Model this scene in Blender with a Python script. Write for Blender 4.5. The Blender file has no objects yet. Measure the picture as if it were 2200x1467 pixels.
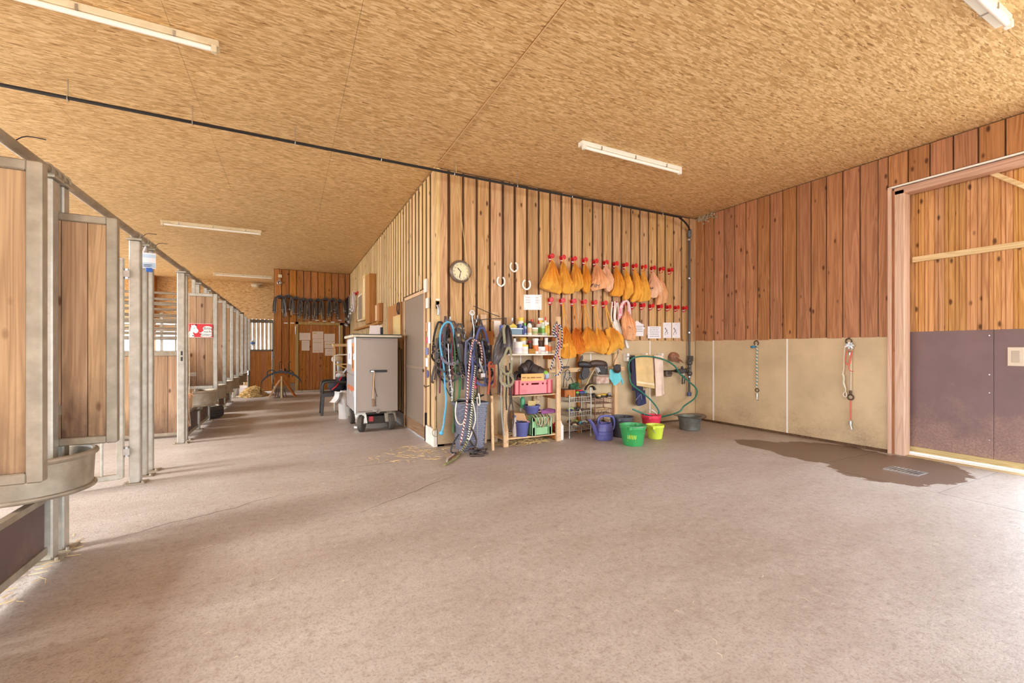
import bpy, bmesh, math, random
from mathutils import Vector, Matrix
from math import sin, cos, pi, radians
random.seed(7)
scene = bpy.context.scene
COL = scene.collection
# ------------------------------------------------------------------ camera
YAW = radians(27.15); SN, CS = sin(YAW), cos(YAW); FPX = 928.0; HC = 1.30; V0 = 750.0
cd = bpy.data.cameras.new('camera'); cam = bpy.data.objects.new('camera', cd); COL.objects.link(cam)
cd.sensor_width = 36; cd.lens = 36*FPX/2200; cd.shift_y = 16.5/2200
cd.clip_start = .05; cd.clip_end = 300
cam.location = (0, 0, HC); cam.rotation_euler = (pi/2, 0, -YAW)
scene.camera = cam
# ------------------------------------------------------------------ sky, sun, exposure
w = bpy.data.worlds.new('sky'); scene.world = w; w.use_nodes = True
nt = w.node_tree; bg = nt.nodes['Background']
bg.inputs['Color'].default_value = (.78, .89, 1.0, 1); bg.inputs['Strength'].default_value = 4.6
sl = bpy.data.lights.new('sun', 'SUN'); so = bpy.data.objects.new('sun', sl); COL.objects.link(so)
sl.energy = 3.0; sl.angle = radians(16); sl.color = (1, .97, .92)
so.rotation_euler = (0, radians(-64), radians(8))
vs = scene.view_settings
vs.view_transform = 'Standard'; vs.look = 'None'; vs.gamma = 1; vs.exposure = 1.28
try: vs.use_curve_mapping = False
except Exception: pass
try:
    scene.cycles.max_bounces = 14; scene.cycles.diffuse_bounces = 10; scene.cycles.caustics_reflective = False
except Exception: pass
def portal(name, loc, rot, sx, sy):
    l = bpy.data.lights.new(name, 'AREA'); l.shape = 'RECTANGLE'; l.size = sx; l.size_y = sy; l.energy = 1
    l.cycles.is_portal = True
    o = bpy.data.objects.new(name, l); COL.objects.link(o); o.location = loc; o.rotation_euler = rot
# portals only guide the sampling of the sky through the building's openings; they give off no light
portal('opening_portal_right', (6.95, -1.4, 1.65), (0, radians(90), 0), 3.3, 5.6)
portal('opening_portal_back', (2.6, -7.05, 1.75), (radians(90), 0, 0), 7.4, 3.5)
portal('opening_portal_left', (-6.55, 6.0, 1.9), (0, radians(-90), 0), 2.4, 22)

# ------------------------------------------------------------------ picture -> place
def onY(u, v, Y):
    l = (u-1100)/FPX; d = Y/(CS-l*SN); return Vector((d*(SN+l*CS), Y, HC+(V0-v)/FPX*d))
def onX(u, v, X):
    l = (u-1100)/FPX; d = X/(SN+l*CS); return Vector((X, d*(CS-l*SN), HC+(V0-v)/FPX*d))
def onZ(u, v, z):
    l = (u-1100)/FPX; d = (HC-z)*FPX/(v-V0); return Vector((d*(SN+l*CS), d*(CS-l*SN), z))
# ------------------------------------------------------------------ geometry collector
def catmull(pts, k=4, closed=False):
    pts = [Vector(p) for p in pts]; n = len(pts)
    if n < 3 or k <= 1: return pts
    out = []
    rng = range(n) if closed else range(n-1)
    for i in rng:
        if closed: p0, p1, p2, p3 = pts[(i-1) % n], pts[i], pts[(i+1) % n], pts[(i+2) % n]
        else: p0, p1, p2, p3 = pts[max(i-1, 0)], pts[i], pts[i+1], pts[min(i+2, n-1)]
        for j in range(k):
            t = j/k
            out.append(.5*((2*p1)+(p2-p0)*t+(2*p0-5*p1+4*p2-p3)*t*t+(3*p1-p0-3*p2+p3)*t**3))
    if not closed: out.append(pts[-1])
    return out
class G:
    def __init__(s): s.v = []; s.f = []; s.uv = None
    def add(s, vs_, fs):
        b = len(s.v); s.v += [Vector(p) for p in vs_]; s.f += [tuple(b+i for i in q) for q in fs]; return s
    def box(s, x0, x1, y0, y1, z0, z1):
        return s.add([(x0,y0,z0),(x1,y0,z0),(x1,y1,z0),(x0,y1,z0),(x0,y0,z1),(x1,y0,z1),(x1,y1,z1),(x0,y1,z1)],
                     [(0,3,2,1),(4,5,6,7),(0,1,5,4),(1,2,6,5),(2,3,7,6),(3,0,4,7)])
    def cbox(s, c, sz): 
        return s.box(c[0]-sz[0]/2, c[0]+sz[0]/2, c[1]-sz[1]/2, c[1]+sz[1]/2, c[2]-sz[2]/2, c[2]+sz[2]/2)
    def bar(s, p0, p1, w_, t_, up=(0,0,1)):
        p0, p1 = Vector(p0), Vector(p1); d = (p1-p0).normalized(); u = Vector(up)
        if abs(d.dot(u)) > .98: u = Vector((0,1,0))
        a = d.cross(u).normalized(); b = a.cross(d).normalized()
        q = []
        for p in (p0, p1):
            for i, j in ((-1,-1),(1,-1),(1,1),(-1,1)): q.append(p+a*w_/2*i+b*t_/2*j)
        return s.add(q, [(0,1,2,3),(7,6,5,4),(0,4,5,1),(1,5,6,2),(2,6,7,3),(3,7,4,0)])
    def cyl(s, p0, p1, r0, r1=None, n=14, cap=True):
        r1 = r0 if r1 is None else r1
        p0, p1 = Vector(p0), Vector(p1); d = (p1-p0).normalized()
        u = Vector((0,0,1)) if abs(d.z) < .9 else Vector((1,0,0))
        a = d.cross(u).normalized(); b = d.cross(a).normalized()
        q = [p0+(a*cos(2*pi*i/n)+b*sin(2*pi*i/n))*r0 for i in range(n)]+[p1+(a*cos(2*pi*i/n)+b*sin(2*pi*i/n))*r1 for i in range(n)]
        fs = [(i, (i+1) % n, n+(i+1) % n, n+i) for i in range(n)]
        if cap: fs += [tuple(range(n-1, -1, -1)), tuple(range(n, 2*n))]
        return s.add(q, fs)
    def tube(s, pts, r, n=8, k=4, closed=False, flat=1.0, rfun=None, uv=False):
        P = catmull(pts, k, closed); m = len(P); b0 = len(s.v); 
        a = None; vv = []; L = 0; ls = []
        for i, p in enumerate(P):
            t = (P[(i+1) % m]-P[i-1]) if closed else (P[min(i+1, m-1)]-P[max(i-1, 0)])
            if t.length < 1e-9: t = Vector((0,0,1))
            t.normalize()
            if a is None:
                u = Vector((0,1,0)) if abs(t.y) < .9 else Vector((1,0,0)); a = t.cross(u).normalized()
            else:
                a = a-t*a.dot(t); a = a.normalized() if a.length > 1e-6 else t.orthogonal().normalized()
            b = t.cross(a)
            rr = r*(rfun(i/(m-1)) if rfun else 1)
            if i: L += (P[i]-P[i-1]).length
            ls.append(L)
            vv += [p+(a*cos(2*pi*j/n)+b*sin(2*pi*j/n)*flat)*rr for j in range(n)]
        fs = []; seg = m if closed else m-1
        for i in range(seg):
            for j in range(n): fs.append((i*n+j, i*n+(j+1) % n, ((i+1) % m)*n+(j+1) % n, ((i+1) % m)*n+j))
        if uv:
            s.uv = s.uv or {}
            base = len(s.f); c = 0
            for i in range(seg):
                l1 = ls[i+1] if i+1 < m else L
                for j in range(n): s.uv[base+c] = [(j/n, ls[i]), ((j+1)/n, ls[i]), ((j+1)/n, l1), (j/n, l1)]; c += 1
        if not closed: fs += [tuple(range(n-1, -1, -1)), tuple((m-1)*n+j for j in range(n))]
        return s.add(vv, fs)
    def strap(s, pts, w_, t_, nrm=(0,-1,0), k=4, closed=False):
        """flat band whose wide side faces nrm"""
        P = catmull(pts, k, closed); m = len(P); nn = Vector(nrm).normalized(); vv = []
        for i, p in enumerate(P):
            t = (P[(i+1) % m]-P[i-1]) if closed else (P[min(i+1, m-1)]-P[max(i-1, 0)])
            if t.length < 1e-9: t = Vector((0,0,1))
            t.normalize(); a = t.cross(nn); a = a.normalized() if a.length > 1e-4 else Vector((1,0,0)); b = a.cross(t).normalized()
            vv += [p-a*w_/2-b*t_/2, p+a*w_/2-b*t_/2, p+a*w_/2+b*t_/2, p-a*w_/2+b*t_/2]
        fs = []
        for i in range(m if closed else m-1):
            for j in range(4): fs.append((i*4+j, i*4+(j+1) % 4, ((i+1) % m)*4+(j+1) % 4, ((i+1) % m)*4+j))
        if not closed: fs += [(3,2,1,0), ((m-1)*4, (m-1)*4+1, (m-1)*4+2, (m-1)*4+3)]
        return s.add(vv, fs)
    def lathe(s, prof, o=(0,0,0), ax=(0,0,1), n=24, sx=1, sy=1, close=False):
        o = Vector(o); ax = Vector(ax).normalized()
        u = Vector((1,0,0)) if abs(ax.x) < .9 else Vector((0,1,0))
        a = (u-ax*u.dot(ax)).normalized(); b = ax.cross(a); m = len(prof)
        vv = [o+ax*z+(a*cos(2*pi*j/n)*sx+b*sin(2*pi*j/n)*sy)*r for r, z in prof for j in range(n)]
        fs = [(i*n+j, i*n+(j+1) % n, (i+1)*n+(j+1) % n, (i+1)*n+j) for i in range(m-1) for j in range(n)]
        if prof[0][0] > 1e-5: fs.append(tuple(range(n-1, -1, -1)))
        if prof[-1][0] > 1e-5 and not close: fs.append(tuple((m-1)*n+j for j in range(n)))
        return s.add(vv, fs)
    def torus(s, c, nrm, R, r, n=20, m=8, arc=(0, 2*pi)):
        c = Vector(c); nn = Vector(nrm).normalized(); a = nn.orthogonal().normalized()
        if abs(nn.z) < .9: a = nn.cross(Vector((0,0,1))).normalized()
        b = nn.cross(a)*-1
        full = abs(arc[1]-arc[0]-2*pi) < 1e-6
        k = n if full else n+1
        pts = [c+(a*cos(arc[0]+(arc[1]-arc[0])*i/n)+b*sin(arc[0]+(arc[1]-arc[0])*i/n))*R for i in range(k)]
        return s.tube(pts, r, m, 1, full)
    def surf(s, fn, nu, nv, closeu=False):
        vv = [fn(i/nu, j/nv) for j in range(nv+1) for i in range(nu+1)]
        return s.add(vv, [(j*(nu+1)+i, j*(nu+1)+i+1, (j+1)*(nu+1)+i+1, (j+1)*(nu+1)+i) for j in range(nv) for i in range(nu)])
    def slab(s, poly, dvec):
        """polygon pushed along dvec"""
        P = [Vector(p) for p in poly]; n = len(P); d = Vector(dvec)
        return s.add(P+[p+d for p in P], [tuple(range(n)), tuple(range(2*n-1, n-1, -1))]+[(i, n+i, n+(i+1) % n, (i+1) % n) for i in range(n)])
    def blob(s, c, r, n=12, m=8, jit=0, seed=0):
        rd = random.Random(seed); c = Vector(c); vv = [c+Vector((0,0,r[2]))]; 
        for i in range(1, m):
            for j in range(n):
                k = 1+rd.uniform(-jit, jit)
                vv.append(c+Vector((r[0]*sin(pi*i/m)*cos(2*pi*j/n)*k, r[1]*sin(pi*i/m)*sin(2*pi*j/n)*k, r[2]*cos(pi*i/m)*k)))
        vv.append(c-Vector((0,0,r[2]))); L = len(vv)-1
        fs = [(0, 1+j, 1+(j+1) % n) for j in range(n)]
        for i in range(m-2):
            for j in range(n): fs.append((1+i*n+j, 1+(i+1)*n+j, 1+(i+1)*n+(j+1) % n, 1+i*n+(j+1) % n))
        fs += [(L, 1+(m-2)*n+(j+1) % n, 1+(m-2)*n+j) for j in range(n)]
        return s.add(vv, fs)
    def xf(s, M, start=0):
        for i in range(start, len(s.v)): s.v[i] = M @ s.v[i]
        return s
MESHES = {}
def mesh(g, name='mesh', org=(0,0,0), bevel=0, smooth=35, rec=True):
    o = Vector(org); me = bpy.data.meshes.new(name)
    me.from_pydata([p-o for p in g.v], [], g.f)
    if g.uv:
        ul = me.uv_layers.new(name='UVMap')
        for p in me.polygons:
            q = g.uv.get(p.index)
            if q:
                for li, c in zip(p.loop_indices, q): ul.data[li].uv = c
    bm = bmesh.new(); bm.from_mesh(me)
    if rec: bmesh.ops.recalc_face_normals(bm, faces=bm.faces)
    if bevel: bmesh.ops.bevel(bm, geom=list(bm.edges), offset=bevel, segments=1, affect='EDGES', profile=.5)
    bm.to_mesh(me); bm.free()
    if smooth:
        me.polygons.foreach_set('use_smooth', [True]*len(me.polygons)); me.set_sharp_from_angle(angle=radians(smooth))
    return me
def wloc(o):
    v = Vector((0,0,0))
    while o is not None: v = v+Vector(o.location); o = o.parent
    return v
def tag(o, label, cat, group=None):
    o['label'] = label; o['category'] = cat
    if group: o['group'] = group
    return o
def thing(name, label, cat, loc=(0,0,0), group=None, rz=0):
    o = bpy.data.objects.new(name, None); COL.objects.link(o); o.location = loc; o.rotation_euler = (0,0,rz); o.empty_display_size = .1
    return tag(o, label, cat, group)
def part(name, g, m, parent, bevel=0, smooth=35, local=False, label=None):
    """mesh given in world coordinates, stored relative to its thing"""
    me = mesh(g, name, (0,0,0) if local else wloc(parent), bevel, smooth)
    me.materials.append(m); o = bpy.data.objects.new(name, me); COL.objects.link(o); o.parent = parent
    if label: o['label'] = label
    return o
def solo(name, g, m, label, cat, loc=None, group=None, bevel=0, smooth=35):
    if loc is None:
        n = len(g.v); loc = (sum(p.x for p in g.v)/n, sum(p.y for p in g.v)/n, min(p.z for p in g.v))
    me = mesh(g, name, loc, bevel, smooth); me.materials.append(m)
    o = bpy.data.objects.new(name, me); COL.objects.link(o); o.location = loc
    return tag(o, label, cat, group)
def struct(name, g, m, bevel=0, smooth=35):
    me = mesh(g, name, (0,0,0), bevel, smooth); me.materials.append(m)
    o = bpy.data.objects.new(name, me); COL.objects.link(o); o['kind'] = 'structure'; return o
def inst(name, me, parent, loc, rz=0):
    o = bpy.data.objects.new(name, me); COL.objects.link(o); o.parent = parent; o.location = Vector(loc)-wloc(parent); o.rotation_euler = (0,0,rz); return o
def dup(root, loc, label, rz=None, group=None):
    r = root.copy(); COL.objects.link(r); r.location = loc; r['label'] = label
    if rz is not None: r.rotation_euler = (0,0,rz)
    if group: r['group'] = group
    for ch in list(root.children):
        c = ch.copy(); COL.objects.link(c); c.parent = r
        for gch in ch.children:
            d = gch.copy(); COL.objects.link(d); d.parent = c
    return r
ORD = ['first','second','third','fourth','fifth','sixth','seventh','eighth','ninth','tenth','eleventh','twelfth','thirteenth','fourteenth','fifteenth','sixteenth']
def text_geo(txt, size, align='CENTER'):
    cu = bpy.data.curves.new('t', 'FONT'); cu.body = txt; cu.size = size; cu.align_x = align; cu.align_y = 'CENTER'; cu.resolution_u = 2
    to = bpy.data.objects.new('t', cu); me = bpy.data.meshes.new_from_object(to)
    g = G(); g.add([v.co.copy() for v in me.vertices], [tuple(p.vertices) for p in me.polygons])
    bpy.data.objects.remove(to); bpy.data.curves.remove(cu); bpy.data.meshes.remove(me); return g
# ------------------------------------------------------------------ materials
def s2l(c):
    c = [x/255 for x in c]; return tuple((x/12.92 if x <= .04045 else ((x+.055)/1.055)**2.4) for x in c)+(1,)
def nodes(name):
    m = bpy.data.materials.new(name); m.use_nodes = True; t = m.node_tree; b = t.nodes['Principled BSDF']; return m, t, b
def N(t, typ, **kw):
    n = t.nodes.new(typ)
    for k, v in kw.items():
        if k in n.bl_rna.properties: setattr(n, k, v)
        else: n.inputs[k.replace('_', ' ')].default_value = v
    return n
def ramp(t, src, stops):
    r = t.nodes.new('ShaderNodeValToRGB'); t.links.new(src, r.inputs[0]); e = r.color_ramp.elements
    while len(e) < len(stops): e.new(.5)
    for i, (p, c) in enumerate(stops): e[i].position = p; e[i].color = c
    return r.outputs[0]
def mix(t, fac, a, b, bt='MIX'):
    n = t.nodes.new('ShaderNodeMix'); n.data_type = 'RGBA'; n.blend_type = bt
    for s_, x in ((n.inputs[0], fac), (n.inputs[6], a), (n.inputs[7], b)):
        if hasattr(x, 'is_linked') or isinstance(x, bpy.types.NodeSocket): t.links.new(x, s_)
        else: s_.default_value = x
    return n.outputs[2]
def math_(t, op, a, b=None, clamp=False):
    n = t.nodes.new('ShaderNodeMath'); n.operation = op; n.use_clamp = clamp
    for s_, x in ((n.inputs[0], a), (n.inputs[1], b)):
        if x is None: continue
        if isinstance(x, bpy.types.NodeSocket): t.links.new(x, s_)
        else: s_.default_value = x
    return n.outputs[0]
def coords(t, scale=(1,1,1), rnd=True, rot=(0,0,0)):
    tc = t.nodes.new('ShaderNodeTexCoord'); src = tc.outputs['Object']
    if rnd:
        oi = t.nodes.new('ShaderNodeObjectInfo'); mu = math_(t, 'MULTIPLY', oi.outputs['Random'], 53.0)
        va = t.nodes.new('ShaderNodeVectorMath'); va.operation = 'ADD'; t.links.new(src, va.inputs[0]); t.links.new(mu, va.inputs[1]); src = va.outputs[0]
    mp = t.nodes.new('ShaderNodeMapping'); mp.inputs['Scale'].default_value = scale; mp.inputs['Rotation'].default_value = rot
    t.links.new(src, mp.inputs[0]); return mp.outputs[0]
def noise(t, vec, sc, det=4, rough=.55, dist=0):
    n = t.nodes.new('ShaderNodeTexNoise'); n.inputs['Scale'].default_value = sc; n.inputs['Detail'].default_value = det
    n.inputs['Roughness'].default_value = rough; n.inputs['Distortion'].default_value = dist; t.links.new(vec, n.inputs['Vector']); return n.outputs[0]
def bump(t, b, h, st=.3, dist=.01):
    n = t.nodes.new('ShaderNodeBump'); n.inputs['Strength'].default_value = st; n.inputs['Distance'].default_value = dist
    t.links.new(h, n.inputs['Height']); t.links.new(n.outputs[0], b.inputs['Normal'])
def sc(c, k): return tuple(min(1, x*k) for x in c[:3])+(1,)
MC = {}
def pm(rgb, rough=.6, metal=0, var=.12, scale=8, bmp=0, rnd=0, stretch=(1,1,1), name=None, dirt=None):
    """plain painted / plastic / metal / cloth material with fine variation; rgb in 0..255"""
    key = (rgb, rough, metal, var, scale, bmp, rnd, stretch, dirt)
    if key in MC: return MC[key]
    m, t, b = nodes(name or 'mat_%d_%d_%d' % rgb); c = s2l(rgb)
    v = coords(t, stretch); n1 = noise(t, v, scale, 5)
    col = ramp(t, n1, [(.3, sc(c, 1-var)), (.7, sc(c, 1+var))])
    if dirt:
        n2 = noise(t, v, scale*.45, 6, .65); col = mix(t, ramp(t, n2, [(.48, (0,0,0,1)), (.72, (1,1,1,1))]), col, s2l(dirt))
    if rnd:
        oi = t.nodes.new('ShaderNodeObjectInfo'); h = t.nodes.new('ShaderNodeHueSaturation'); t.links.new(col, h.inputs['Color'])
        t.links.new(math_(t, 'ADD', math_(t, 'MULTIPLY', oi.outputs['Random'], rnd*2), 1-rnd), h.inputs['Value']); col = h.outputs[0]
    t.links.new(col, b.inputs['Base Color']); b.inputs['Roughness'].default_value = rough; b.inputs['Metallic'].default_value = metal
    if bmp: bump(t, b, noise(t, v, scale*4, 4), bmp, .004)
    MC[key] = m; return m
def wood(name, light, dark, axis=2, rnd=.16, knots=.5, rough=.75, grain=1.0, knotc=(70,35,15), dirt=None, fine=1.0, bmp=.12):
    m, t, b = nodes(name); l, d = s2l(light), s2l(dark)
    s_ = [11*grain]*3; s_[axis] = .55*grain
    v = coords(t, tuple(s_)); 
    g1 = noise(t, v, 1.0, 3, .5, 1.2)
    # growth rings: stretched sine of the slow noise
    w1 = math_(t, 'SINE', math_(t, 'MULTIPLY', g1, 34.0)); w1 = math_(t, 'ADD', math_(t, 'MULTIPLY', w1, .5), .5)
    s2 = [70*fine]*3; s2[axis] = 1.6
    g2 = noise(t, coords(t, tuple(s2)), 1.0, 3, .6)
    f = math_(t, 'ADD', math_(t, 'MULTIPLY', w1, .30), math_(t, 'MULTIPLY', g2, .70))
    col = ramp(t, f, [(.22, d), (.75, l)])
    # knots
    s3 = [9.0]*3; s3[axis] = 4.2
    vo = t.nodes.new('ShaderNodeTexVoronoi'); vo.inputs['Scale'].default_value = 1.0; t.links.new(coords(t, tuple(s3)), vo.inputs['Vector'])
    sep = t.nodes.new('ShaderNodeSeparateColor'); t.links.new(vo.outputs['Color'], sep.inputs[0])
    on = math_(t, 'LESS_THAN', sep.outputs[0], knots)
    kd = ramp(t, vo.outputs['Distance'], [(.09, (1,1,1,1)), (.19, (0,0,0,1))])
    kk = math_(t, 'MULTIPLY', kd, on)
    col = mix(t, math_(t, 'MULTIPLY', kk, .85), col, s2l(knotc))
    oi = t.nodes.new('ShaderNodeObjectInfo'); h = t.nodes.new('ShaderNodeHueSaturation'); t.links.new(col, h.inputs['Color'])
    t.links.new(math_(t, 'ADD', math_(t, 'MULTIPLY', oi.outputs['Random'], rnd*2), 1-rnd), h.inputs['Value'])
    r2 = math_(t, 'FRACT', math_(t, 'MULTIPLY', oi.outputs['Random'], 7.31))
    t.links.new(math_(t, 'ADD', math_(t, 'MULTIPLY', r2, rnd*.8), 1-rnd*.4), h.inputs['Saturation'])
    t.links.new(math_(t, 'ADD', math_(t, 'MULTIPLY', r2, .010), .497), h.inputs['Hue'])
    col = h.outputs[0]
    if dirt:
        zc = t.nodes.new('ShaderNodeTexCoord'); sp = t.nodes.new('ShaderNodeSeparateXYZ'); t.links.new(zc.outputs['Object'], sp.inputs[0])
        n2 = noise(t, coords(t, (3,3,1.4)), 1.6, 6, .65)
        k = math_(t, 'ADD', math_(t, 'MULTIPLY', math_(t, 'SUBTRACT', dirt[1], sp.outputs[2]), dirt[2]), math_(t, 'MULTIPLY', math_(t, 'SUBTRACT', n2, .5), 2.2))
        col = mix(t, math_(t, 'MULTIPLY', math_(t, 'ADD', k, 0, True), .8), col, s2l(dirt[0]))
    t.links.new(col, b.inputs['Base Color']); b.inputs['Roughness'].default_value = rough; b.inputs['Specular IOR Level'].default_value = .25
    bump(t, b, f, bmp, .004); return m
def osb(name, cols, axis_up=True):
    m, t, b = nodes(name); outs = []
    plane = (0,0,1) if axis_up else (0,1,0)
    for i, a in enumerate((0.2, -.5, .95, -1.25)):
        rot = tuple(x*a for x in plane)
        scl = (15, 88, 1) if axis_up else (15, 1, 88)
        v = coords(t, scl, False, rot)
        nz = noise(t, coords(t, (30,30,30), False), 1, 1)
        va = t.nodes.new('ShaderNodeVectorMath'); va.operation = 'ADD'; t.links.new(v, va.inputs[0])
        off = t.nodes.new('ShaderNodeCombineXYZ'); t.links.new(math_(t, 'MULTIPLY', nz, .5), off.inputs[0]); t.links.new(math_(t, 'MULTIPLY', nz, .8), off.inputs[1]); off.inputs[2].default_value = i*7.3
        t.links.new(off.outputs[0], va.inputs[1])
        vo = t.nodes.new('ShaderNodeTexVoronoi'); vo.inputs['Scale'].default_value = 1.0; t.links.new(va.outputs[0], vo.inputs['Vector'])
        sp = t.nodes.new('ShaderNodeSeparateColor'); t.links.new(vo.outputs['Color'], sp.inputs[0]); outs.append((sp.outputs[0], sp.outputs[1], vo.outputs['Distance']))
    val = outs[0][0]; dst = outs[0][2]
    for i, (val2, sel, d2) in enumerate(outs[1:]):
        pick = math_(t, 'GREATER_THAN', sel, .55)
        a = t.nodes.new('ShaderNodeMix'); a.data_type = 'FLOAT'; t.links.new(pick, a.inputs[0]); t.links.new(val, a.inputs[2]); t.links.new(val2, a.inputs[3]); val = a.outputs[0]
        a = t.nodes.new('ShaderNodeMix'); a.data_type = 'FLOAT'; t.links.new(pick, a.inputs[0]); t.links.new(dst, a.inputs[2]); t.links.new(d2, a.inputs[3]); dst = a.outputs[0]
    col = ramp(t, val, [(0.0, s2l(cols[0])), (.05, s2l(cols[1])), (.5, s2l(cols[2])), (1.0, s2l(cols[3]))])
    col = mix(t, ramp(t, dst, [(.62, (0,0,0,1)), (.95, (.55,.55,.55,1))]), col, s2l(cols[1]))
    big = noise(t, coords(t, (1,1,1), False), .7, 3)
    h = t.nodes.new('ShaderNodeHueSaturation'); t.links.new(col, h.inputs['Color']); t.links.new(math_(t, 'ADD', math_(t, 'MULTIPLY', big, .24), .88), h.inputs['Value'])
    t.links.new(h.outputs[0], b.inputs['Base Color']); b.inputs['Roughness'].default_value = .7; b.inputs['Specular IOR Level'].default_value = .2
    bump(t, b, val, .12, .003); return m
def floor_mat():
    m, t, b = nodes('concrete_floor')
    v = coords(t, (1,1,1), False)
    n1 = noise(t, coords(t, (.7,1.3,1), False), .6, 4, .55, .5); n2 = noise(t, v, 75, 6, .7); n3 = noise(t, coords(t, (.6,1.2,1), False), 3.0, 5, .6)
    col = ramp(t, n1, [(.30, s2l((156,140,128))), (.52, s2l((176,165,156))), (.72, s2l((190,184,180)))])
    col = mix(t, .45, col, ramp(t, n3, [(.25, s2l((156,142,132))), (.75, s2l((196,188,182)))]))
    col = mix(t, ramp(t, n2, [(.36, (.7,.7,.7,1)), (.5, (0,0,0,1))]), col, s2l((142,124,114)))
    n5 = noise(t, v, 20, 4, .7); col = mix(t, ramp(t, n5, [(.30, (.55,.55,.55,1)), (.48, (0,0,0,1))]), col, s2l((136,116,104)))
    col = mix(t, ramp(t, n5, [(.56, (0,0,0,1)), (.74, (.45,.45,.45,1))]), col, s2l((208,200,194)))
    # pale scratches and bits of chaff
    vo = t.nodes.new('ShaderNodeTexVoronoi'); vo.inputs['Scale'].default_value = 105; t.links.new(coords(t, (1,.55,1), False, (0,0,.5)), vo.inputs['Vector'])
    sp = t.nodes.new('ShaderNodeSeparateColor'); t.links.new(vo.outputs['Color'], sp.inputs[0])
    k = math_(t, 'MULTIPLY', math_(t, 'LESS_THAN', vo.outputs['Distance'], .20), math_(t, 'LESS_THAN', sp.outputs[0], .12))
    col = mix(t, math_(t, 'MULTIPLY', k, .5), col, s2l((92,72,62)))
    k2 = math_(t, 'MULTIPLY', math_(t, 'LESS_THAN', vo.outputs['Distance'], .16), math_(t, 'GREATER_THAN', sp.outputs[0], .93))
    col = mix(t, math_(t, 'MULTIPLY', k2, .5), col, s2l((222,206,186)))
    # wet patch round the drain
    sxyz = t.nodes.new('ShaderNodeSeparateXYZ'); t.links.new(v, sxyz.inputs[0])
    def ell(cx, cy, rx, ry, ang=0):
        dx = math_(t, 'SUBTRACT', sxyz.outputs[0], cx); dy = math_(t, 'SUBTRACT', sxyz.outputs[1], cy)
        ex = math_(t, 'DIVIDE', math_(t, 'ADD', math_(t, 'MULTIPLY', dx, cos(ang)), math_(t, 'MULTIPLY', dy, sin(ang))), rx)
        ey = math_(t, 'DIVIDE', math_(t, 'SUBTRACT', math_(t, 'MULTIPLY', dy, cos(ang)), math_(t, 'MULTIPLY', dx, sin(ang))), ry)
        return math_(t, 'ADD', math_(t, 'MULTIPLY', ex, ex), math_(t, 'MULTIPLY', ey, ey))
    e = math_(t, 'MINIMUM', math_(t, 'MINIMUM', ell(5.88, 2.28, .78, .54), ell(6.00, 3.00, .66, .66)), ell(5.76, 3.50, .30, .56, .12))
    nw = noise(t, coords(t, (1.5,.9,1), False), 4.5, 6, .62)
    wet = math_(t, 'LESS_THAN', math_(t, 'ADD', e, math_(t, 'MULTIPLY', math_(t, 'SUBTRACT', nw, .5), 1.1)), 1.0)
    col = mix(t, math_(t, 'MULTIPLY', wet, .85), col, s2l((92,64,46)))
    t.links.new(col, b.inputs['Base Color'])
    ro = math_(t, 'SUBTRACT', .52, math_(t, 'MULTIPLY', wet, .16)); t.links.new(ro, b.inputs['Roughness'])
    b.inputs['Specular IOR Level'].default_value = .5
    n4 = noise(t, v, 60, 3, .6)
    hh = math_(t, 'ADD', math_(t, 'MULTIPLY', n2, .7), math_(t, 'ADD', math_(t, 'MULTIPLY', n4, .5), math_(t, 'MULTIPLY', k, -.8)))
    bump(t, b, hh, .55, .007); return m
def ply(name, base, dirtc, zmid, k, scratch=True, rough=.55):
    """coated plywood with dirt splashed up from the ground"""
    m, t, b = nodes(name); v = coords(t, (1,1,1), False)
    n1 = noise(t, v, 2.2, 5, .6); col = ramp(t, n1, [(.3, sc(s2l(base), .86)), (.7, sc(s2l(base), 1.1))])
    sp = t.nodes.new('ShaderNodeSeparateXYZ'); t.links.new(v, sp.inputs[0])
    n2 = noise(t, v, 3.5, 7, .68); n3 = noise(t, v, 55, 3, .7)
    d = math_(t, 'ADD', math_(t, 'MULTIPLY', math_(t, 'SUBTRACT', zmid, sp.outputs[2]), k), math_(t, 'MULTIPLY', math_(t, 'SUBTRACT', n2, .5), 2.0))
    d = math_(t, 'MULTIPLY', math_(t, 'ADD', d, 0, True), ramp(t, n3, [(.38, (.25,.25,.25,1)), (.62, (1,1,1,1))]))
    col = mix(t, math_(t, 'MULTIPLY', d, .75), col, s2l(dirtc))
    if scratch:
        vo = t.nodes.new('ShaderNodeTexVoronoi'); vo.inputs['Scale'].default_value = 60; t.links.new(v, vo.inputs['Vector'])
        s2 = t.nodes.new('ShaderNodeSeparateColor'); t.links.new(vo.outputs['Color'], s2.inputs[0])
        kk = math_(t, 'MULTIPLY', math_(t, 'LESS_THAN', vo.outputs['Distance'], .2), math_(t, 'LESS_THAN', s2.outputs[0], .03))
        col = mix(t, math_(t, 'MULTIPLY', kk, .6), col, s2l((70,50,38)))
        kk = math_(t, 'MULTIPLY', math_(t, 'LESS_THAN', vo.outputs['Distance'], .16), math_(t, 'GREATER_THAN', s2.outputs[0], .97))
        col = mix(t, math_(t, 'MULTIPLY', kk, .6), col, s2l((225,205,170)))
    t.links.new(col, b.inputs['Base Color']); b.inputs['Roughness'].default_value = rough; b.inputs['Specular IOR Level'].default_value = .35
    bump(t, b, n3, .05, .003); return m
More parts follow.
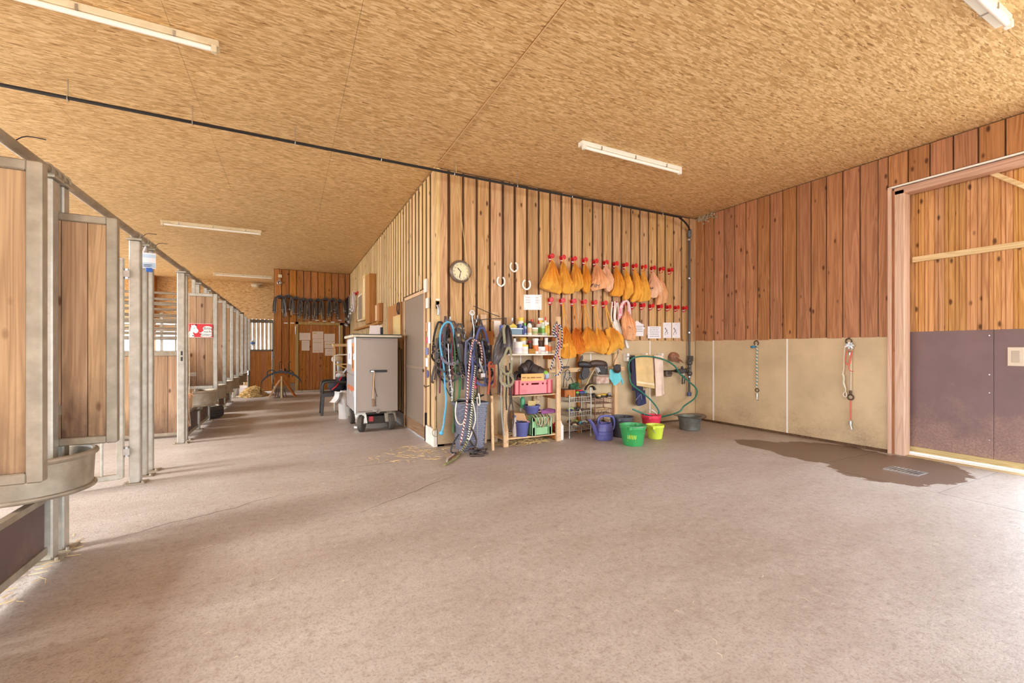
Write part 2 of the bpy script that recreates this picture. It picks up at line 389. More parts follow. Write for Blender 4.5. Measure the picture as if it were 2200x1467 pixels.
def stripe_rope(name, a, b_, freq=32, c=None):
    m, t, bs = nodes(name); uv = t.nodes.new('ShaderNodeUVMap'); sp = t.nodes.new('ShaderNodeSeparateXYZ'); t.links.new(uv.outputs[0], sp.inputs[0])
    f = math_(t, 'FRACT', math_(t, 'ADD', sp.outputs[0], math_(t, 'MULTIPLY', sp.outputs[1], freq)))
    st = [(0, s2l(a)), (.5, s2l(b_))]
    if c: st = [(0, s2l(a)), (.35, s2l(b_)), (.7, s2l(c))]
    col = ramp(t, f, st); 
    for n in t.nodes:
        if n.type == 'VALTORGB': n.color_ramp.interpolation = 'CONSTANT'
    t.links.new(col, bs.inputs['Base Color']); bs.inputs['Roughness'].default_value = .85; return m
# shared materials
W_FRONT = wood('larch_front', (214,172,126), (168,124,82), knots=.55, rnd=.13)
W_RIGHT = wood('larch_right', (190,132,90), (148,96,62), knots=.6, rnd=.13, knotc=(72,36,22))
W_CORR = wood('larch_corridor', (232,202,152), (200,160,108), knots=.25, rnd=.10)
W_END = wood('larch_end', (194,130,74), (152,94,48), knots=.5, rnd=.14, knotc=(70,32,10))
W_BACK = wood('board_backing', (112,82,58), (82,56,38), knots=.2, rnd=.08)
W_STALL = wood('stall_plank', (192,154,118), (156,120,90), knots=.55, rnd=.12, knotc=(92,54,32), dirt=((84,60,46), .42, 2.2))
W_DOOR = wood('door_board', (212,158,104), (174,118,70), knots=.75, rnd=.12, knotc=(66,30,14))
W_RAW = wood('raw_timber', (228,192,152), (196,156,116), knots=.3, rnd=.08, knotc=(140,96,62))
W_RAWX = wood('raw_timber_x', (232,198,152), (202,162,116), axis=0, knots=.3, rnd=.08, knotc=(140,96,62))
W_RAWY = wood('raw_timber_y', (232,204,160), (206,170,124), axis=1, knots=.3, rnd=.08, knotc=(140,96,62))
W_PINK = wood('planed_jamb', (222,188,164), (196,156,130), knots=.1, rnd=.03)
W_PINKY = wood('planed_head', (210,170,146), (176,134,112), axis=1, knots=.1, rnd=.03)
W_SADDLE = wood('saddle_tree_wood', (190,118,58), (150,86,40), knots=.2, rnd=.05)
OSB = osb('osb_ceiling', ((156,116,74), (190,150,100), (220,182,130), (240,212,164)))
OSBW = osb('osb_wall', ((146,104,62), (186,142,92), (212,170,116), (228,194,142)), False)
FLOOR = floor_mat()
TAN = ply('tan_panel', (200,174,136), (132,104,74), .50, 1.0)
PURPLE = ply('purple_panel', (122,96,94), (184,150,128), .70, 1.2)
DARKPLY = ply('dark_stall_board', (92,72,66), (140,112,92), .12, 2.2)
GALV = pm((182,174,160), .42, .55, .16, 14, .05, .05, name='galvanised', dirt=(168,158,140))
GALVD = pm((160,146,126), .5, .45, .2, 10, .08, .05, name='galvanised_dirty', dirt=(140,122,100))
STEEL = pm((190,188,184), .3, .85, .1, 20, name='bright_steel')
IRON = pm((92,72,58), .6, .5, .3, 30, .1, name='rusty_iron')
BLACK = pm((30,30,32), .5, 0, .15, 20, name='black_plastic')
WHITE = pm((236,232,222), .5, 0, .04, 10, name='white_enamel')
CREAM = pm((226,212,182), .5, 0, .06, 8, name='cream_enamel', dirt=(206,186,150))
PAPER = pm((240,234,236), .8, 0, .03, 6, name='paper')
PAPERW = pm((236,222,206), .8, 0, .03, 6, name='paper_warm')
INK = pm((96,90,96), .8, 0, .05, 6, name='ink')
PINKINK = pm((206,190,190), .8, 0, .05, 6, name='faint_print')
YELINK = pm((206,180,70), .8, 0, .05, 6, name='marker_yellow')
REDP = pm((206,26,34), .35, 0, .06, 10, name='red_plastic')
# ================================================================== THE SETTING
CEIL = 3.72; FY = 5.585; RX = 6.68; CX = 1.72; EY = 14.82
GROUND = pm((196,184,164), .9, 0, .1, 2, name='gravel_yard')
struct('ground', G().box(-60, 60, -60, 70, -.3, -.12), GROUND)
# floor: cast round the drain slab, joint running on along x = 5.21
sx0, sx1, sy0, sy1, gp = 5.21, 6.64, 1.72, 2.76, .005
g = G()
for r in ((-7, sx0-gp, -7.2, 18.6), (sx0+gp, 7.1, sy1+gp, 18.6), (sx0+gp, 7.1, -7.2, sy0-gp), (sx1+gp, 7.1, sy0-gp, sy1+gp)):
    g.box(r[0], r[1], r[2], r[3], -.1, 0)
floor = struct('floor', g, FLOOR, smooth=0)
gx0, gx1, gy0, gy1 = 5.73, 5.95, 2.04, 2.34
g = G()
for r in ((sx0+gp, gx0, sy0+gp, sy1-gp), (gx1, sx1-gp, sy0+gp, sy1-gp), (gx0, gx1, sy0+gp, gy0), (gx0, gx1, gy1, sy1-gp)):
    g.box(r[0], r[1], r[2], r[3], -.1, 0)
part('drain_slab', g, FLOOR, floor, smooth=0)
part('sub_floor', G().box(-7, 7.1, -7.2, 18.6, -.12, -.09), pm((70,58,50), .9), floor, smooth=0)
# drain grate
t = thing('drain_grate', 'small steel floor drain grate in the wet patch by the sliding door', 'drain', (5.84, 2.19, 0))
g = G(); w_ = .014
for r in ((gx0, gx1, gy0, gy0+w_), (gx0, gx1, gy1-w_, gy1), (gx0, gx0+w_, gy0+w_, gy1-w_), (gx1-w_, gx1, gy0+w_, gy1-w_)): g.box(r[0], r[1], r[2], r[3], -.02, .006)
part('frame', g, STEEL, t)
gb = mesh(G().box(-.095, .095, -.008, .008, -.02, .004), 'bar'); gb.materials.append(STEEL)
for i in range(8): inst('bar', gb, t, (5.84, gy0+.032+i*.0337, 0))
part('sump', G().box(gx0, gx1, gy0, gy1, -.089, -.08), pm((24,20,18), .9), t)
# ceiling: OSB boards, seam in line with the corridor wall
ceil = struct('ceiling', G().box(-7, 7.1, -7.2, 18.6, CEIL+.02, CEIL+.1), OSB)  # this slab is an unseen backing over the boards, added to block light
xs = [1.70+1.25*i for i in range(-7, 5)]; xs = [-7.0]+[x for x in xs if -7 < x < 7]+[7.1]
for i in range(len(xs)-1):
    y = -7.2+(.9 if i % 2 else 0); ys = [-7.2]
    while y < 18.6:
        if y > ys[-1]+.05: ys.append(y)
        y += 2.5
    ys.append(18.6)
    for j in range(len(ys)-1):
        a = .004 if abs(xs[i]-1.70) < .01 else .0011; b = .004 if abs(xs[i+1]-1.70) < .01 else .0011
        part('osb_panel', G().box(xs[i]+a, xs[i+1]-b, ys[j]+.0011, ys[j+1]-.0011, CEIL, CEIL+.018), OSB, ceil, smooth=0)
# vertical cladding: proud boards over a recessed layer
def board_mesh(h, w_=.165, th=.03, m=W_FRONT, name='board'):
    me = mesh(G().box(-w_/2, w_/2, -th, 0, 0, h), name, bevel=.003, smooth=0); me.materials.append(m); return me
_bm = {}
def board(parent, x, y, z0, z1, rz, m, w_=.165, th=.03):
    k = (round(z1-z0, 3), m.name, w_, th)
    if k not in _bm: _bm[k] = board_mesh(z1-z0, w_, th, m)
    return inst('board', _bm[k], parent, (x, y, z0), rz)
# --- wall_front (tack room, facing the camera)
wf = struct('wall_front', G().box(1.72, 6.85, FY, FY+.12, 0, CEIL+.02), W_BACK)
for i in range(25):
    x = 1.80+.2*i
    if x > 6.62: break
    wd = .165 if i % 5 else .15
    board(wf, x, FY, 1.445+random.uniform(-.004, .004), CEIL-.015-random.uniform(0, .02), 0, W_FRONT, wd)
def panel(parent, x0, x1, y0, y1, z0, z1, m=TAN, name='panel'):
    return part(name, G().box(x0, x1, y0, y1, z0, z1), m, parent, bevel=.002, smooth=0)
for a, b in ((1.73, 2.985), (3.005, 4.255), (4.275, 5.525), (5.545, 6.66)):
    panel(wf, a, b, FY-.02, FY-.001, .03, 1.455)
STRIP = pm((238,232,222), .5, 0, .04, 12, name='white_strip')
for x in (2.995, 4.265, 5.535): part('joint_strip', G().box(x-.010, x+.010, FY-.024, FY-.002, .03, 1.45), STRIP, wf)
# --- wall_right
wr = struct('wall_right', G().box(RX, RX+.10, 2.66, FY, 0, CEIL+.02).box(RX, RX+.10, -7.2, 2.66, 3.28, CEIL+.02).box(RX, RX+.10, -7.2, -4.2, 0, 3.28), W_BACK, smooth=0)
y = FY-.12; i = 0
while y > 2.74:
    board(wr, RX, y, 1.45+random.uniform(-.008, .008), CEIL-.012, -pi/2, W_RIGHT, .186, .022); y -= .2; i += 1
board(wr, RX, 2.717, 1.452, CEIL-.012, -pi/2, W_RIGHT, .095, .022); y = 2.567
while y > -4:
    board(wr, RX, y, 3.325, CEIL-.012, -pi/2, W_RIGHT, .186, .022); y -= .2
for a, b in ((2.668, 3.89), (3.91, 5.165), (5.185, FY-.022)):
    panel(wr, RX-.02, RX-.001, a, b, .04, 1.46)
for y in (3.90, 5.175): part('joint_strip', G().box(RX-.024, RX-.002, y-.010, y+.010, .04, 1.455), STRIP, wr)
# --- wall_corridor with the grey door
DY0, DY1, DZ = 6.06, 7.24, 2.10
wc = struct('wall_corridor', G().box(CX, CX+.12, FY+.0, DY0-.09, 0, CEIL+.02).box(CX, CX+.12, DY1+.03, EY, 0, CEIL+.02).box(CX, CX+.12, DY0-.09, DY1+.03, DZ+.06, CEIL+.02), W_BACK, smooth=0)
k = 0
for i in range(46):
    y = FY+.115+.2*i
    if y > EY-.08: break
    if DY0-.12 < y < DY1+.07: z0 = DZ+.08
    elif y < DY0: z0 = .24
    else: z0 = .22
    board(wc, CX-.0, y, z0, CEIL-.012, -pi/2, W_CORR, .118, .010)
part('corner_trim', G().box(CX-.036, CX-.0, FY-.03, FY+.012, .22, CEIL-.01), W_CORR, wc, bevel=.003)
part('corner_trim', G().box(CX-.004, CX+.05, FY-.036, FY-.002, 1.44, CEIL-.01), W_CORR, wc, bevel=.003)
part('plinth', G().box(CX-.025, CX+.02, DY1+.06, EY-.02, 0, .2), pm((206,198,188), .9, 0, .15, 5, .2, name='plinth_concrete'), wc)
part('plinth', G().box(CX-.03, CX+.02, FY-.02, DY0-.1, 0, .235), pm((232,222,208), .9, 0, .1, 9, .2, name='whitewash'), wc)
# grey two-panel door
dr = struct('door_1', G().box(CX-.012, CX+.03, DY0, DY1, .20, DZ), pm((142,124,106), .5, .15, .07, 5, 0, 0, (1,6,.6), name='brushed_door'))
part('rail', G().box(CX-.02, CX, DY0, DY1, 1.00, 1.045), pm((150,128,108), .5, .1, .06, 8, name='door_rail'), dr, bevel=.003)
part('kick_board', G().box(CX-.02, CX+.03, DY0, DY1, .02, .20), wood('kick_wood', (150,116,88), (118,86,62), axis=1, knots=.1, rnd=0), dr, bevel=.003)
part('door_frame', G().box(CX-.03, CX+.05, DY1, DY1+.05, 0, DZ+.05).box(CX-.03, CX+.05, DY0-.05, DY0, .2, DZ+.05).box(CX-.03, CX+.05, DY0-.05, DY1+.05, DZ, DZ+.05), W_RAW, dr, bevel=.003)
part('door_seal', G().box(CX-.03, CX+.04, DY0-.055, DY0-.05, .0, .4), BLACK, dr)
part('hinge', G().box(CX-.04, CX-.02, DY0-.03, DY0-.02, .98, 1.01).cyl((CX-.045, DY0-.02, .97), (CX-.045, DY0-.02, 1.02), .008), IRON, dr)
# --- wall_end with the boarded door
we = struct('wall_end', G().box(-.44, .15, EY, EY+.1, 0, CEIL+.02).box(1.47, CX+.1, EY, EY+.1, 0, CEIL+.02).box(.15, 1.47, EY, EY+.1, 2.12, CEIL+.02).box(-.44, -.34, EY+.1, 18.3, 0, CEIL+.02).box(-.34, CX+.1, EY+.1, EY+.2, 0, CEIL+.02), W_BACK, smooth=0)  # last box: unseen backing added to stop light leaking past the door
for i in range(11):
    x = -.335+.2*i
    if x > 1.70: break
    if x > 1.6: board(we, 1.635, EY, .28, CEIL-.012, 0, W_END, .12, .028); break
    z0 = 2.14 if .08 < x < 1.5 else .28
    board(we, x, EY, z0, CEIL-.012, 0, W_END, .18, .028)
part('plinth', G().box(-.44, .14, EY-.03, EY, 0, .27), pm((150,128,108), .9, 0, .15, 5, .2, name='plinth_dark'), we)
d2 = struct('door_2', G().box(.23, 1.39, EY+.0, EY+.04, .03, 2.06), W_BACK)
n = 12; bw = 1.16/n
me = mesh(G().box(-bw/2+.003, bw/2-.003, -.02, 0, 0, 2.03), 'board', bevel=.003, smooth=0); me.materials.append(W_END)
for i in range(n): inst('board', me, d2, (.23+bw*(i+.5), EY, .03))
WFR = wood('door_frame_greenish', (196,166,108), (160,128,76), knots=.1, rnd=.02)
part('door_frame', G().box(.13, .22, EY-.05, EY+.02, 0, 2.14).box(1.40, 1.49, EY-.05, EY+.02, 0, 2.14).box(.13, 1.49, EY-.05, EY+.02, 2.06, 2.14), WFR, d2, bevel=.004)
part('seal_strip', G().box(1.375, 1.395, EY-.045, EY-.02, .02, 2.05), STEEL, d2)
part('hinge', G().cyl((.135, EY-.06, 1.75), (.135, EY-.06, 2.0), .012), STEEL, d2)
part('sill', G().box(.15, 1.47, EY-.06, EY, .0, .028), GALV, d2)
h = part('door_handle', G().cbox((1.33, EY-.026, 1.06), (.045, .01, .16)).cyl((1.33, EY-.03, 1.06), (1.33, EY-.075, 1.06), .01).cyl((1.335, EY-.075, 1.06), (1.21, EY-.075, 1.06), .009), STEEL, d2)
# --- wall_far behind the loose stalls: OSB above, open strip, boards below
wb = struct('wall_far', G().box(-7, -.34, 18.3, 18.4, 2.40, CEIL+.02).box(-7, -1.50, 18.3, 18.4, 0, 1.22).box(-1.62, -1.50, 18.3, 18.4, 1.22, 2.62), OSBW, smooth=0)
part('roof_post', G().box(-4.16, -4.0, 18.0, 18.28, 0, CEIL), W_END, wb)
part('roof_post', G().box(-4.12, -3.98, 17.9, 18.28, 3.1, CEIL), W_END, wb)
me = board_mesh(2.62, .10, .03, W_CORR)
for i in range(9): inst('board', me, wb, (-1.44+.13*i, 18.34, 0))
for k in range(5): part('slat', G().box(-7, -1.5, 18.31, 18.36, 1.78+.128*k, 1.88+.128*k), W_RAWX, wb)
for x in (-6.4, -5.6, -4.9, -4.2, -3.5, -2.9, -2.3): part('mullion', G().box(x, x+.05, 18.3, 18.36, 1.22, 2.42), GALV, wb)
# --- wall_left: open-fronted stable side, low wall, posts and eaves
wl = struct('wall_left', G().box(-6.62, -6.5, -7.2, 18.4, 0, .6).box(-6.62, -6.5, -7.2, 18.4, 3.4, CEIL+.02), OSBW, smooth=0)
for i in range(8): part('post', G().box(-6.62, -6.46, -7.1+3.55*i, -6.94+3.55*i, .6, 3.4), W_END, wl)
# --- wall_back behind the camera with the wide gateway
struct('wall_back', G().box(-7, -1.2, -7.2, -7.1, 0, CEIL+.02).box(6.4, 7.1, -7.2, -7.1, 0, CEIL+.02).box(-1.2, 6.4, -7.2, -7.1, 3.5, CEIL+.02), W_RIGHT, smooth=0)
# --- doorway on the right: jamb, head, sliding leaf
tr = struct('trim_1', G().box(RX-.045, RX, 2.625, 2.662, .0, 3.31), W_PINK, bevel=.003)
part('jamb', G().box(RX-.035, RX+.12, 2.50, 2.595, .0, 3.25), W_PINK, tr, bevel=.004)
part('dark_filler', G().box(RX-.015, RX+.05, 2.59, 2.63, .0, 3.27), W_RIGHT, tr)
part('head', G().box(RX-.035, RX+.12, -4.2, 2.598, 3.20, 3.285), W_PINKY, tr, bevel=.004)
part('head_strip', G().box(RX-.04, RX, -4.2, 2.65, 3.295, 3.315), STRIP, tr)
LX = RX+.165
d3 = struct('door_3', G().box(LX+.012, LX+.045, 1.47, 3.35, .03, 3.5), W_BACK, smooth=0)
bw = .0905; n = 21
g = G(); h_ = 3.5-1.5
# profiled matchboard: wide face, step, narrow face
prof = [(0, 0), (0, -.006), (.003, -.006), (.006, -.017), (.050, -.017), (.053, -.007), (.057, -.007), (.060, -.015), (.083, -.015), (.086, -.006), (.0895, -.006), (.0895, 0)]
V = [(-x, y_, 0) for x, y_ in prof]+[(-x, y_, h_) for x, y_ in prof]; m_ = len(prof)
me = mesh(G().add(V, [tuple(range(m_)), tuple(range(2*m_-1, m_-1, -1))]+[(i, m_+i, m_+(i+1) % m_, (i+1) % m_) for i in range(m_)]), 'board', smooth=0); me.materials.append(W_DOOR)
for i in range(n): inst('board', me, d3, (LX+.012, 3.375-i*bw-.0, 1.5), -pi/2)
def pp(name, g, m, par, **k): return part(name, g, m, par, **k)
part('lower_panel', G().box(LX-.006, LX+.012, 1.80, 3.34, .10, 1.515), PURPLE, d3, bevel=.002, smooth=0)
part('lower_panel', G().box(LX-.006, LX+.012, 1.48, 1.797, .10, 1.515), PURPLE, d3, bevel=.002, smooth=0)
part('base_rail', G().box(LX-.012, LX+.04, 1.48, 3.34, .035, .10), wood('base_rail', (206,184,134), (176,150,104), axis=1, knots=.05, rnd=0), d3, bevel=.003)
part('cross_rail', G().box(LX-.05, LX-.004, 1.48, 2.48, 2.365, 2.43), W_RAWY, d3, bevel=.004)
part('diagonal_brace', G().bar((LX-.028, 1.95, 3.36), (LX-.028, 1.50, 2.93), .045, .075, (1,0,0)), W_RAWY, d3, bevel=.004)
p0 = onX(2183, 766, LX); 
hp = part('recessed_handle', G().box(LX-.012, LX-.005, p0.y-.06, p0.y+.06, p0.z-.10, p0.z+.10), pm((206,186,162), .5, .2, .05, 8, name='handle_plate'), d3, bevel=.003)
part('handle_cup', G().box(LX-.016, LX-.011, p0.y-.03, p0.y+.03, p0.z-.062, p0.z+.062), pm((176,156,134), .45, .2, .05, 8, name='handle_cup'), hp, bevel=.002)
sc_ = mesh(G().cyl((0,0,0), (-.003,0,0), .006, n=8), 'screw'); sc_.materials.append(STEEL)
for zz in (.3, .82, 1.02, 1.45): inst('screw', sc_, d3, (LX-.006, 1.83, zz)); 
part('floor_track', G().box(LX-.075, LX-.05, -4.2, 2.5, .0, .022), STRIP, tr)
part('threshold', G().box(RX+.0, LX+.2, -4.2, 2.5, -.02, .004), wood('threshold', (206,184,140), (180,152,108), axis=1, knots=.05, rnd=0), tr)
# ================================================================== LAMPS, PIPE, CABLE ON THE CEILING
def lamp(x0, x1, y, label, m=WHITE, flip=1):
    t = thing('ceiling_lamp', label, 'lamp', ((x0+x1)/2, y, CEIL-.09), 'fluorescent ceiling lamps')
    part('housing', G().box(x0, x1, y-.045, y+.045, CEIL-.055, CEIL-.001), m, t, bevel=.006)
    part('tube', G().cyl((x0+.05, y-.03*flip, CEIL-.078), (x1-.05, y-.03*flip, CEIL-.078), .019, n=14), TUBE, t)
    for x in (x0+.03, x1-.03): part('tube_holder', G().box(x-.018, x+.018, y-.055*flip-.0 if flip > 0 else y+.01, y-.01 if flip > 0 else y+.055, CEIL-.105, CEIL-.05), m, t, bevel=.004)
    for x in (x0+.28, (x0+x1)/2, x1-.28): part('clip', G().box(x-.008, x+.008, y-.049, y+.049, CEIL-.06, CEIL-.02), GALV, t)
    return t
TUBE = pm((250,246,240), .35, 0, .02, 5, name='fluorescent_tube')
lamp(-2.15, -.50, 4.10, 'long cream fluorescent batten lamp cut by the top left picture edge', CREAM)
lamp(3.0, 4.62, 4.11, 'white fluorescent batten lamp on the ceiling before the hook rows', WHITE)
lamp(-2.16, -.52, 10.19, 'cream fluorescent batten lamp above the corridor next to the stalls', CREAM)
lamp(-2.17, -.53, 16.4, 'most distant cream fluorescent batten lamp by the far board wall', CREAM)
lamp(3.0, 4.64, 1.17, 'white fluorescent batten lamp cut by the top right picture edge', WHITE)
# black water pipe hung under the ceiling
PY, PZ = 5.27, 3.55
HOSEB = pm((34,34,36), .3, 0, .1, 30, name='black_pe_pipe')
t = thing('water_pipe', 'black water pipe hung below the ceiling from left edge to corner', 'pipe', (1.8, PY, PZ))
part('pipe_run', G().tube([(-6.4, PY, PZ), (-2, PY, PZ+.005), (2, PY, PZ), (5.6, PY, PZ+.01), (5.95, PY+.02, PZ+.005), (6.25, PY+.12, PZ-.05), (6.40, PY+.2, PZ-.10)], .0165, 10, 5), HOSEB, t)
part('elbow', G().blob((6.42, 5.485, PZ-.11), (.035, .035, .035)).cyl((6.43, 5.50, PZ-.22), (6.43, 5.50, PZ-.12), .033), pm((92,98,104), .4, 0, .1, 20, name='grey_fitting'), t)
part('drop_pipe', G().cyl((6.43, 5.50, .50), (6.43, 5.50, PZ-.12), .019), pm((62,64,68), .35, 0, .1, 20, name='grey_pipe'), t)
for z in (3.28, 2.58, 1.60, .80): part('pipe_clamp', G().cyl((6.43, 5.50, z-.012), (6.43, 5.50, z+.012), .027).box(6.43-.012, 6.43+.012, 5.50, 5.565, z-.008, z+.008).box(6.445, 6.475, 5.485, 5.515, z-.01, z+.01), STEEL, t)
part('end_cap', G().cyl((6.43, 5.50, .45), (6.43, 5.50, .52), .036), pm((70,76,110), .4, 0, .1, 20, name='blue_grey_cap'), t)
vb = part('valve_body', G().blob((6.43, 5.49, 1.05), (.05, .05, .05)).blob((6.43, 5.49, .86), (.046, .046, .05)).cyl((6.43, 5.49, .82), (6.43, 5.49, 1.12), .03).cyl((6.43, 5.49, .96), (6.30, 5.47, .92), .022).box(6.41, 6.49, 5.46, 5.52, 1.08, 1.18), pm((84,78,74), .45, .3, .2, 20, name='valve_metal'), t)
for i in range(10):
    x = -2.69+.912*i
    if x > 5.9: break
    hg = part('hanger', G().cyl((x, PY, PZ+.02), (x, PY, CEIL), .005, n=6).torus((x, PY, PZ), (1,0,0), .021, .005, 12, 6), STEEL, t)
# pale cable along the ceiling seam and down the corner
CAB = pm((206,168,118), .6, 0, .05, 10, name='pale_cable')
solo('ceiling_cable', G().tube([(1.70, -3, CEIL-.012), (1.70, 1.0, CEIL-.010), (1.70, 2.5, CEIL-.014), (1.70, 4, CEIL-.01), (1.705, 5.1, CEIL-.014), (1.69, 5.52, CEIL-.02), (1.676, 5.53, CEIL-.12), (1.676, 5.54, 3.2)], .005, 6, 4), CAB, 'thin pale cable running along the ceiling seam to the wall corner', 'cable')
# pull cord beside the clock, tied down to the halter rail
c0 = onY(978, 360, 5.3); pts = [onY(u, v, 5.40) for u, v in ((979, 345), (983, 400), (990, 460), (998, 520), (1006, 585), (1013, 640), (1016, 655))]
solo('pull_cord', G().tube(pts, .0035, 5, 3), pm((206,182,120), .8, name='cord_yellow'), 'thin yellow cord hanging from the ceiling past the wall clock', 'cord')
# smoke detector on the far OSB wall
p = onY(549, 612, 18.13)
t = thing('alarm_bell', 'small round pale fixture on the far board wall above the barred gate', 'fixture', p)
part('dome', G().lathe([(.0, -.10), (.10, -.09), (.15, -.03), (.15, 0), (0, 0)], (p.x, p.y-.02, p.z), (0,0,1), 20), CREAM, t)
part('bracket', G().box(p.x-.08, p.x+.2, p.y-.1, p.y+.04, p.z, p.z+.03), GALV, t)
# ================================================================== STALL FRONT (left)
SX = -1.34
def tube_post(x, y, z1, w_=.075, name='post'):
    return G().box(x-w_/2, x+w_/2, y-w_/2, y+w_/2, 0, z1)
def stall_post(y, label, w_=.08, x=SX, top=2.35, wy=None):
    t = thing('stall_post', label, 'post', (x, y, 0), 'square steel posts of the stall front')
    wy = wy or w_
    part('tube', G().box(x-w_/2, x+w_/2, y-wy/2, y+wy/2, .006, top), GALV, t, bevel=.008)
    part('base_plate', G().box(x-.085, x+.085, y-.071, y+.071, 0, .010), GALVD, t, bevel=.002)
    part('top_plate', G().box(x-.06, x+.06, y-.065, y+.065, top, top+.010), GALV, t)
    for sx in (-1, 1): part('bolt', G().cyl((x+.065*sx, y-.055, .01), (x+.065*sx, y-.055, .028), .009, n=6), GALVD, t)
    return t
posts = [(2.66, 'galvanised post under the nearest feed panel at the left edge'), (3.68, 'galvanised post carrying the front trough at lower left'),
         (3.83, 'galvanised post just behind the front trough post'),
         (5.41, 'broad galvanised gate post with hinges, nearest of the three slim posts'), (5.67, 'middle one of the three galvanised gate posts'),
         (5.88, 'third of the three galvanised gate posts, with a blue label'), (7.39, 'galvanised latch post with two dark slots before the red sign'), (7.62, 'slim galvanised post hidden close behind the latch post')]
for y, l in posts: stall_post(y, l, .085 if y < 5.5 or 7 < y < 7.5 else .065)
for i, y in enumerate((8.54, 9.52, 10.58, 11.62, 12.62, 13.62, 14.5)): stall_post(y, ORD[i]+' galvanised post behind the red sign along the stall row', .07)
for y, c in ((7.39, 1.24), (7.39, 1.16)):
    pass
sl_ = [o for o in COL.objects if o.get('label', '').startswith('galvanised latch')][0]
for z in (1.245, 1.165): part('latch_slot', G().box(SX-.0, SX+.022, 7.345, 7.348, z-.028, z+.028), BLACK, sl_)
# top rail with clamps
t = thing('top_rail', 'round galvanised rail along the tops of the stall posts', 'rail', (SX, 6, 2.40))
part('rail_tube', G().cyl((SX+.01, .2, 2.40), (SX+.01, 15, 2.40), .030, n=14), GALVD, t)
for y in [p[0] for p in posts]+[8.54, 9.52, 10.58, 11.62, 12.62, 13.62, 14.5]:
    part('rail_clamp', G().torus((SX+.01, y-.04, 2.40), (0,1,0), .036, .008, 14, 6).torus((SX+.01, y+.04, 2.40), (0,1,0), .036, .008, 14, 6).box(SX-.04, SX+.06, y-.06, y+.06, 2.36, 2.372), GALVD, t)
part('rail_sleeve', G().cyl((SX+.01, 2.2, 2.40), (SX+.01, 2.95, 2.40), .038, n=14), GALVD, t)
for y in (3.3, 5.55, 6.0):
    part('wire_end', G().tube([(SX+.02, y, 2.43), (SX+.05, y+.03, 2.47), (SX+.12, y+.05, 2.475)], .003, 5, 3), BLACK, t)
# feed panels (boards in a tube frame, standing out into the passage)
PZ0, PZ1 = .685, 2.165
def feed_panel(y, label, x0=-1.46, x1=-1.02, nb=3, frame=GALV):
    t = thing('feed_divider', label, 'panel', ((x0+x1)/2, y, PZ0), 'wood panels dividing the feed stands')
    part('hanger_arm', G().box(SX-.012, SX+.032, y-.012, y+.012, PZ1, 2.3695), GALV, t)
    f = .055
    g = G().box(x0, x0+f, y-.03, y+.03, PZ0, PZ1).box(x1-f, x1, y-.03, y+.03, PZ0, PZ1).box(x0+f, x1-f, y-.03, y+.03, PZ0, PZ0+.05).box(x0+f, x1-f, y-.03, y+.03, PZ1-.05, PZ1)
    part('frame', g, frame, t, bevel=.006)
    xs_ = x0+f; wd = (x1-x0-2*f)
    cuts = [0, .34, .68, 1.0] if y > 5 else [0, .08, .41, .75, 1]
    part('light_block_plate', G().box(xs_, x1-f, y-.004, y+.004, PZ0+.05, PZ1-.05), W_BACK, t)  # added dark plate, blocks light coming through the plank gaps
    for i in range(len(cuts)-1):
        a, b = xs_+wd*cuts[i]+.002, xs_+wd*cuts[i+1]-.002
        part('plank', G().box(a, b, y-.018, y+.018, PZ0+.05, PZ1-.05), W_STALL, t, bevel=.002, smooth=0)
    part('wall_bracket', G().box(SX-.03, x0+.01, y-.02, y+.02, PZ0+.2, PZ0+.26).box(SX-.03, x0+.01, y-.02, y+.02, PZ1-.3, PZ1-.24) if x0 > SX else G().box(SX-.05, SX+.05, y-.036, y+.036, PZ0+.2, PZ0+.26), GALVD, t)
    return t
def trough(y, label, R=.34, cx=-1.38, bx=-1.288):
    t = thing('feed_trough', label, 'trough', (cx, y, .42), 'half-round steel feed troughs')
    def pts(r, z):
        q = math.acos(max(-1, min(1, (bx-cx)/r)))
        if bx < -1.5: return [Vector((p[0], p[1], z)) for p in [(bx, y-r)]+[(cx+r*cos(th), y+r*sin(th)) for th in [(-pi/2+pi*i/18) for i in range(19)]]+[(bx, y+r)]]
        a = [(cx+r*cos(th), y+r*sin(th)) for th in [(-q+2*q*i/20) for i in range(21)]]
        return [Vector((p[0], p[1], z)) for p in a]
    zt, zb = .655, .445; th = .012
    g = G(); rings = [pts(R, zt), pts(R*.97, zb+.03), pts(R*.97, zb), pts(R*.9, zb), pts(R*.9-th, zb+.012), pts(R-th*1.4, zt)]
    m = len(rings[0]); vv = [p for r in rings for p in r]
    g.add(vv, [(i*m+j, i*m+j+1, (i+1)*m+j+1, (i+1)*m+j) for i in range(len(rings)-1) for j in range(m-1)])
    g.add([p for p in pts(R*.9, zb)], [tuple(range(m))]).add([p for p in pts(R*.9-th, zb+.012)], [tuple(range(m))])
    g.box(bx-.004, bx+.004, y-R*.9, y+R*.9, zb, zt)
    part('bowl', g, GALVD, t, smooth=40)
    part('rim', G().tube(pts(R, zt), .018, 8, 1), GALVD, t)
    part('bottom_lip', G().tube(pts(R*.985, zb+.005), .014, 8, 1), GALVD, t)
    part('feed_residue', G().add(pts(R*.9-.014, zb+.03), [tuple(range(m))]), pm((78,62,48), .9, 0, .3, 30, name='feed_dust'), t)
    part('support_pipe', G().tube([(bx, y-.02, .36), (bx+.06, y-.10, .39), (bx+.08, y-.16, .44)], .024, 8, 3), GALVD, t)
    return t
feed_panel(2.79, 'nearest wood feed panel in a steel frame, cut by the left edge', x0=-1.50, frame=GALVD)
feed_panel(3.755, 'second wood feed panel with three planks standing above the front trough', x0=-1.50, frame=GALVD)
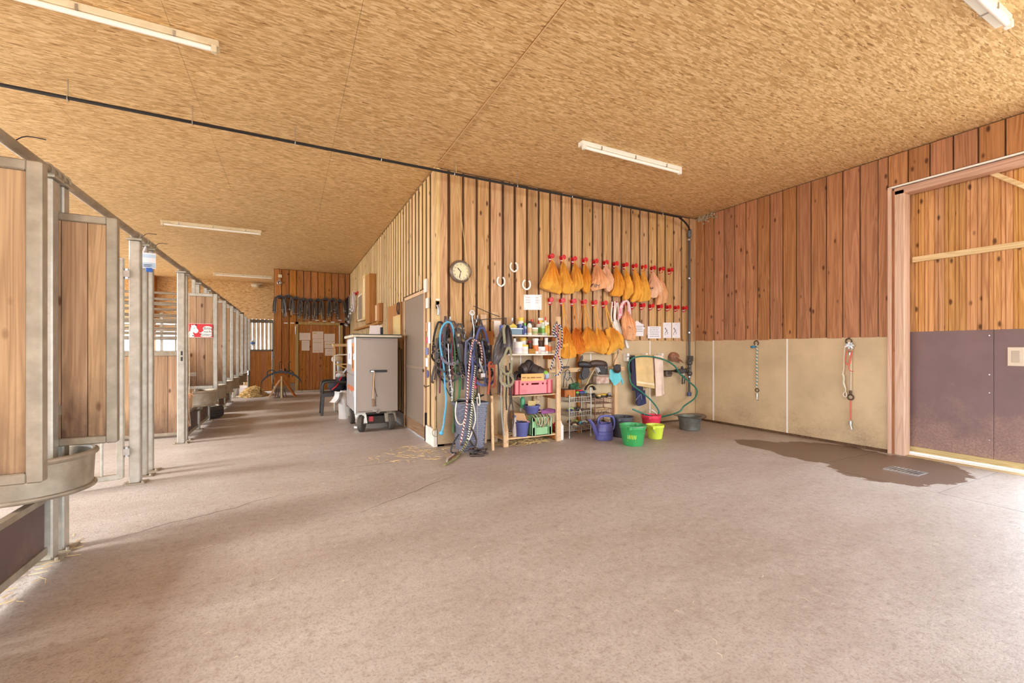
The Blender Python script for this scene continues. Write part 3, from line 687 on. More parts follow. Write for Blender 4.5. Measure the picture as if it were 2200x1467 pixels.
trough(3.64, 'big half-round galvanised trough below the near panels at left', .29, -1.40, -1.72)
for i, y in enumerate((8.16, 9.2, 10.28, 11.34, 12.34, 13.36, 14.35)):
    feed_panel(y, 'wood feed panel carrying the red warning sign' if i == 0 else ORD[i-1]+' wood feed panel behind the one with the red sign')
    if i < 6: trough(y+.02, 'feed trough under the panel with the red sign' if i == 0 else ORD[i-1]+' feed trough beyond the one under the red sign', .36)
# low dark boards between the posts under the troughs
for i, (a, b) in enumerate(((.6, 2.6), (2.72, 3.63), (7.66, 8.49), (8.60, 9.47), (10.64, 11.57), (11.68, 12.57))):
    l = ('nearest', 'second nearest', 'third nearest', 'fourth nearest', 'fifth nearest', 'most distant')[i]+' low dark board between posts of the stall front'
    t = thing('kick_panel', l, 'board', (SX, (a+b)/2, .06), 'low dark boards of the stall front')
    part('board', G().box(SX-.015, SX+.010, a, b, .09, .37), DARKPLY, t, bevel=.002)
    part('edge_channel', G().box(SX-.025, SX+.022, a, b, .05, .095).box(SX-.022, SX+.018, a, b, .37, .405), GALVD, t)
# planked partitions running back into the stable
def partition(y, x0, x1, label, z1=1.25):
    t = thing('stall_partition', label, 'partition', ((x0+x1)/2, y, .05))
    x = x1
    i = 0
    while x > x0+.05:
        b = max(x0, x-.20); part('plank', G().box(b+.002, x-.002, y-.02, y+.02, .07, z1-.05), W_STALL, t, bevel=.002, smooth=0); x = b; i += 1
    part('top_rail', G().box(x0, x1, y-.03, y+.03, z1-.05, z1+.03), GALVD, t, bevel=.004)
    part('bottom_rail', G().box(x0, x1, y-.03, y+.03, .03, .075), GALVD, t, bevel=.004)
partition(7.95, -4.6, SX-.06, 'planked stall partition seen through the open gateway')
# hinged gate swung back beside the gate post
t = thing('stable_gate', 'tall galvanised gate with thin bars hinged on the slim posts', 'gate', (SX-.07, 5.33, .07))
gx1_, gy1_ = SX-.10, 5.36; ux, uy = -.97, -.22
def gp_(s, z): return Vector((gx1_+ux*s, gy1_+uy*s, z))
part('gate_frame', G().bar(gp_(0,.07), gp_(0,2.17), .05, .05).bar(gp_(1.1,.07), gp_(1.1,2.17), .05, .05).bar(gp_(0,.09), gp_(1.1,.09), .04, .05).bar(gp_(0,2.15), gp_(1.1,2.15), .04, .05).bar(gp_(0,.70), gp_(1.1,.70), .04, .05), GALV, t, bevel=.004)
for i in range(8): part('gate_bar', G().cyl(gp_(.13+.125*i, .09), gp_(.13+.125*i, .70), .011, n=8), GALV, t)
for z in (1.05, 1.4, 1.75): part('gate_tube', G().cyl(gp_(0, z), gp_(1.1, z), .017, n=8), GALV, t)
for z in (.32, 2.02): part('hinge', G().cyl((SX-.055, 5.36, z-.05), (SX-.055, 5.36, z+.05), .016).box(SX-.08, SX-.03, 5.34, 5.38, z-.03, z+.03), STEEL, t)
# tubular feed fences across the stable behind the gateway
for k, (y, zs) in enumerate(((9.0, (2.23, 2.13, 2.04)), (10.6, (2.2, 2.08, 1.97, 1.86, 1.62, 1.5)), (12.4, (2.2, 2.05, 1.92, 1.78, 1.66, 1.54)), (14.2, (2.2, 2.0, 1.86, 1.74, 1.62)), (16.2, (2.2, 2.02, 1.88, 1.76, 1.66)))):
    t = thing('tube_fence', ORD[k]+' row of horizontal galvanised tubes across the stable behind the gateway', 'fence', (-3.2, y, 0))
    for z in zs: part('fence_tube', G().cyl((-6.3, y, z), (SX-.08, y, z), .02, n=8), GALV, t)
    part('fence_board', G().box(-6.3, SX-.1, y-.02, y+.02, .05, 1.1), W_STALL, t)
    for x in (-6.3, -4.6, -3.0): part('fence_post', G().box(x-.03, x+.03, y+.02, y+.08, 0, 2.25), GALV, t)
# far barred gate at the end of the stall row
t = thing('barred_gate', 'far wooden gate with vertical steel bars beside the harness wall', 'gate', (-.76, 14.8, .03))
gx0_, gx1_ = -1.10, -.45
part('gate_frame', G().box(gx0_, gx0_+.045, 14.77, 14.82, .03, 2.10).box(gx1_-.04, gx1_, 14.77, 14.82, .03, 2.10).box(gx0_, gx1_, 14.765, 14.825, 2.08, 2.18).box(gx0_, gx1_, 14.77, 14.82, 1.24, 1.29), pm((110,96,74), .5, .3, .15, 10, name='gate_frame_dark'), t)
for i in range(10): part('gate_bar', G().cyl((gx0_+.08+.053*i, 14.795, 1.29), (gx0_+.08+.053*i, 14.795, 2.09), .011, n=8), STEEL, t)
for i in range(4): 
    a = gx0_+.045+i*.141; part('plank', G().box(a+.001, a+.14, 14.78, 14.81, .05, 1.24), W_END, t, smooth=0)
part('edge_strip', G().box(gx0_-.03, gx0_, 14.75, 14.84, 0, .55), WHITE, t)
# ---- red sign
RED = pm((206,40,44), .45, 0, .04, 6, name='sign_red'); SW = pm((240,238,230), .5, 0, .03, 6, name='sign_white'); SB = pm((24,22,24), .5, 0, .03, 6, name='sign_black')
ys_ = 8.16-.03-.006; a = onY(403.5, 695, ys_); b = onY(457, 724.5, ys_); sw, sh = b.x-a.x, a.z-b.z
t = thing('warning_sign', 'red sign with white horse reading Bitte nicht fuettern on feed panel', 'sign', (a.x+sw/2, ys_, b.z))
part('plate', G().box(a.x, b.x, ys_-.002, ys_+.002, b.z, a.z), RED, t)
part('plate_edge', G().box(a.x, b.x, ys_-.003, ys_, a.z, a.z+.004).box(a.x, b.x, ys_-.003, ys_, b.z-.004, b.z), SW, t)
def sgn(pts, dy): return [Vector((a.x+sw*p[0], ys_-dy, b.z+sh*p[1])) for p in pts]
def fan(name, pts, m, dy, k=4, par=None): part(name, G().slab([Vector(p) for p in catmull(sgn(pts, dy), k, True)], (0, .0008, 0)), m, par or t, smooth=0)
fan('horse_body', [(.0,.0),(.23,.0),(.24,.18),(.17,.36),(.08,.42),(.01,.30)], SW, .0030)
fan('horse_head', [(.10,.40),(.11,.62),(.14,.82),(.13,.93),(.18,.88),(.26,.91),(.31,.90),(.34,.78),(.36,.66),(.42,.52),(.41,.40),(.36,.31),(.28,.29),(.24,.36),(.19,.33),(.14,.36)], SW, .0040)
fan('horse_eye', [(.24,.66),(.26,.69),(.28,.66),(.26,.63)], SB, .0050); fan('horse_nostril', [(.36,.46),(.375,.475),(.385,.455),(.37,.44)], SB, .0050)
fan('horse_mane', [(.285,.90),(.33,.97),(.36,.88),(.33,.84)], SB, .0048); fan('horse_spot', [(.18,.10),(.21,.16),(.24,.10),(.21,.06)], SB, .0048)
fan('speech_bubble', [(.45,.36),(.53,.24),(.50,.10),(.58,.04),(.75,.03),(.92,.05),(.98,.16),(.96,.28),(.98,.44),(.94,.58),(.97,.72),(.88,.82),(.74,.84),(.64,.78),(.60,.66),(.63,.52),(.58,.42),(.52,.34)], SW, .0030)
for txt, cx, cz in (('Bitte', .81, .66), ('nicht', .81, .42), ('füttern', .76, .19)):
    g = text_geo(txt, sh*.28); g.xf(Matrix.Translation((a.x+sw*cx, ys_-.0042, b.z+sh*cz)) @ Matrix.Rotation(pi/2, 4, 'X')); part('lettering', g, SB, t, smooth=0)
# ---- paper label hung on the slim posts
p = onY(315, 560, 5.62)
t = thing('hanging_label', 'white and blue paper label hanging on the slim gate posts', 'label', p)
part('sheet', G().surf(lambda s, q: Vector((p.x-.075+.15*s, p.y-.01*sin(3*s), p.z-.08+.16*q)), 6, 2).surf(lambda s, q: Vector((p.x-.075+.15*s, p.y+.002-.01*sin(3*s), p.z-.08+.16*q)), 6, 2), PAPER, t)
part('blue_band', G().surf(lambda s, q: Vector((p.x-.073+.146*s, p.y-.0015-.01*sin(3*s), p.z+.03+.035*q)), 6, 1).surf(lambda s, q: Vector((p.x-.073+.146*s, p.y-.0015-.01*sin(3*s), p.z-.07+.05*q)), 6, 1), pm((196,212,230), .6, 0, .05, 8, name='label_blue'), t)
part('print', G().box(p.x-.02, p.x+.045, p.y-.014, p.y-.012, p.z-.045, p.z-.04).box(p.x-.02, p.x+.035, p.y-.014, p.y-.012, p.z-.06, p.z-.055), SB, t)
part('plastic_clip', G().box(p.x+.0, p.x+.05, p.y-.03, p.y+.0, p.z-.115, p.z-.075), pm((60,110,200), .4, 0, .05, 8, name='blue_plastic'), t, bevel=.004)
part('hanger_loop', G().tube([(p.x-.03, p.y, p.z+.08), (p.x-.01, p.y, p.z+.14), (SX+.02, p.y+.03, 2.38)], .006, 6, 3), PAPER, t)
p = onY(543, 735, 14.702)
t = thing('small_pail', 'tiny white and blue tub hanging on the far barred gate', 'tub', (p.x, p.y, p.z-.12))
part('tub', G().lathe([(.05, -.1), (.065, .05), (.06, .05), (.045, -.09), (0, -.09)], p, (0,0,1), 16), WHITE, t)
part('blue_label', G().lathe([(.056, -.06), (.063, .0)], p, (0,0,1), 16, close=True), pm((90,130,190), .5, 0, .05, 8, name='tub_blue'), t)
part('bail', G().tube([(p.x-.06, p.y, p.z+.04), (p.x, p.y+.065, p.z+.14), (p.x+.06, p.y, p.z+.04)], .004, 6, 4), STEEL, t)
# ---- twine hung by the latch post
tw = pm((206,150,110), .9, 0, .2, 30, name='twine_orange'); tw2 = pm((214,190,160), .9, 0, .2, 30, name='twine_pale')
t = thing('baling_twine', 'bundle of orange baling twine hanging by the latch post', 'twine', onY(405, 919, 7.75))
part('long_strand', G().tube([onY(u, v, 7.75) for u, v in ((406, 630), (406, 720), (407, 800), (406, 842), (404, 870), (403, 892), (406, 908), (409, 915), (408, 900), (406, 880), (405, 850))], .005, 5, 4), tw2, t)
part('knot', G().tube([onY(u, v, 7.74) for u, v in ((403, 850), (409, 845), (415, 848), (417, 850), (411, 847), (405, 852), (403, 858), (409, 852), (406, 846), (403, 855), (404, 880), (404, 905), (406, 917))], .007, 5, 4), tw, t)
# ---- tyre under the troughs, hay heap
p = Vector((-1.50, 9.95, 0)); RUB = pm((62,54,48), .85, 0, .2, 12, .2, name='dusty_rubber')
t = thing('car_tyre', 'old tyre lying flat under the feed troughs', 'tyre', p)
part('tread', G().lathe([(.24, .02), (.30, .0), (.345, .03), (.355, .05), (.345, .056), (.357, .064), (.357, .09), (.345, .096), (.358, .104), (.358, .13), (.345, .136), (.357, .144), (.355, .175), (.34, .20), (.30, .225), (.24, .21), (.215, .19), (.215, .04), (.24, .02)], p, (0,0,1), 36), RUB, t)
part('sidewall_ring', G().torus(p+Vector((0,0,.212)), (0,0,1), .27, .012, 30, 6), pm((190,182,170), .8, 0, .1, 9, name='dust_grey'), t)
HAY = pm((214,182,120), .9, 0, .2, 20, rnd=.1, name='hay')
def hay(name, label, cx, cy, rx, ry, hz, n, seed, ln=.12, r=.003, mat_=None):
    rd = random.Random(seed); g = G()
    for i in range(n):
        a = rd.uniform(0, 2*pi); q = rd.random()**.6; x = cx+rx*q*cos(a); y = cy+ry*q*sin(a); z = hz*(1-q*q)*rd.uniform(.55, 1)+.004
        b = rd.uniform(0, pi); l = ln*rd.uniform(.4, 1); dz = rd.uniform(-.25, .25)*l if hz > .02 else 0
        p0 = Vector((x-cos(b)*l/2, y-sin(b)*l/2, max(.003, z-dz))); p1 = Vector((x+cos(b)*l/2, y+sin(b)*l/2, max(.003, z+dz)))
        s_ = Vector((-sin(b), cos(b), 0))*r
        g.add([p0-s_, p0+s_, p1+s_, p1-s_, p0+Vector((0,0,r)), p1+Vector((0,0,r))], [(0,3,5,4), (1,4,5,2), (0,4,1), (2,5,3)])
    o = solo(name, g, mat_ or HAY, label, 'hay', (cx, cy, 0), smooth=0); o['kind'] = 'stuff'; return o
hm = G().blob((-.92, 14.05, -.05), (.28, .52, .26), 18, 10, .1, 3)
hh_ = hay('hay_heap', 'loose hay heaped on the floor before the barred gate', -.93, 14.05, .31, .58, .26, 2600, 3, .16, .004)
part('heap_core', hm, pm((188,156,98), .95, 0, .25, 30, .5, name='hay_core'), hh_)
hay('loose_straw', 'scattered straw on the floor near the corner post', 1.55, 5.35, .75, .45, .004, 170, 5, .10, .0022)
hay('loose_straw', 'straw wisps gathered at the foot of the front stall posts', -1.45, 3.45, .25, .7, .01, 160, 6, .09, .002)
hay('loose_straw', 'straw and wood chips under the wooden shelf unit', 2.95, 5.3, .5, .2, .02, 300, 8, .10, .003)
rd = random.Random(4); g = G()
for i in range(110):
    x, y = rd.uniform(-1.1, 4.5), rd.uniform(.9, 5.0); b = rd.uniform(0, pi); l = rd.uniform(.012, .04)
    g.tube([(x, y, .002), (x+cos(b)*l*.5, y+sin(b)*l*.5, .005), (x+cos(b+.4)*l, y+sin(b+.4)*l, .002)], .0008, 3, 1)
o = solo('chaff', g, pm((226,208,176), .9, 0, .1, 9, name='chaff'), 'sparse pale chaff strewn over the open concrete floor', 'chaff', (1.7, 3, 0), smooth=0); o['kind'] = 'stuff'
# ================================================================== CORRIDOR THINGS
# ---- grey feed trolley
TAUPE = pm((168,152,138), .5, .1, .05, 2, name='taupe_sheet')
x0, x1, y0, y1, z0, z1 = .90, 1.555, 7.10, 8.14, .30, 1.485
t = thing('feed_trolley', 'tall grey-beige feed cabinet on four pneumatic wheels beside the grey door', 'trolley', ((x0+x1)/2, (y0+y1)/2, 0))
part('body', G().box(x0, x1, y0, y1, z0, z1), TAUPE, t, bevel=.006)
lid = part('lid', G().box(x0-.05, x1+.05, y0-.05, y1+.05, z1, z1+.04), CREAM, t, bevel=.004)
part('lid_edge', G().box(x0-.045, x1+.055, y0-.055, y1+.05, z1+.04, z1+.052).box(x0-.0, x1+.055, y0-.058, y0-.048, z1-.008, z1+.006), BLACK, lid)
for a, b in ((z0+.02, .88), (.90, z1-.02)):
    for c, d in ((y0+.02, (y0+y1)/2-.005), ((y0+y1)/2+.005, y1-.02)):
        dd = part('door', G().box(x0-.015, x0, c, d, a, b), pm((186,176,170), .35, .2, .05, 3, name='trolley_door'), t, bevel=.003)
        part('catch', G().box(x0-.028, x0-.014, c+.02, c+.05, (a+b)/2-.05, (a+b)/2+.05), STEEL, dd)
part('corner_strip', G().box(x0-.018, x0+.006, y0-.006, y0+.012, z0, z1), STEEL, t)
ORG = pm((226,138,60), .5, 0, .05, 8, name='sticker_orange')
part('sticker', G().box(x0-.019, x0-.0155, y0+.05, y0+.28, .95, 1.40), ORG, t); part('sticker', G().box(x0-.019, x0-.0155, y0+.05, y0+.85, .62, .70), pm((214,120,74), .5, 0, .05, 8), t)
part('sticker', G().box(x0-.019, x0-.0155, y0+.32, y0+.80, 1.05, 1.46), PAPER, t)
part('sticker_figure', G().bar((x0-.021, y0+.12, 1.0), (x0-.021, y0+.2, 1.14), .005, .03).bar((x0-.021, y0+.2, 1.14), (x0-.021, y0+.12, 1.22), .005, .03).bar((x0-.021, y0+.12, 1.22), (x0-.021, y0+.2, 1.34), .005, .03), SB, t)
h0 = onY(813, 797, y0)
lt = part('handle_bar', G().cbox((h0.x, y0-.018, h0.z), (.26, .03, .035)), BLACK, t, bevel=.005)
part('latch_plate', G().cbox((h0.x-.10, y0-.035, h0.z), (.045, .006, .02)), STEEL, lt)
part('hinge_mark', G().box(x0+.04, x0+.30, y0-.003, y0, z0+.016, z0+.024).box(x0+.1, x0+.24, y0-.002, y0, z1-.035, z1-.031), pm((96,84,74), .6), t)
part('tow_eye', G().torus((onY(812, 884, y0-.03).x, y0-.03, z0+.02), (0,1,0), .028, .009).cyl((onY(812, 884, y0-.03).x-.03, y0-.02, z0+.02), (onY(812, 884, y0-.03).x-.08, y0+.01, z0+.02), .009), STEEL, t)
part('chassis', G().box(x0+.03, x1-.03, y0+.03, y1-.03, z0-.03, z0).box(x0+.2, x1-.16, y0+.12, y0+.3, .10, .22).box(x0+.16, x1-.14, y0+.3, y1-.3, .16, .27), pm((70,62,54), .7, .3, .2, 8, name='chassis_dark'), t)
part('battery_tag', G().box(x0+.215, x0+.285, y0+.10, y0+.118, .14, .22), REDP, t)
TYRE = pm((84,76,68), .85, 0, .15, 12, name='wheel_rubber')
for wx, wy, fl in ((x0+.10, y0+.05, .45), (x1-.10, y0+.06, 0), (x0+.06, y1-.12, 0), (x1-.10, y1-.12, 0)):
    ax = Vector((cos(fl), -sin(fl), 0)); o = Vector((wx, wy, .128))
    wh = part('wheel', G().lathe([(.06, -.036), (.095, -.042), (.118, -.036), (.127, -.015), (.127, .015), (.118, .036), (.095, .042), (.06, .036)], o, ax, 28), TYRE, t)
    part('rim', G().lathe([(0, -.03), (.03, -.034), (.062, -.028), (.066, 0), (.062, .028), (.03, .034), (0, .03)], o, ax, 20), pm((190,174,152), .5, .2, .1, 9, name='wheel_rim'), wh)
    part('tread_rib', G().lathe([(.1275, -.028), (.1305, -.022), (.1275, -.018), (.1275, -.004), (.131, 0), (.1275, .004), (.1275, .018), (.1305, .022), (.1275, .028)], o, ax, 28, close=True), TYRE, wh)
    f = part('fork', G().bar(o+ax*-.058, o+ax*-.058+Vector((-.02, .02, .17)), .06, .008, (0,1,0)).bar(o+ax*.058, o+ax*.058+Vector((-.02, .02, .17)), .06, .008, (0,1,0)).cbox(o+Vector((-.01, .02, .155)), (.13, .10, .03)).cyl(o-ax*.065, o+ax*.065, .012), GALV if wx < 1.2 else GALVD, t)
p = onZ(769, 922, 0); part('brake_pedal', G().bar((p.x-.05, p.y-.02, .045), (p.x+.04, p.y-.10, .045), .06, .04), STEEL, t, bevel=.004); part('brake_arm', G().bar((p.x+.03, p.y-.06, .06), (x0+.06, y0+.05, .10), .02, .02), GALVD, t)
# whisk hanging from the handle
p = onY(804, 797, y0-.035)
t = thing('grooming_whisk', 'narrow wooden stick with a flat end hanging on the trolley handle', 'brush', p)
part('stick', G().bar(p, onY(801, 855, y0-.02), .016, .010, (0,1,0)), W_RAW, t, bevel=.003)
part('paddle', G().bar(onY(802, 857, y0-.02), onY(803, 873, y0-.02), .042, .012, (0,1,0)), wood('paddle', (170,136,108), (140,106,80), knots=0), t, bevel=.005)
part('chain', G().tube([onY(u, v, y0-.012) for u, v in ((804, 800), (805, 830), (808, 845), (807, 860), (808, 873))], .004, 5, 3), IRON, t)
part('lash', G().tube([onY(u, v, y0-.01) for u, v in ((803, 832), (807, 843), (811, 852))], .003, 5, 3), IRON, t)
# ---- papers and bits on the trolley lid / wall above
# ---- plastic armchair
CH = pm((58,54,52), .45, 0, .08, 6, name='anthracite_plastic')
cx, cy = .77, 9.40
t = thing('garden_chair', 'dark grey stacking plastic armchair facing the stalls', 'chair', (cx, cy, 0))
part('seat', G().surf(lambda s, q: Vector((cx-.23+.46*s, cy-.23+.46*q, .44-.02*sin(pi*q)*sin(pi*s)-.02*s)), 8, 8).surf(lambda s, q: Vector((cx-.23+.46*s, cy-.23+.46*q, .415-.02*s)), 8, 8).box(cx-.235, cx-.215, cy-.235, cy+.235, .38, .445).box(cx-.235, cx+.235, cy-.238, cy-.222, .37, .44).box(cx-.235, cx+.235, cy+.222, cy+.238, .37, .44), CH, t)
for sx, sy in ((-1,-1), (-1,1), (1,-1), (1,1)):
    part('leg', G().bar((cx+.20*sx, cy+.215*sy, .43), (cx+(.225 if sx < 0 else .27)*sx, cy+.225*sy, 0), .05, .045), CH, t, bevel=.006)
part('backrest', G().surf(lambda s, q: Vector((cx+.20+.13*q+.03*(1-4*(s-.5)**2), cy-.22+.44*s, .46+.42*q+.05*q*sin(pi*s))), 10, 8).surf(lambda s, q: Vector((cx+.218+.13*q+.03*(1-4*(s-.5)**2), cy-.22+.44*s, .46+.42*q+.05*q*sin(pi*s))), 10, 8), CH, t)
for sy in (-1, 1):
    part('armrest', G().tube([(cx-.21, cy+.225*sy, .43), (cx-.205, cy+.24*sy, .60), (cx-.15, cy+.25*sy, .655), (cx+.05, cy+.25*sy, .655), (cx+.20, cy+.24*sy, .64), (cx+.28, cy+.21*sy, .70)], .022, 8, 4, flat=1.0), CH, t)
# jacket slung over the chair
JK = pm((52,52,60), .85, 0, .15, 8, .1, name='navy_jacket')
t = thing('jacket', 'dark jacket with red piping heaped on the plastic armchair', 'jacket', (cx+.08, cy-.02, .45))
part('heap', G().blob((cx+.06, cy-.03, .55), (.17, .2, .12), 14, 8, .10, 2).blob((cx+.15, cy-.02, .66), (.10, .17, .16), 14, 8, .08, 4), JK, t, smooth=60)
part('red_piping', G().tube([(cx-.05, cy-.235, .50), (cx, cy-.24, .54), (cx+.06, cy-.235, .60), (cx+.10, cy-.2, .68), (cx+.14, cy-.17, .74)], .012, 6, 4), REDP, t)
part('light_lining', G().blob((cx+.12, cy-.12, .78), (.09, .09, .05), 12, 6, .2, 9), pm((196,190,186), .8, 0, .15, 12, name='grey_cloth'), t, smooth=60)
part('sleeve', G().surf(lambda s, q: Vector((cx+.17+.13*q, cy-.16+.30*s, .80+.17*q-.02*sin(3*pi*s))), 8, 6).surf(lambda s, q: Vector((cx+.19+.13*q, cy-.16+.30*s, .80+.17*q-.02*sin(3*pi*s))), 8, 6), pm((170,168,172), .8, 0, .1, 12, name='grey_blue_cloth'), t)
# ---- feed sack on the floor behind the chair
def sack(c, w_, d_, h_, seed):
    rd = random.Random(seed); ph = rd.uniform(0, 6)
    return G().surf(lambda s, q: Vector((c[0]+(w_/2)*cos(2*pi*s)*(1-.30*max(0, q-.75)*4)*(1+.05*sin(5*2*pi*s+ph+4*q)), c[1]+(d_/2)*sin(2*pi*s)*(1-.75*max(0, q-.7)*3.0)*(1+.06*sin(4*2*pi*s+6*q)), c[2]+h_*q)), 24, 10)
t = thing('feed_sack', 'crumpled grey-white plastic feed sack standing behind the armchair', 'sack', (.92, 8.72, 0))
g = sack((.93, 8.72, .0), .26, .34, .52, 3); part('bag', g.slab([Vector((.93+.12*cos(a*pi/6), 8.72+.15*sin(a*pi/6), .004)) for a in range(12)], (0,0,.004)), pm((200,194,188), .4, 0, .1, 5, .2, name='sack_plastic'), t, smooth=60)
part('folded_top', G().surf(lambda s, q: Vector((.80+.06*sin(6*s)+.05*q-.14*q*q, 8.55+.34*s, .50-.20*q)), 10, 6), pm((214,210,206), .35, 0, .1, 5, .2, name='sack_top'), t, smooth=60)
# ---- white tube frame hand truck behind the trolley
t = thing('hand_truck', 'white tubular hand truck with a pale wooden top behind the feed trolley', 'hand truck', (1.05, 9.85, 0))
part('tube_frame', G().tube([(.83, 9.8, .02), (.83, 9.8, .7), (.83, 9.8, 1.10), (.86, 9.82, 1.17), (.98, 9.85, 1.18), (1.25, 9.85, 1.18), (1.36, 9.85, 1.12), (1.36, 9.85, .02)], .016, 8, 4), WHITE, t)
for z in (.25, .55, .82): part('rung', G().cyl((.83, 9.8, z), (1.36, 9.85, z), .011, n=8), WHITE, t)
part('toe_plate', G().box(.82, 1.37, 9.55, 9.82, 0, .02), GALV, t)
part('yellow_strut', G().bar((.86, 9.78, .98), (1.2, 9.80, .82), .025, .02), pm((226,196,110), .6), t)
t = thing('wood_rack', 'pale wooden rack top visible above the white hand truck', 'rack', (1.12, 10.45, 0))
part('top', G().box(.84, 1.45, 10.3, 10.6, 1.36, 1.42), W_RAWX, t, bevel=.003)
for x in (.86, 1.43): part('leg', G().box(x-.02, x+.02, 10.32, 10.36, 0, 1.36), W_RAW, t)
for z in (.5, .95): part('shelf', G().box(.86, 1.43, 10.3, 10.6, z, z+.02), W_RAWX, t)
# ---- metal mixer jug near the end door
p = onY(729, 800, 12.2)
t = thing('metal_jug', 'silver jug with a round white lid on a thin pole by the end door', 'jug', (p.x, p.y, 0))
part('pole', G().cyl((p.x+.0, p.y, 0), (p.x, p.y, p.z), .012).lathe([(.12, 0), (.12, .02), (.02, .04)], (p.x, p.y, 0), (0,0,1), 18), GALV, t)
part('can', G().lathe([(.055, .0), (.07, .20), (.075, .32), (.06, .33), (0, .33)], (p.x, p.y, p.z), (0,0,1), 20), STEEL, t)
part('lid', G().blob((p.x-.04, p.y-.05, p.z+.36), (.12, .08, .07), 14, 8), CREAM, t, smooth=60)
part('knob', G().blob((p.x-.15, p.y-.05, p.z+.35), (.05, .05, .07), 12, 8), WHITE, t, smooth=60)
# ---- saddle on a sawhorse
sy = 13.0
def S(u, v, dy=0): return onY(u, v, sy+dy)
t = thing('saddle_stand', 'wooden sawhorse stand with splayed legs before the end wall', 'stand', (-.2, sy, 0))
apex = S(605, 812); a1 = onZ(576, 857, 0); a2 = onZ(635, 855, 0)
part('leg', G().bar(apex+Vector((-.04,0,-.05)), (a1.x, sy-.02, .01), .05, .04), W_RAW, t, bevel=.004); part('leg', G().bar(apex+Vector((.04,0,-.05)), (a2.x, sy-.02, .01), .055, .04), W_SADDLE, t, bevel=.004)
part('leg', G().bar(apex+Vector((-.04,.55,-.05)), (a1.x+.02, sy+.55, .01), .05, .04), W_RAW, t); part('leg', G().bar(apex+Vector((.04,.55,-.05)), (a2.x, sy+.55, .01), .05, .04), W_SADDLE, t)
c = S(605, 816); fb = [Vector((c.x+.19*cos(th)*1.0, sy, c.z-.05+.22*sin(th))) for th in [pi*i/12 for i in range(13)]]+[Vector((c.x-.19, sy, c.z-.16)), Vector((c.x+.19, sy, c.z-.16))]
part('front_board', G().slab(fb, (0, .03, 0)), W_SADDLE, t); part('rear_board', G().slab([p+Vector((0,.5,0)) for p in fb], (0, .03, 0)), W_SADDLE, t)
part('ridge', G().bar(apex+Vector((0,0,-.05)), apex+Vector((0,.6,-.05)), .06, .05), W_RAW, t)
part('front_post', G().cyl(S(605, 808), (c.x, sy-.03, .01), .022, n=8), pm((208,190,140), .8), t)
t = thing('driving_saddle', 'black leather harness saddle draped over the wooden sawhorse', 'saddle', (-.2, sy+.1, .4))
LEA = pm((28,25,25), .4, 0, .15, 10, .05, name='black_leather'); LEAB = pm((66,46,36), .5, 0, .2, 12, .05, name='brown_leather'); LEAD = pm((42,34,31), .5, 0, .2, 12, .05, name='dark_leather')
def drape(s, q):
    th = pi*(-.12+1.24*s); r = .30+.16*abs(s-.5)*2
    return Vector((c.x+r*cos(pi-th)*1.12, sy-.02+.34*q, c.z-.06+.30*sin(th) if 0 < th < pi else c.z-.06+.30*sin(th)*2.4))
part('flaps', G().surf(drape, 24, 4).surf(lambda s, q: drape(s, q)+Vector((0,0,-.05)), 24, 4).surf(lambda s, q: drape(s, 0)+Vector((0,0,-.05*q)), 24, 1).surf(lambda s, q: drape(s, 1)+Vector((0,0,-.05*q)), 24, 1), LEA, t, smooth=60)
part('terret_ring', G().torus(S(583, 803, -.02), (0,1,0), .10, .012, 20, 6, (pi*.1, pi*1.2)), LEA, t); part('terret_ring', G().torus(S(622, 803, -.02), (0,1,0), .09, .012, 20, 6, (-pi*.3, pi*.9)), LEA, t)
for u, v in ((600, 776), (620, 777)):
    part('upright_iron', G().tube([S(u, 800), S(u, 790), S(u, 779), S(u+5, 777)], .010, 6, 3), IRON, t)
part('peg', G().cyl(S(609, 797), S(609, 783), .02, n=8), W_SADDLE, t)
part('pommel', G().blob(S(609, 795, .1), (.07, .12, .06), 12, 6), LEA, t, smooth=60)
for k in range(5): part('strap', G().strap([S(595+k*4, 835, .02), S(593+k*5, 845, .02), S(591+k*6, 852, .03)], .02, .006), LEAB, t)
# ---- electrics at the top of the end wall
p = onY(602, 593, EY-.06)
t = thing('socket_box', 'small cream junction box high on the end wall', 'box', p)
part('box', G().cbox(p, (.10, .06, .09)), CREAM, t, bevel=.006); part('cable', G().tube([p+Vector((0,.02,.05)), p+Vector((-.02,.03,.15)), p+Vector((-.03,.03,.25))], .006, 6, 3), IRON, t)
p = onY(600, 607, EY-.08)
t = thing('key_ring', 'steel ring with keys hanging under the junction box', 'ring', p)
part('ring', G().torus(p, (.3,1,0), .055, .012, 18, 6).torus(p+Vector((.01,-.01,0)), (1,.3,0), .04, .010, 18, 6), STEEL, t); part('hook', G().tube([p+Vector((0,.04,.15)), p+Vector((0,-.01,.11)), p+Vector((0,0,.06))], .006, 5, 3), STEEL, t)
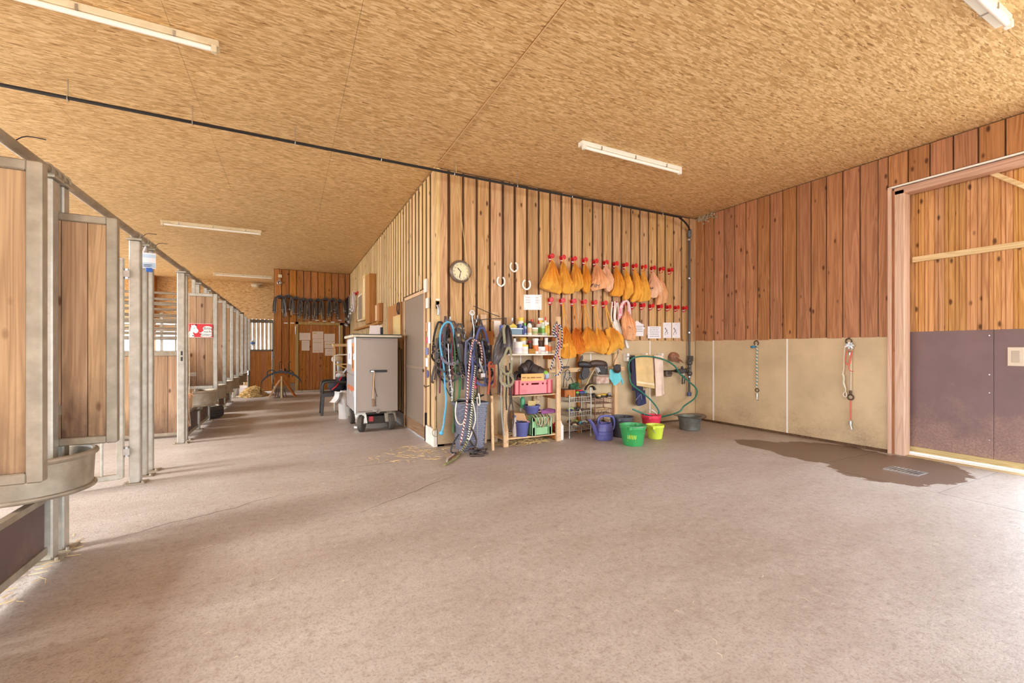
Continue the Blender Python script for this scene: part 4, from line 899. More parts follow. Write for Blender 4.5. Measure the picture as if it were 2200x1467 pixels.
# ---- harness hanging on the end wall
STRP = (LEA, LEAB, pm((76,62,48), .55, 0, .2, 12, name='worn_leather'), LEAD)
GREYL = pm((150,146,140), .45, .2, .2, 16, name='grey_strap'); TANL = pm((176,152,104), .6, 0, .15, 12, name='tan_strap')
bri = [(601, 634, 682, 'pale grey and black bridle, leftmost on the end wall'), (619, 633, 676, 'worn brown harness loop second from left on the end wall'), (636, 637, 678, 'tan-edged bridle third from left on the end wall'),
       (652, 640, 686, 'bridle hanging over the left door post, fourth on the end wall'), (667, 641, 689, 'bridle fifth from the left on the end wall'), (683, 641, 689, 'bridle sixth from the left on the end wall'),
       (699, 639, 680, 'tan and black bridle seventh from left on the end wall'), (715, 640, 686, 'broad looped bridle eighth from left on the end wall'), (730, 643, 676, 'smallest bridle, rightmost on the end wall')]
for i, (u, v0, v1, lab) in enumerate(bri):
    rd = random.Random(50+i); pt = onY(u, v0, EY-.10); pb = onY(u, v1, EY-.10); L = pt.z-pb.z; wd = .125+.015*rd.random()
    hk = thing('bridle_hook', 'red bridle hook behind the '+ORD[i]+' bridle from left on end wall', 'hook', (pt.x, EY-.03, pt.z-.06), 'red hooks on the end wall')
    part('saddle_arc', G().cyl((pt.x, EY-.03, pt.z-.065), (pt.x, EY-.16, pt.z-.06), .042, n=16), LEAD, hk); part('back_plate', G().cyl((pt.x, EY-.03, pt.z-.06), (pt.x, EY-.045, pt.z-.075), .065, n=16), REDP, hk)
    t = thing('bridle', lab, 'bridle', pb, 'bridles on the end wall')
    for k in range(5):
        dx = wd*(.72+.10*k); ya = EY-.07-.018*k; l1 = L*rd.uniform(.72, 1.0); l2 = L*rd.uniform(.7, 1.0); zt = pt.z+.005-.008*k
        m = (LEA, TANL, LEAD, LEAB, STRP[2])[k] if i not in (0, 1) else (GREYL, LEA, STRP[2], GREYL, LEAD)[k]
        part('strap', G().strap([(pt.x-dx*1.15, ya, pt.z-l1), (pt.x-dx*1.1, ya, pt.z-l1*.5), (pt.x-dx*.85, ya, pt.z-.10), (pt.x-dx*.4, ya, zt-.02), (pt.x, ya, zt), (pt.x+dx*.4, ya, zt-.02), (pt.x+dx*.85, ya, pt.z-.10), (pt.x+dx*1.1, ya, pt.z-l2*.5), (pt.x+dx*1.1+rd.uniform(-.02,.03), ya, pt.z-l2)], .034, .008, (0,-1,0), 3), m, t)
        part('buckle', G().cbox((pt.x-dx*1.15, ya-.008, pt.z-l1+.03), (.028, .006, .03)), GALVD, t); part('buckle', G().cbox((pt.x+dx*1.1, ya-.008, pt.z-l2+.04), (.028, .006, .03)), GALVD, t)
for k, u in enumerate((614, 628, 667, 681, 697, 715, 730)):
    p = onY(u, 688+(k % 3)*2 if u > 640 else 694, EY-.032); solo('name_plate', G().cbox(p, (.10, .006, .03)), WHITE, ORD[k]+' small blank name plate from left under the end wall bridles', 'name plate', group='name plates below the bridles', bevel=.001)
# ---- sheets of paper on the boarded door
def sheet(name, pts, m, label, lines, ink, nrm=(0,-1,0), cat='paper', marks=()):
    """pts: lower-left, lower-right, upper-right, upper-left in the place; lines of unreadable print as thin bars"""
    a, b, c_, d = [Vector(p) for p in pts]; n = Vector(nrm)
    t = thing(name, label, cat, (a+b)/2)
    part('sheet', G().slab([a, b, c_, d], n*.0012), m, t, smooth=0)
    g = G()
    def q(s, r): return (a*(1-s)+b*s)*(1-r)+(d*(1-s)+c_*s)*r
    for (s0, s1, r, h_) in lines: g.slab([q(s0, r)+n*.0014, q(s1, r)+n*.0014, q(s1, r+h_)+n*.0014, q(s0, r+h_)+n*.0014], n*.0004)
    if lines: part('print', g, ink, t, smooth=0)
    for (s0, s1, r, h_, mm) in marks: part('marked_line', G().slab([q(s0, r)+n*.0015, q(s1, r)+n*.0015, q(s1, r+h_)+n*.0015, q(s0, r+h_)+n*.0015], n*.0004), mm, t, smooth=0)
    return t
def yrect(u0, v0, u1, v1, Y): return [onY(u0, v1, Y), onY(u1, v1, Y), onY(u1, v0, Y), onY(u0, v0, Y)]
def words(rows, seed, s0=.1, s1=.9, h_=.03):
    rd = random.Random(seed); out = []
    for r in rows:
        s = s0
        while s < s1-.05:
            e = min(s1, s+rd.uniform(.05, .16)); out.append((s, e, r, h_)); s = e+.025
    return out
DYF = EY-.024
sheet('notice', yrect(643, 715, 667, 730.5, DYF), PAPERW, 'landscape printed notice at upper left of the boarded door', words((.78, .6, .42, .24), 1), PINKINK)
sheet('notice', yrect(648, 731.5, 665, 753, DYF), PAPERW, 'small portrait notice at lower left of the boarded door', words([.9-.08*i for i in range(10)], 2, h_=.02), PINKINK)
sheet('notice', yrect(671, 712, 694.5, 727.5, DYF), PAPERW, 'printed notice with yellow heading at upper middle of the boarded door', words((.6, .45, .3, .15), 3), PINKINK, marks=((.08, .42, .72, .12, YELINK),))
sheet('notice', yrect(671.5, 728, 694.8, 757.5, DYF), PAPERW, 'tall printed notice with yellow lines in the middle of the boarded door', words([.9-.07*i for i in range(11)], 4, h_=.02), PINKINK, marks=((.1, .85, .72, .03, YELINK), (.1, .7, .12, .03, YELINK)))
sheet('notice', yrect(696.5, 717, 719.5, 732.5, DYF), PAPERW, 'landscape notice at upper right of the boarded door', words((.8, .64, .48, .32, .16), 5), PINKINK)
sheet('notice', yrect(697, 733, 719.5, 748, DYF), PAPERW, 'landscape notice with one yellow line at right of the boarded door', words((.8, .3, .16), 6), PINKINK, marks=((.1, .8, .5, .08, YELINK),))
sheet('notice', yrect(698, 749, 721, 764, DYF), PAPERW, 'landscape notice with reddish print at lower right of the boarded door', words((.74, .58, .22), 7, .2, .8), pm((170,110,110), .8, name='reddish_print'))
# ================================================================== ON THE CORRIDOR WALL
KX = CX-.012
def xrect(u0, u1, v0a, v0b, v1a, v1b, X):
    """u0 = far (left) edge, u1 = near (right) edge; v at top-left, top-right, bottom-left, bottom-right"""
    return [onX(u0, v1a, X), onX(u1, v1b, X), onX(u1, v0b, X), onX(u0, v0a, X)]
def xplate(u0, u1, vt, vb, X, th):
    a = onX(u0, vt, X); b = onX(u1, vb, X); a2 = onX((u0+u1)/2, vt, X); b2 = onX((u0+u1)/2, vb, X)
    return (min(a.y, b.y), max(a.y, b.y), b2.z, a2.z)
def xbox(u0, u1, vt, vb, th, X=None):
    X = KX if X is None else X
    ya, yb, za, zb = xplate(u0, u1, vt, vb, X, th); return G().box(X-th, X, ya, yb, za, zb), (X, (ya+yb)/2, za), (ya, yb, za, zb)
BRN = wood('picture_wood', (190,134,78), (156,100,52), knots=.1, rnd=.03); PALE = wood('pale_board', (230,196,140), (206,168,112), knots=.2, rnd=.03)
MIRR = pm((176,152,128), .25, .1, .12, 5, name='dull_pane')
# ledge under the frames
g, l_, r_ = xbox(768, 822, 690, 697, .10); solo('wall_ledge', G().box(KX-.10, KX, r_[0], r_[1], 1.83, 1.87), BRN, 'narrow wooden ledge below the framed boards on the corridor wall', 'ledge', bevel=.003)
def framed(u0, u1, vt, vb, th, label, frame, pane, fw=.035, name='wall_frame', cat='frame', X=None):
    g, l_, (ya, yb, za, zb) = xbox(u0, u1, vt, vb, th, X); X = KX if X is None else X
    za = max(za, 1.872) if abs(za-1.86) < .07 else za
    t = thing(name, label, cat, (X-th/2, (ya+yb)/2, za))
    part('frame', G().box(X-th, X, ya, ya+fw, za, zb).box(X-th, X, yb-fw, yb, za, zb).box(X-th, X, ya+fw, yb-fw, za, za+fw).box(X-th, X, ya+fw, yb-fw, zb-fw, zb), frame, t, bevel=.003)
    part('pane', G().box(X-th+.012, X-.004, ya+fw, yb-fw, za+fw, zb-fw), pane, t); return t
framed(768, 776, 653, 690, .05, 'small brown framed board at the far end of the ledge', BRN, pm((186,160,116), .6, 0, .15, 4), .05)
framed(776.5, 790, 632, 689, .10, 'white framed pane standing on the corridor ledge', CREAM, MIRR, .04)
t = framed(792.5, 799.5, 592, 688, .16, 'tall shallow wooden wall cabinet with a light door', PALE, pm((232,206,160), .6, 0, .08, 4), .07, 'wall_cabinet', 'cabinet')
g, l_, (ya, yb, za, zb) = xbox(799.5, 808.5, 592, 688, .16)
part('side_box', G().box(KX-.15, KX, ya, yb, 1.88, zb), BRN, t)
framed(806.5, 818, 655, 689, .04, 'small pale note board next to the tall wall cabinet', PALE, pm((224,192,148), .7, 0, .1, 7), .012, 'note_board', 'board')
g, l_, (ya, yb, za, zb) = xbox(818, 823, 652, 688, .10); solo('wood_offcut', G().box(KX-.08, KX, ya, yb, 1.872, zb), BRN, 'short upright wood piece at the near end of the ledge', 'board', bevel=.003)
# big brown board with a horseshoe by the door
g, l_, (ya, yb, za, zb) = xbox(836.5, 864.5, 654, 720, .03)
t = thing('door_side_board', 'upright brown board with a pale sheet between trolley and grey door', 'board', (KX, (ya+yb)/2, za))
part('board', G().box(KX-.03, KX, ya, yb, 1.3, zb), BRN, t, bevel=.003)
ym = onX(848.5, 700, KX).y
part('pale_sheet', G().box(KX-.036, KX-.03, ya+.02, ym, 1.32, zb-.22), PALE, t)
def shoe(c, R, ax_u, ax_v, r=.012, open_=.62, depth=None):
    """horseshoe: open end along +ax_v"""
    u, v = Vector(ax_u), Vector(ax_v); n = u.cross(v).normalized(); pts = []
    for i in range(15):
        th = pi*(.5+open_*.28)+ (2*pi-pi*open_*.56)*i/14
        pts.append(Vector(c)+u*cos(th)*R*.86+v*sin(th)*R)
    g = G(); g.strap(pts, .024, .012, n, 2); return g
c_ = onX(855, 661, KX-.05); solo('horseshoe', shoe(c_, .10, (0,-1,0), (0,0,1)), pm((52,48,48), .5, .4, .1, 12), 'dark iron horseshoe on the brown board beside the grey door', 'horseshoe')
c_ = onX(902, 610, KX-.02)
solo('cord_loop', G().tube([Vector((KX-.02, c_.y+.03*math.cos(a), c_.z+.13*math.sin(a))) for a in [-pi/2+pi*i/8 for i in range(9)]], .007, 6, 3), pm((226,214,186), .7), 'pale curved loop hanging above the grey door', 'loop')
# white sheets below the ledge and on the trolley lid
a = xrect(794, 814, 701, 696, 716, 717, KX-.01); sheet('pinned_paper', [a[0]+Vector((0,0,.02)), a[1]+Vector((0,0,.02)), a[2], a[3]], PAPER, 'white paper sheets pinned to the corridor wall above the trolley', words((.7, .5, .3), 12), PINKINK, (-1,0,0))
t = thing('paper_stack', 'loose white papers leaning on the trolley lid', 'paper', (1.35, 7.9, z1+.052))
part('leaning_sheet', G().slab([(1.22, 7.85, z1+.053), (1.42, 7.80, z1+.053), (1.46, 7.98, z1+.24), (1.26, 8.03, z1+.24)], (0, .004, .002)), PAPER, t, smooth=0)
part('flat_sheet', G().box(1.02, 1.25, 7.5, 7.85, z1+.0525, z1+.056), PAPER, t); part('dark_clip', G().box(1.41, 1.45, 7.8, 7.86, z1+.053, z1+.20), BLACK, t)
# harness cluster on a red rack, far corridor wall
p = onX(757, 640, KX)
t = thing('hook_rack', 'red plastic hook rack on the far corridor wall', 'hook rack', p)
pa, pb = onX(751, 645, KX), onX(770, 632, KX)
part('rail', G().box(KX-.03, KX, pb.y, pa.y, p.z-.02, p.z+.05), REDP, t, bevel=.004)
for i in range(5): 
    y = pb.y+(pa.y-pb.y)*(i+.5)/5; part('hook', G().cyl((KX-.02, y, p.z), (KX-.12, y, p.z+.02), .03, n=12), REDP, t)
ylist = [pb.y+(pa.y-pb.y)*(i+.5)/5 for i in range(5)]
for i, y in enumerate(ylist):
    rd = random.Random(80+i)
    t = thing('halter', ('white rope halter', 'pale webbing halter', 'grey rope halter', 'black bridle with rings', 'dark leather bridle')[i]+', '+ORD[i]+' from near on the red rack', 'halter', (KX-.1, y, p.z-.6), 'halters on the red rack')
    m = (PAPER, CREAM, GREYL, LEA, LEAD)[i]; Ls = (.55, .6, .85, .95, .9)[i]
    for k in range(4):
        dy = .07+.02*k; ya = KX-.07-.02*k
        part('strap', G().strap([(ya, y-dy, p.z-Ls*rd.uniform(.75, 1)), (ya, y-dy, p.z-.3), (ya, y-dy*.6, p.z-.02), (ya, y, p.z+.035), (ya, y+dy*.6, p.z-.02), (ya, y+dy, p.z-.3), (ya, y+dy*.8, p.z-Ls*rd.uniform(.75, 1))], .03, .008, (-1,0,0), 3), m, t)
    part('ring', G().torus((KX-.15, y, p.z-Ls*.7), (1,0,0), .06, .010, 18, 6).torus((KX-.15, y-.04, p.z-Ls*.9), (1,.2,0), .05, .009, 18, 6), STEEL, t)
# ---- small things on the corner by the grey door
def tagbox(name, u0, u1, vt, vb, m, label, cat, th=.006, rnd_=False):
    ya, yb, za, zb = xplate(u0, u1, vt, vb, KX-.004, th); ya = max(ya, 5.56)
    return solo(name, G().box(KX-.004-th, KX-.002, ya, yb, za, zb), m, label, cat, bevel=.0015)
tagbox('light_switch', 914.5, 920, 600, 628, WHITE, 'white light switch high on the corner beside the grey door', 'switch', .03)
tagbox('light_switch', 917, 923, 640, 662, WHITE, 'second white switch plate below on the corner beside the grey door', 'switch', .02)
tagbox('calendar_strip', 920, 925, 692, 738, PAPER, 'narrow white paper strip on the corner beside the grey door', 'paper')
tagbox('sticker', 915.5, 919.5, 724, 738, pm((206,90,96), .6), 'small red sticker on the corner beside the grey door', 'sticker')
tagbox('sticker', 915, 920.5, 747, 762, pm((120,128,176), .6), 'small square blue sticker on the corner beside the grey door', 'sticker')
tagbox('sticker', 915, 920.5, 769, 788, PAPER, 'small white sticker with horse drawing on the corner', 'sticker')
c_ = onX(918.5, 803, KX-.006); solo('sticker', G().lathe([(.0, 0), (.055, 0), (.055, .004), (0, .004)], (KX-.003, c_.y, c_.z), (-1,0,0), 24, 1, 1.0), pm((84,92,150), .6), 'round blue emblem sticker low on the corner beside the grey door', 'sticker')
tagbox('wood_tag', 915, 919, 693, 712, pm((206,150,110), .7), 'small oval wooden tag on the corner beside the grey door', 'tag')
p = onX(919, 830, KX-.02); solo('coat_hook', G().tube([(KX, p.y, p.z+.01), (KX-.03, p.y, p.z), (KX-.06, p.y, p.z-.005), (KX-.07, p.y, p.z+.02)], .007, 6, 3), IRON, 'small dark hook on the corner post near the blue rope', 'hook')
# ================================================================== FRONT WALL: clock, shoes, papers, hooks, sacks
BF = FY-.03            # face of the boards
def yb(u, v, off=0): return onY(u, v, BF-off)
# ---- wall clock, about 10:32
c = yb(988, 584, 0); R = .152
t = thing('wall_clock', 'round wall clock with cream dial and brown-grey rim', 'clock', c)
FR = (0,-1,0)
part('rim', G().lathe([(R*.80, .0), (R*1.0, .0), (R*1.02, .02), (R*.98, .05), (R*.90, .058), (R*.85, .05), (R*.79, .042), (R*.77, .02)], c, FR, 48), pm((128,108,92), .35, .3, .1, 20, name='clock_rim'), t, smooth=60)
part('bezel', G().torus(c+Vector((0,-.046,0)), FR, R*.80, .005, 48, 8), STEEL, t)
part('dial', G().cyl(c+Vector((0,-.02,0)), c+Vector((0,-.03,0)), R*.79, n=48), pm((236,220,176), .5, 0, .03, 5, name='dial_cream'), t)
MX = Matrix.Rotation(pi/2, 4, 'X')
for i in range(1, 13):
    a = pi/2-i*pi/6; g = text_geo(str(i), R*.22); g.xf(Matrix.Translation(c+Vector((cos(a)*R*.62, -.0306, sin(a)*R*.62))) @ MX); part('numeral', g, pm((70,60,50), .6), t, smooth=0)
def hand(a, L, w_): 
    d = Vector((sin(a), 0, cos(a))); n = Vector((cos(a), 0, -sin(a))); o = c+Vector((0,-.033,0))
    return G().slab([o-d*R*.08-n*w_*.4, o-d*R*.08+n*w_*.4, o+d*L*.7+n*w_, o+d*L, o+d*L*.7-n*w_], (0,-.001,0))
part('hour_hand', hand(2*pi*(10.53/12), R*.48, .007), SB, t, smooth=0); part('minute_hand', hand(2*pi*(32/60), R*.70, .006), SB, t, smooth=0)
part('hub', G().cyl(c+Vector((0,-.03,0)), c+Vector((0,-.037,0)), .006, n=12), SB, t)
# ---- horseshoes
HS = pm((226,214,200), .45, .3, .15, 18, name='whitened_iron')
for u, v, lab, sx, an in ((1104, 573, 'upper right pale horseshoe of three on the board wall', 1, -.12), (1076, 604, 'left pale horseshoe of three on the board wall', 1, 0), (1131, 611, 'lower right pale horseshoe of three on the board wall', 1.05, .1)):
    c = yb(u, v, .01); q = Matrix.Rotation(an, 4, 'Y')
    t = thing('horseshoe', lab, 'horseshoe', c)
    part('iron', shoe(c, .068*sx, q @ Vector((1,0,0)), q @ Vector((0,0,1))), HS, t, smooth=40); part('nail', G().cyl(c+Vector((.0,.006,-.058)), c+Vector((0,-.012,-.058)), .005, n=6).cyl(c+Vector((.04,.006,-.03)), c+Vector((.04,-.011,-.03)), .004, n=6).cyl(c+Vector((-.04,.006,-.03)), c+Vector((-.04,-.011,-.03)), .004, n=6), IRON, t)
# ---- papers on the boards
t = sheet('notice', yrect(1125, 633, 1163.5, 665.5, BF-.002), PAPER, 'large white notice with blanked-out middle left of the hook rows', words((.80, .62, .46), 21, .12, .38, .05)+words((.78, .60, .44), 22, .66, .88, .05), PINKINK)
a = yrect(1139, 634, 1150, 665.5, BF-.0036); part('blank_strip', G().slab(a, (0,-.0006,0)), pm((250,248,252), .6, 0, .01, 5), t, smooth=0)
part('pin', G().add([], [])if False else G().blob(yb(1127, 635.5, .004), (.005,.004,.005), 8, 6).blob(yb(1161.5, 637, .004), (.005,.004,.005), 8, 6).blob(yb(1127, 662, .004), (.005,.004,.005), 8, 6).blob(yb(1159, 662, .004), (.005,.004,.005), 8, 6), INK, t)
sheet('notice', yrect(1361, 696, 1382.5, 722, BF-.004), PAPER, 'white printed notice partly hidden behind the salmon bag', words((.80, .66, .52, .38), 23, .08, .9, .04), INK)
solo('paper_corner', G().slab([yb(1360, 697, .001), yb(1386, 703, .001), yb(1381, 712, .001), yb(1381, 697, .001), yb(1368, 688.5, .001)], (0,-.0008,0)), PAPER, 'tilted white sheet peeking out behind the printed notice', 'paper', smooth=0)
sheet('notice', yrect(1391.5, 701, 1420, 727, BF-.003), PAPER, 'square white notice with centred lines between the hook row and panels', words((.86, .70, .52, .34, .16), 24, .16, .84, .035), INK)
def stick(uc, vc):
    k = .8; P = lambda du, dv: yb(uc+du*k, vc+dv*k, .0048)
    g = G()
    for a, b in (((-3,-9),(-1,-4)), ((-1,-4),(0,0)), ((0,0),(-4,6)), ((0,0),(3,4)), ((3,4),(2,9)), ((-4,6),(-3,11)), ((-1,-3),(3,-2)), ((-3,-9),(-4,-6)), ((-4,-6),(-1,-4))): g.bar(P(*a), P(*b), .008, .001, (0,1,0))
    return g
for uc, u0, u1, lab in ((1433, 1424.5, 1442, 'left one of two drawn sheets beside the corner pipe'), (1451.5, 1444, 1461, 'right one of two drawn sheets beside the corner pipe')):
    t = sheet('drawing_sheet', yrect(u0, 693, u1, 726, BF-.003), PAPER, lab, [(.36, .64, .88, .02), (.1, .9, .8, .006), (.3, .7, .06, .012)], PINKINK); part('figure', stick(uc-1, 711), SB, t, smooth=0)
# ---- red bridle hooks (plate, half-round saddle with raised front lip, small coat hook below)
t = thing('hook_proto', 'proto', 'hook')
part('back_plate', G().slab([Vector((.034*cos(a), 0, .034*sin(a))) for a in [2*pi*i/20 for i in range(20)]], (0,-.010,0)).slab([(-.022,0,-.02), (.022,0,-.02), (.012,0,-.075), (-.012,0,-.075)], (0,-.008,0)), REDP, t, local=True)
arc = [pi*(-.08)+pi*1.16*i/16 for i in range(17)]
part('saddle_arc', G().slab([Vector((.030*cos(a), -.008, .030*sin(a)-.002)) for a in arc]+[Vector((.024*cos(a), -.008, .024*sin(a)-.002)) for a in arc[::-1]], (0,-.062,0)), REDP, t, local=True)
part('front_lip', G().lathe([(0, .0), (.024, .0), (.036, .004), (.038, .009), (.030, .009), (.024, .004), (0, .003)], (0, -.066, .002), FR, 24), REDP, t, local=True)
part('lip_highlight', G().torus((0, -.073, .002), FR, .0365, .0022, 24, 6, (pi*.05, pi*.95)), WHITE, t, local=True)  # white arc paints a highlight along the top of the red lip
part('coat_hook', G().tube([(0, -.004, -.05), (0, -.022, -.062), (0, -.045, -.060), (0, -.058, -.046)], .006, 8, 3), REDP, t, local=True)
part('label_tag', G().box(-.022, .022, -.012, -.008, -.052, -.036), WHITE, t, local=True)
proto = t
xs_up = [onY(1184.8, 552, BF).x+(onY(1439, 580, BF).x-onY(1184.8, 552, BF).x)*i/12 for i in range(13)]
zu = [onY(1184.8, 552, BF).z, onY(1437, 581, BF).z]; zl = [onY(1184, 645, BF).z, onY(1469, 662, BF).z]
xs_lo = [onY(1184, 645, BF).x+(onY(1470, 662, BF).x-onY(1184, 645, BF).x)*i/14 for i in range(15)]
HU = [Vector((x-.03, BF, zu[0]+(zu[1]-zu[0])*i/12)) for i, x in enumerate(xs_up)]; HL = [Vector((x-.03, BF, zl[0]+(zl[1]-zl[0])*i/14)) for i, x in enumerate(xs_lo)]
for i, p in enumerate(HU): dup(proto, p, 'red hook, '+ORD[i]+' from the left in the upper hook row', 0, 'red hooks of the upper row')
for i, p in enumerate(HL): dup(proto, p, 'red hook, '+ORD[i]+' from the left in the lower hook row', 0, 'red hooks of the lower row')
for ch in list(proto.children): bpy.data.objects.remove(ch)
bpy.data.objects.remove(proto)
# ---- cloth feed sacks
def cloth(name, rgb, fold=.3):
    m, t, b = nodes(name); v = coords(t, (1,1,1)); n1 = noise(t, v, 6, 4); cc = s2l(rgb)
    t.links.new(ramp(t, n1, [(.3, sc(cc, .86)), (.7, sc(cc, 1.1))]), b.inputs['Base Color']); b.inputs['Roughness'].default_value = .9
    b.inputs['Specular IOR Level'].default_value = .15
    try: b.inputs['Sheen Weight'].default_value = .15
    except Exception: pass
    bump(t, b, noise(t, coords(t, (14,14,3)), 2.5, 3, .5, 1.0), fold, .02); return m
C_OR = cloth('sack_orange', (224,152,54)); C_YE = cloth('sack_yellow', (230,166,66)); C_SA = cloth('sack_salmon', (228,168,120)); C_LT = cloth('sack_pale_salmon', (234,186,150)); C_WH = cloth('sack_white', (232,226,216)); C_DO = cloth('sack_deep_orange', (214,124,40))
def arcpts(outline, n):
    P = catmull(outline, 5); L = [0]
    for i in range(1, len(P)): L.append(L[-1]+(P[i]-P[i-1]).length)
    out = []
    for k in range(n+1):
        d = L[-1]*k/n; i = 0
        while i < len(L)-2 and L[i+1] < d: i += 1
        f = (d-L[i])/max(1e-9, L[i+1]-L[i]); out.append(P[i].lerp(P[i+1], min(1, f)))
    return out
def sack_mesh(apex, outline, Y, depth, seed, folds=9):
    """apex and outline (left edge, round the bottom, right edge) in picture coordinates on plane Y"""
    rd = random.Random(seed); A = onY(*apex, Y); O = [onY(u, v, Y) for u, v in outline]; nu, nv = 36, 18
    E = arcpts(O, nu); ph = rd.uniform(0, 6); ph2 = rd.uniform(0, 6)
    def f(s, q, side):
        i = s*nu; k = min(int(i), nu-1); e = E[k].lerp(E[k+1], i-k)
        p = A.lerp(e, .03+.97*q); prof = math.sin(pi*min(1, s))**.55
        b = depth*prof*(q**.8)*(1.0-.55*max(0, q-.80)/.2*1.0)
        if side > 0:
            fo = depth*.24*math.sin(folds*2*pi*s+ph+1.5*q)*q**.35*(1-.65*q)*prof*2.0+depth*.15*math.sin(4*pi*s+ph2+7*q)*q*prof
            return p+Vector((0, -max(.004, b+fo), 0))
        return p+Vector((0, .35*b, 0))
    g = G().surf(lambda s, q: f(s, q, 1), nu, nv).surf(lambda s, q: f(s, q, -1), nu, nv)
    bl = [f(i/nu, 1, 1) for i in range(nu+1)]; b2 = [f(i/nu, 1, -1) for i in range(nu+1)]
    n0 = len(bl); g.add(bl+b2, [(i, i+1, n0+i+1, n0+i) for i in range(n0-1)])
    return g
def feed_sack(apex, outline, hookp, mat_, label, seed, depth=.10, Y=None, straps=None, loop=True, group='cloth feed sacks on the hooks'):
    Y = Y or BF-.085; g = sack_mesh(apex, outline, Y, depth, seed); b = min(p.z for p in g.v)
    A = onY(*apex, Y)
    t = thing('feed_bag', label, 'bag', (A.x, Y, b), group)
    part('bag', g, mat_, t, smooth=70)
    hp = hookp+Vector((0, -.04, .028))
    if straps is None: straps = [(0, 0), (.012, 0)]
    for dx, dz in straps:
        part('drawstring', G().strap([hp+Vector((dx*.3, .0, 0)), hp.lerp(A, .55)+Vector((dx, -.005, 0)), A+Vector((dx*.5, -.008, dz-.02))], .010, .004, FR, 3), mat_, t)
    if loop: part('string_tail', G().tube([A+Vector((.01,-.012,0)), A+Vector((.03,-.03,-.04)), A+Vector((.035,-.03,-.10)), A+Vector((.028,-.026,-.15))], .0035, 5, 3), mat_, t)
    return t
z1_ = lambda pts: [(1150+x/9.78, 530+y/9.78) for x, y in pts]; z2_ = lambda pts: [(1320+x/9.78, 540+y/9.78) for x, y in pts]
z3_ = lambda pts: [(1180+x/8.63, 690+y/8.63) for x, y in pts]
UP = [((345,280), [(300,330),(200,600),(95,820),(150,880),(300,945),(450,985),(515,990),(500,820),(450,560),(390,340)], C_YE, 'widest yellow-orange cloth sack, leftmost in the upper row', z1_, .13),
      ((575,300), [(540,360),(490,640),(520,760),(530,940),(640,995),(780,970),(735,820),(700,640),(615,360)], C_YE, 'yellow-orange sack with dangling string, second in the upper row', z1_, .10),
      ((820,330), [(780,440),(750,640),(700,830),(740,930),(830,945),(900,930),(975,810),(930,580),(880,420)], C_YE, 'smooth rounded yellow-orange sack, third in the upper row', z1_, .13),
      ((1040,350), [(1000,450),(985,700),(975,860),(1010,940),(1080,990),(1140,880),(1150,700),(1090,440)], C_OR, 'narrow orange sack with looped tie, fourth in the upper row', z1_, .09),
      ((1280,370), [(1230,440),(1160,700),(1125,860),(1170,930),(1300,905),(1480,860),(1505,790),(1420,600),(1340,430)], C_SA, 'salmon sack lettered TOM, fifth in the upper row', z1_, .13),
      ((1470,390), [(1430,470),(1400,530),(1440,720),(1460,880),(1520,955),(1600,880),(1630,740),(1570,560),(1510,440)], C_LT, 'slim pale salmon sack, sixth in the upper row', z1_, .09),
      ((1680,400), [(1660,500),(1640,760),(1570,970),(1600,1030),(1680,1040),(1760,1050),(1835,880),(1800,690),(1720,470)], C_OR, 'orange sack with drawn mark, seventh in the upper row', z1_, .11),
      ((225,370), [(205,480),(190,700),(180,880),(190,1025),(260,1010),(365,880),(370,790),(310,580),(260,430)], C_YE, 'yellow sack with open orange fold, eighth in the upper row', z2_, .10),
      ((415,360), [(395,470),(380,700),(365,900),(345,1060),(440,1045),(600,960),(560,800),(500,560),(440,420)], C_YE, 'pleated yellow sack with lowest left corner, ninth in the upper row', z2_, .10),
      ((585,390), [(565,500),(560,700),(550,900),(490,1060),(600,1050),(725,1020),(725,850),(680,680),(620,470)], C_YE, 'yellow sack pulled to the right, tenth in the upper row', z2_, .09),
      ((795,420), [(770,540),(730,690),(705,760),(715,900),(730,980),(850,970),(995,890),(950,740),(880,580),(820,470)], C_LT, 'pale salmon sack with dark scribble, eleventh in the upper row', z2_, .11),
      ((955,480), [(940,600),(930,700),(900,900),(865,1110),(940,1110),(1095,1050),(1070,850),(1050,720),(990,600)], C_SA, 'long salmon sack, twelfth and rightmost in the upper row', z2_, .08)]
BAGS = []
for i, (ap, ol, m, lab, zf, dep) in enumerate(UP):
    BAGS.append(feed_sack(zf([ap])[0], zf(ol), HU[i], m, lab, 100+i, dep*.8, BF-.075-.012*(i % 2), group='cloth feed sacks on the upper hooks'))
def lettering(bag, txt, u, v, size, m=INK):
    ob = [c_ for c_ in bag.children if c_.name.startswith('bag')][0]; me = ob.data
    from mathutils.bvhtree import BVHTree
    off = wloc(ob); bv = BVHTree.FromPolygons([v_.co+off for v_ in me.vertices], [tuple(p.vertices) for p in me.polygons])
    g = text_geo(txt, size); o = onY(u, v, BF-.2); g.xf(Matrix.Translation(o) @ MX)
    for i, p in enumerate(g.v):
        h = bv.ray_cast(Vector((p.x, 4.5, p.z)), Vector((0,1,0)))
        if h[0]: g.v[i] = h[0]+Vector((0,-.004,0))
    part('hand_lettering', g, m, bag, smooth=0)
lettering(BAGS[4], 'TOM', 1283, 613, .075); lettering(BAGS[10], '605', 1403, 619, .055)
